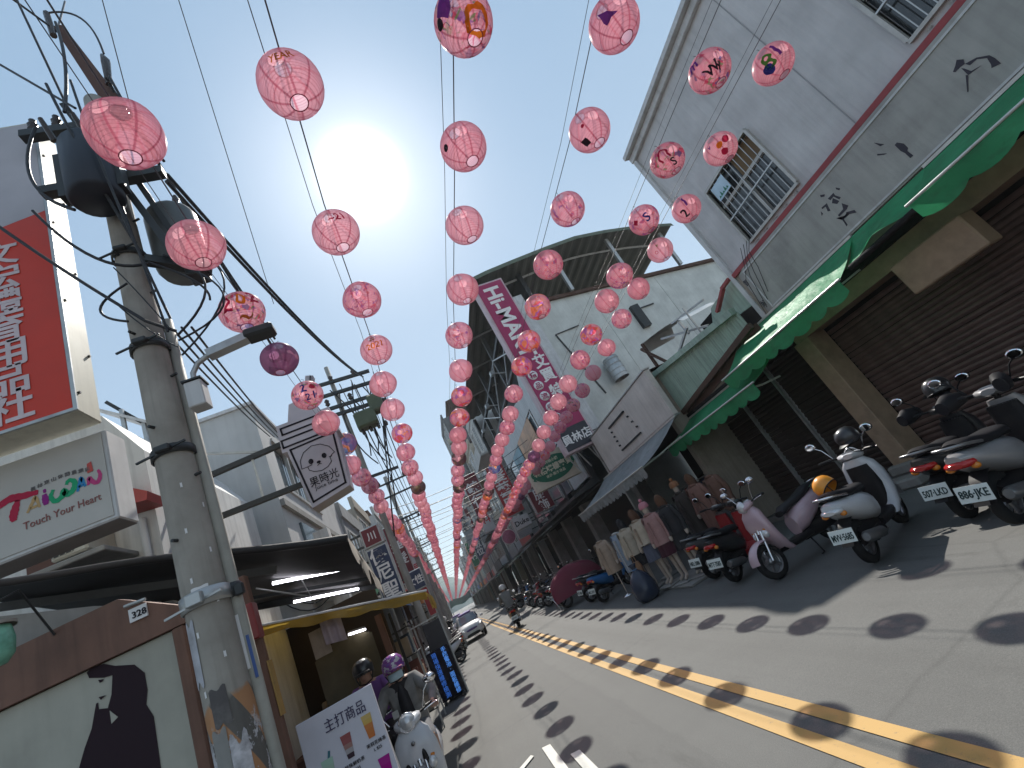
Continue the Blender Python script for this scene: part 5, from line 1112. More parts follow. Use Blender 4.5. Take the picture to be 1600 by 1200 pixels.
for zz in (.35, .85, 1.35, 1.85):
    part('shelf', MB().box((-1.62, 10.38, zz-.02), (-.93, 11.62, zz)), M_STEELD, T)
    if zz < 1.8:
        for k in range(5):
            c_ = random.choice([(.30, .20, .12, 1), (.35, .30, .26, 1), (.14, .09, .08, 1), (.25, .10, .08, 1), (.10, .13, .16, 1)])
            y = 10.42+k*.235; part('carton', MB().box((-1.58+random.random()*.1, y, zz+.001), (-1.05+random.random()*.1, y+.2, zz+.2+random.random()*.2), .006), M('carton%d' % int(c_[0]*100+c_[2]*1000), c_, .8), T)
# far pole with crossarms
X2, Y2 = -.79, 13.0
P = thing('power_pole', 'far power pole with stacked crossarms and a small green transformer', 'power pole', (X2, Y2, 0))
part('shaft', MB().lathe([(.095, -.02), (.09, 3), (.075, 7), (.065, 9.6), (0, 9.61)], 16, (X2, Y2, 0)), M_PLAINPOLE, P)
for zz, x0, x1 in ((8.95, -1.35, .35), (8.55, -1.3, .35), (8.1, -1.3, .45), (7.85, -1.2, .5)): part('crossarm', MB().beam((x0, Y2-.16, zz+.06), (x1, Y2-.16, zz-.06), .09), M_STEELD, P)
part('transformer', MB().box((-.55, Y2-.6, 7.05), (.05, Y2-.15, 7.55), .05).box((-.05, Y2-.55, 7.4), (.35, Y2-.15, 7.95), .05), M('green_transformer', (.09, .11, .07, 1), .6, dirt=.3), P)
for k in range(5): part('insulator', MB().lathe([(.04, 0), (.075, .05), (.05, .1), (.075, .16), (.03, .22)], 8, (-1.1+k*.33, Y2-.16, 9.0-.03*k+(.0 if k % 2 else -.75))), M_CERAM, P)
for k in range(4): part('bushing', MB().lathe([(.04, 0), (.05, .08), (.03, .15)], 7, (-.45+k*.22, Y2-.4, 6.9)), M_CERAM, P)
for k in range(6): part('lead', MB().tube(droop((-.9+k*.22, Y2-.2, 8.7-.2*(k % 3)), (-.5+k*.1, Y2-.2, 6.3-.3*(k % 2)), .1, .012, 10, (.25*(-1)**k, 0, 0)), .018, 5), M_WIRE, P)
part('crossarm', MB().beam((-.7, Y2-.15, 5.75), (.05, Y2-.15, 5.7), .07), M_STEELD, P)
wire('cable', 'bundle of black cables looping down from the far crossarms', [((-.2, 12.8, 8.6), (.1, 30, 7.6), .5), ((.2, 12.8, 8.4), (.3, 30, 7.4), .6), ((-.4, 12.8, 8.0), (-.1, 30, 7.0), .7), ((0.3, 12.8, 7.8), (-.4, 12.9, 4.6), .0), ((.1, 12.8, 7), (-.7, 12.9, 4.0), .0)], .02)

# ================================================================ FAR STREET
random.seed(77)
WALLS = [M('render_white', (.50, .50, .49, 1), .8, scale=1.5, streak=.4, dirt=.2), M('render_grey', (.30, .305, .31, 1), .8, scale=1.5, streak=.4, dirt=.25), M('render_beige', (.42, .37, .30, 1), .8, scale=1.5, streak=.4, dirt=.25), M('tile_brown', (.22, .15, .12, 1), .6, scale=3, streak=.3, dirt=.2), M('render_dark', (.14, .145, .15, 1), .8, scale=1.5, streak=.3, dirt=.2), M('tile_green', (.26, .33, .30, 1), .6, scale=3, streak=.3, dirt=.2)]
SIGNC = {'red': (.36, .035, .04, 1), 'darkred': (.17, .03, .04, 1), 'navy': (.03, .045, .10, 1), 'white': (.52, .53, .55, 1), 'green': (.04, .20, .11, 1), 'yellow': (.55, .38, .05, 1), 'blue': (.05, .16, .38, 1), 'grey': (.30, .32, .34, 1), 'orange': (.55, .20, .04, 1)}
def sgm(k): return M('sign_'+k, SIGNC[k], .45, scale=3, bump=.02, dirt=.08)
def blade(label, x0, x1, y, z0, z1, col, txt, tcol='white', vert=True, size=None, rot=False, side=1, th=.22):
    t = thing('shop_sign', label, 'sign', ((x0+x1)/2, y, z0), 'shop signs over the street')
    part('box', MB().box((x0, y, z0), (x1, y+th, z1), .02), M_STEELG, t)
    part('face', MB().box((x0+.04, y-.012, z0+.04), (x1-.04, y-.001, z1-.04)), sgm(col), t)
    tm = {'white': M_SIGNW, 'black': M_INK, 'red': pm('signred', (.5, .03, .04, 1)), 'cream': M_PALE}[tcol]
    c_ = ((x0+x1)/2, y-.015, (z0+z1)/2)
    if txt:
        if rot: lettering(t, txt, c_, (0, 0, -1), (1, 0, 0), size or (x1-x0)*.6, tm, bold=.03)
        elif vert: lettering(t, txt, c_, U, V, size or min((x1-x0)*.7, (z1-z0)/len(txt)/1.15), tm, vertical=True, bold=.02)
        else: lettering(t, txt, c_, U, V, size or (z1-z0)*.4, tm, bold=.02)
    for zz in (z0+.2*(z1-z0), z1-.2*(z1-z0)): part('bracket', MB().beam((x1 if side > 0 else x0, y+.1, zz), (x1+1.2 if side > 0 else x0-1.0, y+.1, zz), .05), M_STEELD, t)
    return t
def street_house(label, side, y0, y1, h, wm, floors, detail, xf, canopy=None, parap=True):
    """a terraced shop house: side +1 stands right of the street, -1 left"""
    x1 = xf+side*9; t = thing('terraced_house', label, 'building', (xf, (y0+y1)/2, 0), 'terraced shop houses')
    fh = (h-3.3)/floors
    mb = MB()
    mb.box((xf, y0, 3.3), (x1, y1, h)); part('wall', mb, wm, t)
    part('arcade', MB().box((xf+side*2.6, y0, .09), (xf+side*2.8, y1, 3.29)), M_DARK, t)
    for yy in (y0, y1-.45): part('pillar', MB().box((xf+side*.02, yy+.02, .09), (xf+side*.5, yy+.42, 3.298)), wm, t)
    if parap: part('parapet', MB().box((xf-side*.06, y0, h+.001), (xf+side*.12, y1, h+.55)), wm, t)
    if detail:
        nw = 2 if y1-y0 < 5.2 else 3
        for fl in range(floors):
            zb = 3.3+fl*fh+.85; zt = 3.3+(fl+1)*fh-.45
            kind = random.random()
            for k in range(nw):
                w = (y1-y0)/nw; a = y0+k*w+.35; b_ = y0+(k+1)*w-.35
                f = part('window', MB().box((xf-side*.05, a, zb), (xf+side*.02, b_, zb+.07)).box((xf-side*.05, a, zt-.07), (xf+side*.02, b_, zt)).box((xf-side*.05, a, zb+.071), (xf+side*.02, a+.07, zt-.071)).box((xf-side*.05, b_-.07, zb+.071), (xf+side*.02, b_, zt-.071)).box((xf-side*.045, (a+b_)/2-.03, zb+.071), (xf+side*.02, (a+b_)/2+.03, zt-.071)), M_ALU, t)
                part('pane', MB().box((xf-side*.012, a+.07, zb+.07), (xf-side*.006, b_-.07, zt-.07)), random.choice([M_GLASS, M_GLASSB, M_GLASS]), f)
            if kind < .45:
                part('balcony', MB().box((xf-side*.9, y0+.1, zb-.95), (xf-side*.001, y1-.1, zb-.80)).box((xf-side*.9, y0+.1, zb-.799), (xf-side*.82, y1-.1, zb-.05)), wm, t)
            else: part('ledge', MB().box((xf-side*.25, y0+.05, zb-.95), (xf-side*.001, y1-.05, zb-.84)), M_CONC, t)
        if random.random() < .7:
            zz = 3.3+fh*random.randint(0, floors-1)+.5
            a = part('air_conditioner', MB().box((xf-side*.45, y0+.4, zz), (xf-side*.06, y0+1.1, zz+.55), .02), M_AC, t); part('fan_grille', MB().lathe([(0, 0), (.2, 0), (.22, .01)], 12, (xf-side*.46, y0+.75, zz+.28), 'x'), M_STEELD, a)
        if random.random() < .6: part('water_tank', MB().lathe([(0, h), (.55, h), (.55, h+1.1), (.4, h+1.25), (0, h+1.3)], 14, (xf+side*3, (y0+y1)/2, 0)), M_STEELG, t)
        if random.random() < .5: part('roof_shed', MB().prism([(xf+side*1.2, y0+.3, h+2.0), (xf+side*5, y0+.3, h+2.5), (xf+side*5, y0+.3, h+2.4), (xf+side*1.2, y0+.3, h+1.9)], (0, y1-y0-.6, 0)).beam((xf+side*1.4, y0+.5, h), (xf+side*1.4, y0+.5, h+2), .08).beam((xf+side*1.4, y1-.5, h), (xf+side*1.4, y1-.5, h+2), .08), M_RUST, t)
        part('drain_pipe', MB().tube([(xf-side*.06, y1-.12, .1), (xf-side*.06, y1-.12, h)], .05, 6), M_TRIMW, t)
    # shop front sign and canopy
    sc = random.choice(list(SIGNC)); part('fascia_sign', MB().box((xf-side*.18, y0+.15, 3.32), (xf-side*.07, y1-.15, 4.15), .01), sgm(sc), t)
    if canopy:
        part('canopy', MB().grid(lambda a, b: (xf-side*(.1+canopy*b), y0+.1+(y1-y0-.2)*a, 3.25-.5*b-.06*sin(pi*b)), 8, 4), random.choice([M_GREYA, M_GREEN, M_TARP, awnmat('blue_canvas', (.05, .14, .32, 1)) if 'blue_canvas' not in bpy.data.materials else bpy.data.materials['blue_canvas'], M_TORN]), t)
        part('canopy_bar', MB().beam((xf-side*(.1+canopy), y0+.1, 2.74), (xf-side*(.1+canopy), y1-.1, 2.74), .04), M_STEELG, t)
    return t
TONE = {0: 'white rendered', 1: 'grey rendered', 2: 'beige rendered', 3: 'brown tiled', 4: 'dark grey', 5: 'green tiled'}
RB = [(33.2, 38.6, 14.0, 0, 3), (38.6, 43.2, 12.5, 1, 3), (43.2, 49.8, 14.5, 2, 3), (49.8, 57.0, 20.5, 4, 5), (57, 62, 16, 0, 4), (62, 66.5, 13, 3, 3), (66.5, 72, 15.5, 1, 4)]
y = 72
while y < 175:
    w = random.uniform(4.6, 6.5); RB.append((y, y+w, random.choice([9.5, 11, 12.5, 13.5, 16]), random.randrange(6), 3)); y += w
for i, (a, b_, h, wi, fl) in enumerate(RB):
    lb = f'{TONE[wi]} {["two", "three", "four", "five", "six"][fl-1]} storey shop house, {ORDW[i] if i < 20 else "last"} beyond the steel roofed store' if i < 12 else f'distant {TONE[wi]} shop house along the right side of the street'
    street_house(lb, 1, a, b_-.02, h, WALLS[wi], fl, i < 9, 6.9+random.uniform(-.3, .3), random.uniform(1.0, 2.3))
LB = [(17.1, 21.8, 6.2, 1, 1), (21.8, 26.4, 7.6, 2, 1), (26.4, 31.2, 7.0, 3, 1), (31.2, 36.6, 9.2, 0, 2), (36.6, 41, 8.0, 1, 2), (41, 46.5, 10.2, 2, 2), (46.5, 51, 8.6, 0, 2)]
y = 51
while y < 175:
    w = random.uniform(4.6, 6.5); LB.append((y, y+w, random.choice([7.5, 8.5, 9.5, 10.5, 12]), random.randrange(6), 2)); y += w
for i, (a, b_, h, wi, fl) in enumerate(LB):
    lb = f'{TONE[wi]} {["two", "three"][fl-1]} storey shop house, {ORDW[i] if i < 20 else "last"} beyond the grey house' if i < 12 else f'distant {TONE[wi]} shop house along the left side of the street'
    street_house(lb, -1, a, b_-.02, h, WALLS[wi], fl, i < 8, -2.15-random.uniform(0, .3), random.uniform(.5, .9))
T = thing('corner_shop', 'dark shop front under the grey house beside the stall', 'shop', (-2.2, 13, 0))
part('back_wall', MB().box((-2.6, 10.55, .09), (-2.45, 17, 3.08)), M_DARK, T)
for yy in (12.9, 15.2, 16.9): part('pillar', MB().box((-2.42, yy-.15, .09), (-2.15, yy+.15, 3.09)), M_CONC, T)
part('canopy', MB().grid(lambda a, b: (-2.4+1.3*b, 13.2+3.7*a, 3.0-.45*b), 8, 4), M_TORN, T)
# signs over the left pavement
blade('navy sign with white characters and red top beside the yellow awning', -1.35, -.84, 11.5, 2.50, 3.72, 'navy', '優尼聖', side=-1)
blade('dull red square sign on top of the navy sign', -1.33, -.88, 11.52, 3.75, 4.22, 'darkred', '川', vert=False, side=-1)
blade('navy sign with two white characters further down the left side', -1.2, -.55, 18, 2.85, 3.55, 'navy', '女性', vert=False, side=-1)
blade('narrow red sign hanging low on the left side', -.95, -.62, 20, 1.9, 3.1, 'red', '', side=-1)
blade('dark red upright sign on the left above small shops', -1.6, -.9, 22, 3.6, 6.2, 'darkred', '理髮', side=-1); blade('white upright sign far on the left', -1.5, -.8, 29, 3.3, 5.6, 'white', '眼鏡', 'red', side=-1)
blade('blue upright sign far on the left', -1.6, -.8, 36, 3.5, 6.5, 'blue', '藥局', side=-1); blade('yellow upright sign far on the left', -1.6, -.8, 44, 3.5, 6.0, 'yellow', '麵店', 'red', side=-1)
# signs over the right pavement
blade('red upright sign with white characters below the lemon sign', 4.3, 5.35, 25, 4.45, 7.4, 'red', '髮藝廊', side=1); blade('dark red upright sign behind the fourth lantern string', 3.4, 4.5, 30, 5.9, 8.7, 'darkred', '錶行', side=1)
blade('white square sign with black script beside the red signs', 4.22, 5.15, 24, 3.55, 4.2, 'white', 'Duke', 'black', vert=False, side=1, size=.32)
blade('grey upright sign with black letters reading KING', 2.95, 3.75, 40, 5.4, 9.3, 'grey', 'KING', 'black', rot=True, side=1); blade('pale blue white sign high beside the KING sign', 3.9, 4.8, 34, 5.2, 7.8, 'white', '眼科', 'red', side=1)
blade('dark red sign beyond the KING sign', 3.6, 4.7, 46, 6.2, 9.5, 'darkred', '銀樓', side=1); blade('navy upright sign far on the right', 4.2, 5.2, 52, 4.6, 7.6, 'navy', '數位', side=1); blade('green upright sign far on the right', 4.0, 5.0, 60, 5, 8, 'green', '茶行', side=1)
blade('orange upright sign far on the right', 4.4, 5.4, 68, 5, 8.5, 'orange', '鞋店', side=1); blade('small dark red sign low on the right', 5.0, 6.0, 21.5, 3.6, 4.7, 'darkred', '服飾', side=1); blade('small grey sign low on the right', 4.9, 5.8, 28, 3.4, 4.4, 'grey', '', side=1)
T = thing('round_sign', 'round dull pink sign on a bracket under the white square sign', 'sign', (4.05, 26, 3.3))
part('disc', MB().lathe([(0, -.06), (.36, -.06), (.38, -.04), (.38, .04), (0, .06)], 24, (4.05, 26, 3.66), 'y'), M('dull_pink_sign', (.34, .12, .20, 1), .5, var=.35, scale=9), T); part('rim', MB().tube([(4.05+.38*cos(a), 25.95, 3.66+.38*sin(a)) for a in [2*pi*i/24 for i in range(25)]], .025, 6, cap=False), M_SBOX, T)
part('bracket', MB().beam((4.4, 26, 3.66), (5.6, 26, 3.66), .04), M_STEELG, T)
# cables across the street and far poles
for k, yy in enumerate((20, 23, 26.5, 31, 36, 42, 49, 57, 66)):
    wire('cable', f'dark cables crossing high over the street, {ORDW[k]} span from the near end', [((-1.0, yy, 6.5+.2*sin(k*2)), (6.8, yy+1.5, 6.9+.3*sin(k)), .35), ((-1.0, yy, 6.1), (6.8, yy+1.5, 6.3), .3)] if k % 2 else [((-1.0, yy, 6.4), (6.6, yy+2, 7.2), .4), ((-1.0, yy, 6.0), (6.6, yy+2, 6.7), .35), ((-1, yy, 5.6), (6.6, yy+2, 6.3), .3)], .014, 'cables crossing the street')
for k, yy in enumerate((24, 35, 46, 58, 72)):
    P = thing('power_pole', f'thin far power pole with short crossarms, {ORDW[k]} past the near two', 'power pole', (-.7, yy, 0), 'power poles along the left side')
    part('shaft', MB().lathe([(.14, -.02), (.10, 9), (0, 9.01)], 10, (-.7, yy, 0)), M_PLAINPOLE, P)
    for zz in (8.6, 7.9, 6.6): part('crossarm', MB().beam((-1.2, yy-.13, zz), (.35, yy-.13, zz), .08), M_STEELD, P)
    for q in range(3): part('insulator', MB().lathe([(.05, 8.64), (.07, 8.7), (.03, 8.85)], 6, (-1.1+q*.65, yy-.13, 0)), M_CERAM, P)
wire('cable', 'long cables strung from pole to pole down the left side', [((-.6+.35*k, 13, 8.9), (-.5+.3*k, 90, 8.6), .5) for k in range(4)], .014)
T = thing('teal_canopy', 'hazy teal canopy closing the far end of the street', 'canopy', (2.5, 150, 0))
part('sheet', MB().grid(lambda a, b: (-1+7*a, 150+4*b, 4.6-1.8*b+.3*sin(a*8)), 12, 4), M('teal_sheet', (.10, .33, .36, 1), .7), T); part('post', MB().beam((-.8, 150, 0), (-.8, 150, 4.6), .15).beam((5.8, 150, 0), (5.8, 150, 4.6), .15), M_STEELG, T)
solo('hills', MB().grid(lambda a, b: (-900+1800*a, 1500+200*b, -5+(60+40*sin(a*17)+25*sin(a*41))*(1-abs(2*b-1))), 60, 4), M('distant_hill_green', (.10, .14, .13, 1), .9, scale=.02), kind='structure')

# ================================================================ SCOOTERS
M_TYRE = M('tyre_rubber', (.016, .016, .017, 1), .85, spec=.2, scale=20, bump=.2); M_BLKPL = M('black_plastic', (.014, .013, .015, 1), .42, spec=.2, scale=10, bump=.05, dirt=.15, dirtcol=(.09, .08, .07, 1)); M_CHR = M('chrome', (.70, .70, .72, 1), .18, 1.0, bump=0, var=.05)
def mirrormat():
    s = NT('mirror_glass'); s.bsdf((.92, .93, .95, 1), .03, 1.0); return s.m
M_MIR = mirrormat(); M_SEAT = M('seat_vinyl', (.018, .017, .02, 1), .5, spec=.2, scale=14, bump=.25); M_TAIL = M('red_lamp_lens', (.42, .015, .015, 1), .12, bump=0, coat=.5); M_AMB = M('amber_lens', (.60, .20, .02, 1), .15, bump=0, coat=.5); M_CLR = M('clear_lens', (.62, .63, .65, 1), .1, .3, bump=0, coat=.6); M_PLATE = M('plate_white', (.66, .70, .68, 1), .4, scale=8, bump=0); M_PLK = pm('plateink', (.03, .05, .05, 1)); M_ALLOY = M('wheel_alloy', (.26, .26, .27, 1), .35, .8, bump=0)
def paint(name, c, rough=.22, metal=.0): return M('paint_'+name, c, rough+.1, metal, var=.08, scale=4, bump=0, coat=.6, dirt=.10, dirtcol=(.22, .2, .18, 1))
TY = MB().lathe([(.155, -.045), (.20, -.05), (.228, -.035), (.235, 0), (.228, .035), (.20, .05), (.155, .045)], 26, (0, 0, 0), 'y').mesh('tyre', M_TYRE)
_r = MB().lathe([(.150, -.03), (.160, -.04), (.160, .04), (.150, .03)], 24, (0, 0, 0), 'y').lathe([(0, -.05), (.05, -.05), (.055, .0), (.05, .05), (0, .05)], 14, (0, 0, 0), 'y')
for k in range(5): _r.beam((.04*cos(k*1.2566), 0, .04*sin(k*1.2566)), (.155*cos(k*1.2566), 0, .155*sin(k*1.2566)), .035, .022, up=(0, 1, 0))
RM = _r.mesh('rim', M_ALLOY)
def scooter(label, loc, rotz, body, plate=None, retro=False, trim=None, lean=.09, tail=M_TAIL, group='scooters parked along the right kerb', name='scooter', cat='scooter', big=False):
    t = thing(name, label, cat, (0, 0, 0), group); ORG[t.name] = Vector()
    trim = trim or M_BLKPL; P_ = lambda n, mb, m, par=None: part(n, mb, m, par or t, w=False)
    for nm, x in (('front_wheel', .62), ('rear_wheel', -.60)):
        w = bpy.data.objects.new(nm, TY); COL.objects.link(w); w.parent = t; w.location = (x, 0, .235); ORG[w.name] = Vector()
        r = bpy.data.objects.new('rim', RM); COL.objects.link(r); r.parent = w
    P_('fork', MB().tube([(.62, .06, .235), (.50, .06, .62)], .022, 8).tube([(.62, -.06, .235), (.50, -.06, .62)], .022, 8).tube([(.50, 0, .58), (.36, 0, .98)], .03, 8), M_CHR if retro else M_BLKPL)
    # mudguard: an arched shell over the front wheel
    def gd(a, b):
        an = radians(15+150*a) if not retro else radians(5+165*a); yy = (b-.5)*2; R = .275-.03*yy*yy
        return (.62+R*cos(an), yy*(.085 if not retro else .105), .235+R*sin(an)+.02)
    P_('front_fender', MB().grid(gd, 14, 6), body)
    if retro: sec = [(.24, .26, 0, .06, .17, 2.6), (.34, .35, 0, .07, .215, 2.8), (.52, .41, 0, .075, .235, 3), (.72, .43, 0, .085, .225, 3), (.86, .41, 0, .085, .19, 2.8), (.94, .39, 0, .06, .12, 2.4)]
    else: sec = [(.28, .36, 0, .05, .11, 2.3), (.45, .46, 0, .09, .165, 2.4), (.62, .52, 0, .11, .18, 2.2), (.78, .48, 0, .10, .17, 2.2), (.90, .42, 0, .07, .12, 2.2)]
    P_('front_shield', MB().loft(sec, 18, 'z'), body)
    P_('inner_shield', MB().loft([(.30, .31, 0, .04, .11, 2.5), (.6, .36, 0, .05, .16, 2.8), (.85, .35, 0, .045, .13, 2.6)], 14, 'z'), trim)
    P_('floorboard', MB().loft([(-.18, 0, .28, .15, .05, 4), (.1, 0, .27, .165, .045, 4), (.38, 0, .30, .13, .05, 4)], 14, 'x'), trim)
    k = 1.22 if big or retro else 1
    P_('body_cowl', MB().loft([(-.06, 0, .44, .11, .13, 2.6), (-.20, 0, .50, .165*k, .17, 2.6), (-.42, 0, .56, .185*k, .155, 2.5), (-.62, 0, .62, .155*k, .12, 2.3), (-.80, 0, .68, .10*k, .075, 2.2), (-.90, 0, .71, .05*k, .035, 2)], 18, 'x'), body)
    P_('engine', MB().loft([(-.12, 0, .30, .10, .10, 3), (-.4, .02, .29, .13, .11, 3), (-.66, .03, .28, .11, .09, 3)], 12, 'x').tube([(-.3, -.12, .25), (-.55, -.12, .25)], .06, 10), M_BLKPL)
    P_('rear_fender', MB().grid(lambda a, b: (-.60+.27*cos(radians(80+95*a)), (b-.5)*.15, .25+.28*sin(radians(80+95*a))), 8, 4).prism([(-.84, -.06, .46), (-.84, .06, .46), (-.95, .06, .30), (-.95, -.06, .30)], (.015, 0, 0)), M_BLKPL)
    s0 = .0 if not retro else -.02
    P_('seat', MB().loft([(.0, 0, .66, .09, .04, 2.4), (-.10, 0, .70, .135, .055, 2.6), (-.30, 0, .715, .15, .05, 2.8), (-.46, 0, .735, .15, .055, 2.8), (-.66, 0, .785, .135, .055, 2.6), (-.80, 0, .80, .08, .035, 2.3)], 16, 'x'), M_SEAT)
    P_('grab_rail', MB().tube([(-.62, .15, .76), (-.82, .14, .81), (-.93, .07, .83), (-.93, -.07, .83), (-.82, -.14, .81), (-.62, -.15, .76)], .014, 7), M_CHR if retro else M_ALLOY)
    P_('headset', MB().loft([(-.17, .40, .985, .045, .03, 2.3), (-.10, .40, .985, .075, .05, 2.4), (0, .40, .985, .095, .065, 2.4), (.10, .40, .985, .075, .05, 2.4), (.17, .40, .985, .045, .03, 2.3)], 14, 'y', True) if False else MB().loft([(.29, 0, 1.0, .06, .03, 2.4), (.36, 0, .995, .16, .05, 2.6), (.44, 0, .98, .14, .055, 2.6), (.50, 0, .96, .08, .035, 2.3)], 16, 'x'), body)
    P_('handlebar', MB().tube([(.26, .35, 1.02), (.32, .24, 1.02), (.38, .12, 1.0), (.38, -.12, 1.0), (.32, -.24, 1.02), (.26, -.35, 1.02)], .013, 7), M_BLKPL)
    for sd in (1, -1):
        P_('grip', MB().tube([(.265, sd*.34, 1.02), (.33, sd*.22, 1.02)], .02, 9), M_BLKPL)
        P_('brake_lever', MB().tube([(.36, sd*.20, 1.0), (.36, sd*.28, 1.01), (.32, sd*.35, 1.01)], .007, 5), M_CHR)
        mi = P_('mirror', MB().tube([(.35, sd*.19, 1.03), (.35, sd*.26, 1.17), (.34, sd*.33, 1.23)], .008, 6).loft([(.325, sd*.36, 1.255, .055, .034, 2), (.345, sd*.36, 1.255, .075, .052, 2), (.37, sd*.36, 1.255, .06, .04, 2), (.385, sd*.36, 1.255, .02, .014, 2)], 14, 'x'), M_CHR if retro else M_BLKPL)
        P_('mirror_glass', MB().loft([(.318, sd*.36, 1.255, .055, .036, 2), (.324, sd*.36, 1.255, .066, .045, 2)], 14, 'x'), M_MIR, mi)
        P_('indicator', MB().ball((.50 if not retro else .47, sd*.13, .62), (.03, .045, .035), 8, 6), M_AMB if retro else M_CLR); P_('indicator', MB().ball((-.83, sd*.10, .62), (.035, .04, .03), 8, 6), M_AMB)
    if retro: h_ = P_('headlight', MB().lathe([(.085, 0), (.08, .03), (.05, .055), (0, .065)], 18, (.455, 0, .99), 'x'), M_CLR)
    else: h_ = P_('headlight', MB().loft([(.50, 0, .72, .12, .05, 2.2), (.60, 0, .72, .09, .035, 2.1), (.635, 0, .72, .04, .015, 2)], 14, 'x'), M_CLR)
    P_('bezel', MB().tube([(.462, .088*cos(a), .99+.088*sin(a)) for a in [2*pi*i/18 for i in range(19)]] if retro else [(.53, .125*cos(a), .72+.055*sin(a)) for a in [2*pi*i/18 for i in range(19)]], .008, 6, cap=False), M_CHR, h_)
    if retro and not big:
        for sd in (1, -1): P_('lamp_pod', MB().ball((.485, sd*.115, .56), (.045, .055, .06), 12, 8), M_CLR)
    P_('dashboard', MB().loft([(.33, 0, 1.045, .07, .012, 2.2), (.41, 0, 1.03, .06, .012, 2.2)], 12, 'x'), M_CLR)
    P_('tail_light', MB().loft([(-.82, 0, .655, .105*k, .045, 2.3), (-.90, 0, .66, .085*k, .035, 2.2), (-.925, 0, .66, .05*k, .02, 2)], 14, 'x'), tail)
    if plate:
        pl = P_('licence_plate', MB().prism([(-.955, -.13, .345), (-.955, .13, .345), (-.925, .13, .485), (-.925, -.13, .485)], (.004, 0, 0)), M_PLATE)
        mb = MB(); text_mb(mb, plate, (-.942, 0, .408), (0, -1, 0), (.21, 0, .98), .085, bold=.02, fitw=.225); P_('lettering', mb, M_PLK, pl)
    P_('exhaust', MB().tube([(-.25, -.15, .22), (-.45, -.17, .24), (-.50, -.18, .25)], .025, 8).lathe([(.03, 0), (.055, .03), (.06, .30), (.045, .36), (0, .36)], 12, (0, 0, 0), 'x').xf(Matrix.Identity(4)) if False else MB().tube([(-.25, -.15, .22), (-.45, -.17, .25)], .022, 8).tube([(-.42, -.175, .25), (-.46, -.175, .256), (-.82, -.18, .33), (-.86, -.18, .34)], [.03, .058, .062, .04], 12), M_ALLOY)
    P_('kickstand', MB().tube([(-.1, .10, .24), (-.02, .24, .01), (.04, .25, .008)], .012, 6), M_BLKPL)
    t.location = loc; t.rotation_euler = (lean, 0, rotz); t.rotation_mode = 'XYZ'
    return t
PK = paint('dusty_pink', (.46, .33, .37, 1)); WH = paint('pearl_white', (.56, .57, .60, 1)); BK = paint('gloss_black', (.02, .02, .023, 1)); SV = paint('silver', (.36, .35, .36, 1), .25, .4); RD = paint('deep_red', (.28, .015, .02, 1)); BL = paint('bright_blue', (.03, .16, .42, 1)); GR = paint('dark_grey', (.07, .07, .075, 1))
scooter('pale pink retro scooter facing the road beside the white scooter', (4.74, 6.38, .002), radians(183), PK, None, True)
wsc = scooter('white scooter with licence plate MVV-5685 and an orange helmet on its seat', (4.86, 5.16, .002), radians(22), WH, 'MVV·5685', True, big=True, tail=M_CLR)
scooter('silver scooter with wide red tail lamp and licence plate 886-JKE', (5.30, 3.72, .03), radians(8), SV, '886·JKE', big=True)
scooter('black scooter behind the silver one, its plate ending in 07', (5.75, 4.52, .002), radians(14), BK, '507·LKD', big=True)
scooter('black and red scooter with white plate beside the pink scooter', (4.72, 7.75, .002), radians(24), BK, 'MTT·7585', tail=M_TAIL, trim=RD)
scooter('dark scooter with small plate in front of the mannequins', (4.98, 8.75, .002), radians(20), GR, 'NKL·2086', trim=RD)
scooter('bright blue scooter beside the maroon covered one', (4.25, 13.75, .002), radians(28), BL, 'MLC·3319')
random.seed(4)
proto = scooter('black scooter parked just before the maroon covered one', (4.35, 15.1, .002), radians(20), BK, 'PGT·1826')
cols = [BK, GR, BK, RD, SV, BK, GR, BL, BK, WH, GR, BK]
cn = ['black', 'dark grey', 'black', 'red', 'silver', 'black', 'dark grey', 'blue', 'black', 'white', 'dark grey', 'black']
for i in range(14):
    c = copy_tree(proto); yy = 18.9+i*1.25 if i < 8 else 31+(i-8)*3.0
    c.location = (4.3+random.uniform(-.15, .15)+(.4 if i > 8 else 0), yy, .002); c.rotation_euler = (.09, 0, radians(random.choice([18, 24, 160, 12]))); c['label'] = f'{cn[i % 12]} scooter, {ORDW[i]} in the row beyond the maroon cover'
    for ch in c.children:
        if ch.name.split('.')[0] in ('front_fender', 'front_shield', 'body_cowl', 'headset'):
            ch.material_slots[0].link = 'OBJECT'; ch.material_slots[0].material = cols[i % 12]
for i, (x, y, c_) in enumerate(((-1.0, 19.5, WH), (-.95, 21.5, BK), (-1.0, 24.5, GR), (-.9, 28, RD), (-1.0, 33, BK))):
    c = copy_tree(proto); c.location = (x, y, .002); c.rotation_euler = (.09, 0, radians(200)); c['label'] = f'scooter parked on the left roadside past the LED sign, {ORDW[i]} one out'; c['group'] = 'scooters parked on the left'
    for ch in c.children:
        if ch.name.split('.')[0] in ('front_fender', 'front_shield', 'body_cowl', 'headset'):
            ch.material_slots[0].link = 'OBJECT'; ch.material_slots[0].material = c_
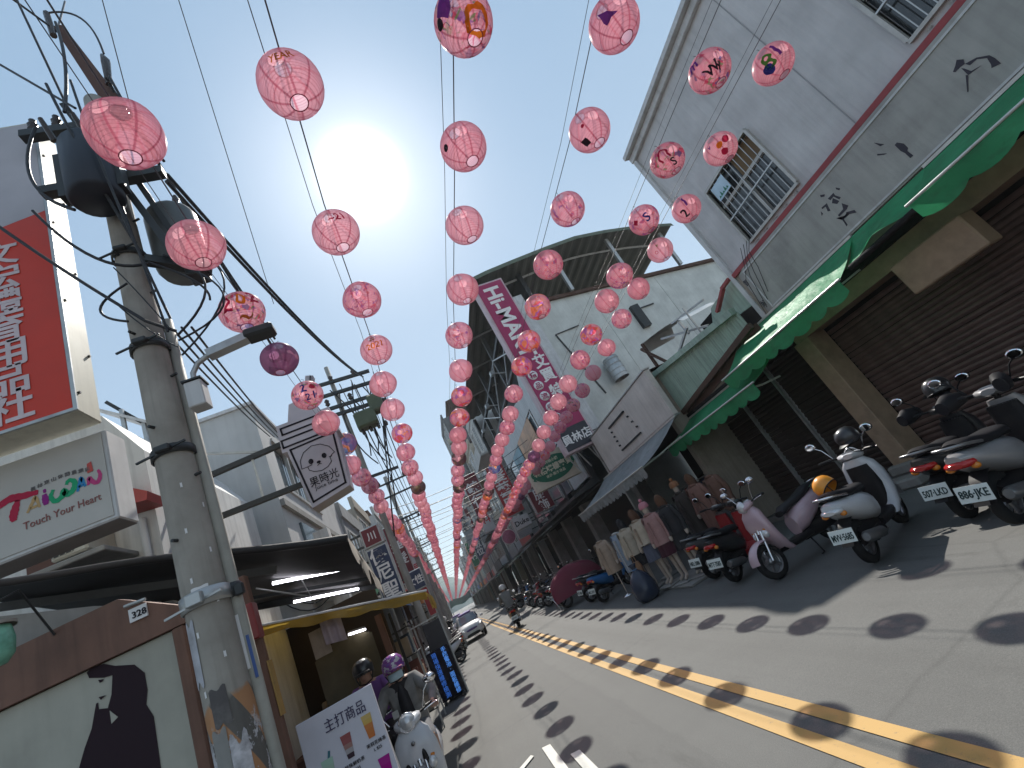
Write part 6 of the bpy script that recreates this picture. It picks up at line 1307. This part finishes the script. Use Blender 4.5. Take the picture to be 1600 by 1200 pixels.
# helmets left on the scooters
def helmet_mb(peak=True):
    mb = MB(); mb.lathe([(.128, -.05), (.135, -.01), (.137, .04), (.122, .09), (.085, .128), (.04, .143), (0, .146)], 20)
    if peak: mb.grid(lambda a, b: ((.128+.075*b)*cos(radians(-50+100*a)), (.128+.02*b)*sin(radians(-50+100*a)), -.005-.02*b+.0), 10, 3)
    return mb
def helmet(label, m, loc, rot, trimm=None):
    t = thing('helmet', label, 'helmet', (0, 0, 0), 'helmets on the scooters'); ORG[t.name] = Vector()
    part('shell', helmet_mb(), m, t, False); part('edge', MB().tube([(.131*cos(a), .131*sin(a), -.05) for a in [2*pi*i/20 for i in range(21)]], .008, 6, cap=False), M_BLKPL, t, False)
    part('strap', MB().tube([(0, .12, -.05), (.03, .07, -.16), (.04, 0, -.19), (.03, -.07, -.16), (0, -.12, -.05)], .007, 5), M_BLKPL, t, False)
    t.location = loc; t.rotation_euler = rot; return t
helmet('orange half helmet resting on the white scooter seat', M('orange_helmet', (.72, .28, .03, 1), .3, bump=0, coat=.4), (4.62, 5.20, .83), (.6, .5, 2.6))
helmet('black half helmet hanging on the white scooter mirror', BK, (5.16, 4.98, 1.20), (.1, .2, 3.3))
helmet('black helmet on the handlebar of the black scooter with plate 07', BK, (6.05, 4.35, 1.22), (.2, .1, 1.5))
# bulky black leg covers and a bag on the nearer scooters
T = thing('hand_muff', 'black padded hand covers on the handlebars of the silver scooter', 'hand cover', (5.6, 3.75, 1.0))
for sd in (1, -1): part('cover', MB().loft([(5.42, 3.72+sd*.30, 1.06, .06, .07, 2.2), (5.55, 3.74+sd*.27, 1.08, .085, .10, 2.2), (5.70, 3.76+sd*.22, 1.07, .06, .07, 2.2)], 12, 'x'), M_SEAT, T)
T = thing('hand_muff', 'black padded hand covers on the handlebars of the black scooter', 'hand cover', (6.05, 4.6, 1.0))
for sd in (1, -1): part('cover', MB().loft([(5.88, 4.55+sd*.30, 1.06, .06, .07, 2.2), (6.0, 4.57+sd*.27, 1.08, .085, .10, 2.2), (6.15, 4.6+sd*.22, 1.07, .06, .07, 2.2)], 12, 'x'), M_SEAT, T)
# cloth covered scooter
T = thing('covered_scooter', 'scooter hidden under a domed maroon cloth cover', 'scooter', (4.1, 17.1, 0), 'scooters parked along the right kerb')
M_MAR = M('maroon_cloth', (.16, .022, .045, 1), .75, scale=3, bump=.3)
part('cover', MB().grid(lambda a, b: (4.1+1.05*cos(pi*a)*(1-.12*b), 17.1+(b-.5)*.9*(.55+.45*sin(pi*a)), .22+(.98*sin(pi*a)**.55)*(1-.9*abs(2*b-1)**3)+.03*sin(a*20)*sin(b*9)), 22, 10), M_MAR, T)
part('seam', MB().tube([(4.1+1.04*cos(pi*i/16)*.94, 17.1, .235+.98*sin(pi*i/16)**.55) for i in range(17)], .012, 5), M('pale_seam', (.38, .20, .22, 1), .8), T)
for x in (3.5, 4.7):
    w = bpy.data.objects.new('wheel', TY); COL.objects.link(w); w.parent = T; w.location = (x-4.1, 0, .235)
part('stand_frame', MB().tube([(3.15, 16.7, .02), (3.0, 16.6, .5), (3.2, 17.2, .5), (3.35, 17.3, .02)], .015, 6), M_CHR, T)
# white plastic barrier board by it
# ================================================================ CAR
CAR = thing('car', 'white compact car coming down the far lane with purple tinted windscreen', 'car', (0, 0, 0)); ORG[CAR.name] = Vector()
def cp(n, mb, m, par=None): return part(n, mb, m, par or CAR, False)
WC = paint('car_white', (.62, .62, .64, 1)); M_WS = glass('windscreen', (.10, .12, .15, 1), .05)
# built facing local -Y; width 1.55
cp('body', MB().loft([(-1.72, 0, .48, .55, .16, 3.2), (-1.62, 0, .54, .70, .27, 3.4), (-1.3, 0, .60, .765, .36, 3.6), (-.7, 0, .63, .78, .40, 3.8), (.6, 0, .64, .78, .42, 3.8), (1.45, 0, .64, .765, .42, 3.6), (1.72, 0, .60, .70, .33, 3.4)], 24, 'y') if False else MB().loft([(-1.72, .48, 0, .16, .55, 3.2), (-1.62, .54, 0, .27, .70, 3.4), (-1.3, .60, 0, .36, .765, 3.6), (-.7, .63, 0, .40, .78, 3.8), (.6, .64, 0, .42, .78, 3.8), (1.45, .64, 0, .42, .765, 3.6), (1.72, .60, 0, .33, .70, 3.4)], 24, 'y'), WC)
cp('cabin', MB().loft([(.98, -.78, 0, .001, .70, 3), (1.0, -.75, 0, .02, .70, 3)] and [(.95, 0, .30, .70, 1.30, 4.2), (1.15, 0, .36, .66, 1.10, 4.2), (1.38, 0, .42, .60, .86, 4.0), (1.46, 0, .44, .56, .74, 3.6), (1.49, 0, .45, .45, .55, 3.0)], 24, 'z'), WC)
cp('windscreen', MB().prism([(-.58, -.93, 1.02), (.58, -.93, 1.02), (.50, -.50, 1.40), (-.50, -.50, 1.40)], (0, -.03, .015)), M_WS)
for sd in (1, -1):
    cp('side_window', MB().prism([(sd*.672, -.62, 1.08), (sd*.672, 1.2, 1.08), (sd*.605, 1.0, 1.38), (sd*.605, -.30, 1.38)], (sd*.03, 0, 0)), M_WS)
    cp('headlight', MB().loft([(-1.70, .66, sd*.52, .05, .10, 2.4), (-1.52, .73, sd*.60, .075, .14, 2.4), (-1.36, .78, sd*.64, .03, .10, 2.2)], 12, 'y'), M_CLR)
    cp('fog_light', MB().ball((sd*.55, -1.66, .36), (.07, .05, .05), 10, 7), M_CLR)
    cp('mirror', MB().ball((sd*.90, -.62, 1.03), (.11, .06, .075), 10, 7), WC)
    for yy in (-1.08, 1.1):
        w = bpy.data.objects.new('wheel', TY); COL.objects.link(w); w.parent = CAR; w.location = (sd*.70, yy, .29); w.rotation_euler = (0, 0, pi/2); w.scale = (1.22, 1.9, 1.22); ORG[w.name] = Vector()
        r = bpy.data.objects.new('rim', RM); COL.objects.link(r); r.parent = w
cp('grille', MB().loft([(-1.735, .62, 0, .05, .34, 3), (-1.66, .62, 0, .07, .40, 3)], 14, 'y'), M('purple_grille', (.10, .05, .22, 1), .3)); cp('lower_grille', MB().loft([(-1.745, .36, 0, .07, .40, 3), (-1.66, .36, 0, .09, .46, 3)], 14, 'y'), M_BLKPL)
cp('licence_plate', MB().box((-.19, -1.765, .44), (.19, -1.745, .54)), M_PLATE); cp('roof_rack', MB().loft([(-.3, 1.50, 0, .05, .42, 3), (.4, 1.53, 0, .07, .45, 3), (.8, 1.50, 0, .04, .4, 3)], 14, 'y'), M('purple_roof_box', (.16, .10, .30, 1), .3))
CAR.scale = (.84, .84, .88); CAR.location = (.36, 27.6, .002); CAR.rotation_euler = (0, 0, radians(2))
c2 = copy_tree(CAR); c2.location = (-.1, 42, .002); c2['label'] = 'second white car further back behind the first'

# ================================================================ PEOPLE AND MANNEQUINS
M_SKIN = M('skin', (.42, .24, .17, 1), .55, scale=12, bump=.05, var=.1); M_MSKIN = M('mannequin_skin', (.46, .38, .32, 1), .45, bump=0, var=.06)
def figure(joints, bones, radii, regions, mats, fingers=None, sub=2):
    """one continuous body grown over a skeleton; each face takes the cloth of the bone it is nearest to"""
    names = list(joints); idx = {n: i for i, n in enumerate(names)}
    me = bpy.data.meshes.new('body'); me.from_pydata([joints[n] for n in names], [(idx[a], idx[b]) for a, b in bones], [])
    o = bpy.data.objects.new('body', me); COL.objects.link(o)
    o.modifiers.new('s', 'SKIN')
    sv = me.skin_vertices[0].data if me.skin_vertices else None
    if sv is None:
        bm = bmesh.new(); bm.from_mesh(me); bm.verts.layers.skin.verify(); bm.to_mesh(me); bm.free(); sv = me.skin_vertices[0].data
    for n in names:
        r = radii[n]; sv[idx[n]].radius = (r, r) if not isinstance(r, tuple) else r
    sv[idx['pelvis']].use_root = True
    m2 = o.modifiers.new('u', 'SUBSURF'); m2.levels = sub; m2.render_levels = sub
    dg = bpy.context.evaluated_depsgraph_get(); out = bpy.data.meshes.new_from_object(o.evaluated_get(dg))
    bpy.data.objects.remove(o); bpy.data.meshes.remove(me)
    out.materials.clear()
    for m in mats: out.materials.append(m)
    segs = [(Vector(joints[a]), Vector(joints[b]), regions.get((a, b), regions.get(b, 0))) for a, b in bones]
    for p in out.polygons:
        c = p.center; best = 1e9; r_ = 0
        for a, b, rg in segs:
            d = b-a; t = max(0, min(1, (c-a).dot(d)/max(d.length_squared, 1e-9))); q = (c-a-d*t).length
            if q < best: best = q; r_ = rg
        p.material_index = r_; p.use_smooth = True
    out.name = 'body'; return out
def add_fingers(J, B, R, wr, side, dirv, down, palm=.075):
    """palm and five bent fingers closing round a grip; dirv: along the hand, down: the way the fingers curl"""
    d = Vector(dirv).normalized(); dn = Vector(down).normalized(); s = d.cross(dn).normalized(); w = Vector(J[wr])
    pl = wr+'_palm'; J[pl] = tuple(w+d*palm*.6); B.append((wr, pl)); R[pl] = (.032, .018)
    for k, (off, ln) in enumerate(((-.028, .82), (-.010, .95), (.009, .90), (.026, .72))):
        a = w+d*palm+s*off; b = a+d*.028*ln+dn*.010; c = b+dn*.030*ln; e = c-d*.022*ln+dn*.008
        prev = pl
        for q, p in enumerate((a, b, c, e)):
            n = f'{wr}_f{k}{q}'; J[n] = tuple(p); B.append((prev, n)); R[n] = .0095-.0008*q; prev = n
    a = w+d*palm*.35+s*-.034+dn*.008; b = a+d*.025-s*.006+dn*.022; c = b+d*.006+s*.016+dn*.016; prev = pl
    for q, p in enumerate((a, b, c)):
        n = f'{wr}_t{q}'; J[n] = tuple(p); B.append((prev, n)); R[n] = .011-.001*q; prev = n
def rider(label, loc, rotz, jacket, trousers, helm, mask=None, shoe=None, shorts=False, fing=True, z0=0, lean=0, inner=None, group=None):
    J = dict(pelvis=(-.24, 0, .86), spine=(-.22, 0, 1.04), chest=(-.16+lean, 0, 1.24), neck=(-.10+lean, 0, 1.40), head=(-.07+lean, 0, 1.50), crown=(-.075+lean, 0, 1.59))
    R = dict(pelvis=(.15, .16), spine=(.15, .14), chest=(.17, .14), neck=.055, head=(.085, .095), crown=.075)
    B = [('pelvis', 'spine'), ('spine', 'chest'), ('chest', 'neck'), ('neck', 'head'), ('head', 'crown')]
    RG = {'spine': 0, 'chest': 0, 'neck': 4, 'head': 2, 'crown': 2}
    for sd, s in (('l', 1), ('r', -1)):
        J.update({f'sh_{sd}': (-.14+lean, s*.19, 1.335), f'el_{sd}': (.02, s*.33, 1.12), f'wr_{sd}': (.24, s*.30, 1.045), f'hip_{sd}': (-.18, s*.10, .83), f'kn_{sd}': (.20, s*.17, .72), f'an_{sd}': (.13, s*.15, .36), f'toe_{sd}': (.27, s*.16, .325)})
        R.update({f'sh_{sd}': .085, f'el_{sd}': .062, f'wr_{sd}': .036, f'hip_{sd}': .105, f'kn_{sd}': .07, f'an_{sd}': .042, f'toe_{sd}': .038})
        B += [('chest', f'sh_{sd}'), (f'sh_{sd}', f'el_{sd}'), (f'el_{sd}', f'wr_{sd}'), ('pelvis', f'hip_{sd}'), (f'hip_{sd}', f'kn_{sd}'), (f'kn_{sd}', f'an_{sd}'), (f'an_{sd}', f'toe_{sd}')]
        RG.update({f'sh_{sd}': 0, f'el_{sd}': 0, f'wr_{sd}': 0, f'hip_{sd}': 1, f'kn_{sd}': 1, f'an_{sd}': 2 if shorts else 1, f'toe_{sd}': 3})
        if fing: add_fingers(J, B, R, f'wr_{sd}', s, (.75, s*.25, -.1), (.2, 0, -1))
    for k in list(J):
        if '_f' in k or '_t' in k or '_palm' in k: RG[k] = 2
    for a, b in B: RG.setdefault(b, 0)
    body = figure(J, B, R, RG, [jacket, trousers, M_SKIN, shoe or M_SEAT, inner or jacket])
    t = thing('person', label, 'person', (0, 0, 0), group); ORG[t.name] = Vector()
    o = bpy.data.objects.new('body', body); COL.objects.link(o); o.parent = t
    hx = -.072+lean
    h = MB(); s0 = len(h.v); h.add(*(lambda m: (m.v, m.f))(helmet_mb()), True); h.xf(Matrix.Translation((hx-.012, 0, 1.555)) @ Matrix.Rotation(-.06, 4, 'Y'), s0)
    part('helmet', h, helm, t, False)
    for s in (1, -1):
        part('eye', MB().ball((hx+.088, s*.032, 1.515), (.010, .014, .008), 8, 6), M_INK, t, False)
        part('ear', MB().ball((hx+.0, s*.092, 1.50), (.022, .012, .032), 8, 6), M_SKIN, t, False)
        part('helmet_strap', MB().tube([(hx+.01, s*.115, 1.50), (hx+.03, s*.085, 1.42), (hx+.05, 0, 1.395)], .008, 5), M_SEAT, t, False)
    if mask: part('mask', MB().grid(lambda a, b: (hx+.104*cos((a-.5)*2.2)+.012*sin(pi*b), .098*sin((a-.5)*2.2), 1.415+.082*b), 12, 6), mask, t, False)
    else: part('nose', MB().ball((hx+.10, 0, 1.485), (.018, .012, .022), 8, 6), M_SKIN, t, False); part('mouth', MB().ball((hx+.088, 0, 1.445), (.008, .022, .005), 8, 6), M('lips', (.28, .10, .09, 1), .5, bump=0), t, False)
    if inner: part('shirt_front', MB().grid(lambda a, b: (-.03+.035*(1-(2*a-1)**2)-.06*b*b+lean*b, (a-.5)*(.17-.06*b), .90+.46*b), 8, 6), inner, t, False); part('pocket_flap', MB().box((.0, -.17, 1.05), (.012, -.10, 1.13), .003), M_PALEG, t, False)
    # hanging jacket hem
    part('jacket_hem', MB().loft([(.84, -.24, 0, .155, .19, 2.4), (.95, -.23, 0, .165, .195, 2.4), (1.06, -.215, 0, .155, .185, 2.4)], 18, 'z', cap=False), jacket, t, False)
    t.location = loc; t.rotation_euler = (0, 0, rotz); return t
M_PALEG = M('pale_patch', (.40, .40, .38, 1), .8)
M_GJ = M('grey_jacket', (.20, .195, .19, 1), .9, scale=9, var=.35, bump=1, bscale=16); M_SHORT = M('grey_trousers', (.13, .13, .14, 1), .85, bump=.4, bscale=25); M_MASK = M('pale_blue_mask', (.36, .46, .50, 1), .8, bump=0)
s_ = NT('painted_helmet'); oo = s_.obj(); cc = s_.ramp(s_.noise(s_.mapv(oo, (9, 9, 14)), 1, 2), [(.38, (.45, .42, .46)), (.44, (.20, .05, .24)), (.54, (.16, .07, .32)), (.62, (.40, .03, .12)), (.7, (.55, .5, .55))], 'CONSTANT'); s_.bsdf(cc, .25, coat=.5); M_PHEL = s_.m
fs = scooter('white scooter ridden by the masked rider on the left side', (-.87, 6.25, .002), radians(-88), WH, None, True, lean=0, group='scooters in traffic')
rider('person in grey jacket, pale blue mask and purple painted helmet riding a white scooter', (-.87, 6.25, .0), radians(-88), M_GJ, M_SHORT, M_PHEL, M_MASK, shorts=True, inner=M_SEAT).scale = (.95, .95, .93); fs.scale = (.95, .95, .95)
part('shield_emblem', MB().lathe([(0, 0), (.022, 0), (.022, .004), (0, .004)], 12, (.525, .0, .80), 'x'), M_ALLOY, fs, False)
for s in (1, -1): part('shield_vent', MB().ball((.505, s*.07 if s > 0 else -.12, .60), (.02, .03, .12 if s > 0 else .06), 10, 8), M_BLKPL, fs, False)
bs = scooter('dark scooter behind the menu board with its rider in black helmet', (-1.38, 7.25, .002), radians(-95), GR, None, False, lean=0, group='scooters in traffic')
rider('person in purple jacket and black helmet half hidden behind the menu board', (-1.38, 7.25, 0), radians(-95), M('purple_jacket', (.15, .06, .22, 1), .8, bump=.4, bscale=25), M_SEAT, BK, None, fing=False)
# rider seen from behind on the road, and riders by the car
scooter('black motorcycle with red tail lamp ridden away down the road', (2.05, 20.6, .002), radians(82), BK, 'GKP·0517', lean=0, group='scooters in traffic', name='motorcycle', cat='motorcycle', big=True)
rider('person in grey jacket and white helmet riding away down the road', (2.05, 20.6, 0), radians(82), M('mid_grey_jacket', (.20, .20, .19, 1), .85, bump=.4, bscale=25), M_SEAT, M('white_helmet', (.6, .6, .6, 1), .3, bump=0), None, fing=False)
scooter('black scooter riding beside the white car', (-.75, 30.5, .002), radians(-90), BK, None, lean=0, group='scooters in traffic')
rider('person in black with white helmet riding beside the white car', (-.75, 30.5, 0), radians(-90), M_SEAT, M_SEAT, M('white_helmet', (.6, .6, .6, 1), .3, bump=0), M_MASK, fing=False)
scooter('red scooter waiting on the left side beyond the LED sign', (-1.15, 25.8, .002), radians(-85), RD, None, lean=0, group='scooters in traffic')
rider('person in orange top on a red scooter at the left roadside', (-1.15, 25.8, 0), radians(-85), M('orange_top', (.50, .22, .12, 1), .8, bump=.3), M_SEAT, M('white_helmet', (.6, .6, .6, 1), .3, bump=0), None, fing=False)

def mannequin(label, loc, rotz, coat, skirt, hat=None, legs=M_MSKIN, coat_len=.75, head=True, scarf=None, long_skirt=False, h=1.0, hair=None, stand=False):
    J = dict(pelvis=(0, 0, .92), spine=(0, 0, 1.08), chest=(0, 0, 1.27), neck=(.0, 0, 1.43))
    R = dict(pelvis=(.135, .11), spine=(.125, .10), chest=(.15, .105), neck=.045)
    B = [('pelvis', 'spine'), ('spine', 'chest'), ('chest', 'neck')]; RG = {'spine': 0, 'chest': 0, 'neck': 2}
    if head: J.update(head=(.02, 0, 1.54), crown=(.015, 0, 1.63)); R.update(head=(.072, .085), crown=.06); B += [('neck', 'head'), ('head', 'crown')]; RG.update(head=2, crown=2)
    for sd, s in (('l', 1), ('r', -1)):
        J.update({f'sh_{sd}': (0, s*.165, 1.365), f'el_{sd}': (-.02, s*.235, 1.10), f'wr_{sd}': (.06, s*.25, .86), f'hand_{sd}': (.08, s*.25, .77)})
        R.update({f'sh_{sd}': .07, f'el_{sd}': .062, f'wr_{sd}': .05, f'hand_{sd}': .026}); RG.update({f'sh_{sd}': 0, f'el_{sd}': 0, f'wr_{sd}': 0, f'hand_{sd}': 2})
        B += [('chest', f'sh_{sd}'), (f'sh_{sd}', f'el_{sd}'), (f'el_{sd}', f'wr_{sd}'), (f'wr_{sd}', f'hand_{sd}')]
        if not stand:
            J.update({f'hip_{sd}': (0, s*.09, .86), f'kn_{sd}': (.03*s, s*.085, .48), f'an_{sd}': (-.01+.03*s, s*.08, .10), f'toe_{sd}': (.12+.03*s, s*.09, .05)}); R.update({f'hip_{sd}': .085, f'kn_{sd}': .052, f'an_{sd}': .034, f'toe_{sd}': .03})
            B += [('pelvis', f'hip_{sd}'), (f'hip_{sd}', f'kn_{sd}'), (f'kn_{sd}', f'an_{sd}'), (f'an_{sd}', f'toe_{sd}')]; RG.update({f'hip_{sd}': 1, f'kn_{sd}': 1, f'an_{sd}': 1, f'toe_{sd}': 1})
    t = thing('mannequin', label, 'mannequin', (0, 0, 0), 'clothes shop mannequins'); ORG[t.name] = Vector()
    o = bpy.data.objects.new('body', figure(J, B, R, RG, [coat, legs, M_MSKIN], sub=1)); COL.objects.link(o); o.parent = t
    part('coat', MB().loft([(coat_len, 0, 0, .20, .22, 2.3), (.95, 0, 0, .175, .205, 2.3), (1.15, 0, 0, .15, .185, 2.3), (1.30, 0, 0, .14, .19, 2.4), (1.39, 0, 0, .10, .15, 2.3), (1.43, 0, 0, .07, .08, 2)], 18, 'z'), coat, t, False)
    part('collar', MB().tube([(.07*cos(a)+.01, .085*sin(a), 1.42+.02*cos(a)) for a in [2*pi*i/14 for i in range(15)]], .028, 7, cap=False), scarf or coat, t, False)
    part('placket', MB().box((.145, -.012, coat_len+.02), (.2, .012, 1.3)), scarf or coat, t, False)
    if skirt:
        zl = .25 if long_skirt else .56
        part('skirt', MB().grid(lambda a, b: ((.16+(.10 if long_skirt else .04)*b+.012*sin(a*2*pi*14)*b)*cos(a*2*pi), (.185+(.12 if long_skirt else .04)*b+.012*sin(a*2*pi*14)*b)*sin(a*2*pi), .90-(.90-zl)*b), 56, 4), skirt, t, False)
    if hair: part('hair', MB().loft([(1.42, -.03, 0, .09, .10, 2.2), (1.54, -.02, 0, .10, .105, 2.1), (1.63, .0, 0, .088, .09, 2), (1.70, 0, 0, .03, .04, 2)], 14, 'z'), hair, t, False)
    if hat: part('hat', MB().lathe([(.105, 1.575), (.11, 1.60), (.102, 1.66), (.07, 1.705), (0, 1.72)], 16).ball((0, 0, 1.75), .042, 10, 7), hat, t, False)
    if stand: part('stand', MB().tube([(0, 0, .9), (0, 0, .06)], .014, 8).lathe([(0, .0), (.16, .0), (.16, .02), (.02, .05), (0, .06)], 14), M_CHR, t, False)
    else: part('base', MB().box((-.2, -.2, .0), (.26, .2, .03), .01), M_CONC, t, False)
    t.location = loc; t.rotation_euler = (0, 0, rotz); t.scale = (h,)*3; return t
def cl(n, c): return M('cloth_'+n, c, .9, scale=7, var=.25, bump=.5, bscale=30)
C_BEI = cl('beige', (.34, .26, .20, 1)); C_CRM = cl('cream', (.44, .38, .30, 1)); C_PNK = cl('dusty_pink', (.33, .19, .18, 1)); C_BLK = cl('black', (.025, .025, .028, 1)); C_RST = cl('rust', (.19, .10, .08, 1)); C_BRN = cl('brown', (.14, .075, .055, 1)); C_NVY = cl('slate_blue', (.09, .10, .14, 1)); C_WIN = cl('wine', (.06, .018, .028, 1)); C_DEN = cl('pale_denim', (.26, .32, .40, 1)); C_CHA = cl('charcoal_brown', (.05, .04, .035, 1)); C_TAN = cl('tan', (.30, .17, .10, 1)); C_LAC = cl('grey_lace', (.22, .23, .27, 1)); H_PNK = cl('pink_wool', (.48, .20, .24, 1)); H_ORG = cl('ginger_wool', (.26, .12, .06, 1)); H_BRN = cl('brown_hair', (.10, .05, .03, 1))
mz = radians(200)
mannequin('headless mannequin in a beige shearling coat on a metal stand', (4.02, 12.35, .0), radians(215), C_BEI, None, head=False, coat_len=.62, stand=True)
mannequin('mannequin in pale denim dress with white ruffled collar', (4.30, 11.75, .0), mz, C_DEN, C_DEN, head=False, scarf=cl('white_ruffle', (.5, .5, .5, 1)), coat_len=.5)
mannequin('mannequin in cream jacket, dark skirt and white hair bow', (4.30, 11.15, .0), radians(215), C_CRM, C_BLK, coat_len=.82, hair=C_BLK)
mannequin('mannequin in short cream cape jacket and slate blue skirt', (4.28, 10.15, .05), mz, C_CRM, C_NVY, coat_len=.92, long_skirt=False, hair=H_BRN, scarf=C_BEI)
mannequin('mannequin in dusty pink hooded coat, wine skirt and pink bobble hat', (4.38, 9.62, .05), radians(205), C_PNK, C_WIN, H_PNK, coat_len=.80, scarf=C_PNK)
mannequin('mannequin in short black jacket and skirt with brown hair', (4.62, 9.32, .05), radians(205), C_BLK, C_BLK, None, coat_len=.88, hair=H_BRN)
mannequin('mannequin in long dark coat and ginger hat at the back', (5.35, 9.75, .13), radians(200), C_CHA, None, H_ORG, coat_len=.35)
mannequin('mannequin in rust corduroy coat near the green awning', (5.45, 9.25, .13), radians(200), C_RST, None, None, coat_len=.45, hair=H_BRN)
mannequin('mannequin in long brown coat beside the shutters, closest to the wall', (5.75, 9.0, .13), radians(190), C_BRN, None, None, coat_len=.30, head=False)
mannequin('small mannequin in pink top between the cream jackets', (5.0, 11.6, .0), mz, H_PNK, C_BLK, None, coat_len=.8, hair=C_BLK)
T = thing('display_platform', 'low grey platform under the mannequins beside the dark scooter', 'platform', (4.5, 9.7, 0)); part('deck', MB().box((4.1, 9.0, .0), (4.95, 10.5, .048), .01), M_CONC, T)
for (x, y) in ((4.45, 9.85), (4.15, 11.9)):
    T = thing('garment_stand', f'chrome garment stand {"by the pink coat" if x > 4.3 else "by the beige coat"}', 'stand', (x, y, 0)); part('pole', MB().tube([(x, y, .05), (x, y, 1.2)], .012, 6), M_CHR, T)
    for k in range(4): part('foot', MB().beam((x, y, .06), (x+.22*cos(k*1.57+.4), y+.22*sin(k*1.57+.4), .01), .02), M_CHR, T)
T = thing('handbag', 'tan handbag hanging at the skirt of a cream jacket mannequin', 'bag', (4.1, 11.0, .5)); part('pouch', MB().loft([(.42, 4.1, 11.0, .07, .14, 3), (.62, 4.1, 11.0, .08, .15, 3), (.70, 4.1, 11.0, .05, .13, 3)], 14, 'z'), C_TAN, T); part('handle', MB().tube([(4.1, 10.9, .68), (4.1, 10.93, .85), (4.1, 11.07, .85), (4.1, 11.1, .68)], .01, 5), C_TAN, T)
T = thing('bin_bag', 'bulging dark blue plastic bag standing before the mannequins', 'bag', (3.72, 10.25, 0))
part('sack', MB().lathe([(0, .0), (.20, .005), (.27, .10), (.275, .28), (.22, .46), (.12, .58), (.04, .64), (.06, .70), (.09, .76), (.02, .74)], 20, (3.72, 10.25, 0)), M('blue_black_plastic', (.028, .038, .065, 1), .22, scale=6, bump=.9, bscale=14), T)
part('tie', MB().tube([(3.72+.05*cos(a), 10.25+.05*sin(a), .645) for a in [2*pi*i/10 for i in range(11)]], .014, 6), M('blue_tie', (.08, .18, .35, 1), .4), T)

solo('haze', MB().box((-60, -12, -1.2), (70, 420, 26)), None, kind='stuff')
hz = bpy.data.materials.new('haze_air'); hz.use_nodes = True; nt = hz.node_tree; nt.nodes.clear()
ho = nt.nodes.new('ShaderNodeOutputMaterial'); hv = nt.nodes.new('ShaderNodeVolumePrincipled'); hv.inputs['Density'].default_value = .0005; hv.inputs['Color'].default_value = (.86, .93, 1, 1); hv.inputs['Anisotropy'].default_value = .3
nt.links.new(hv.outputs[0], ho.inputs['Volume'])
bpy.data.objects['haze'].data.materials.clear(); bpy.data.objects['haze'].data.materials.append(hz)
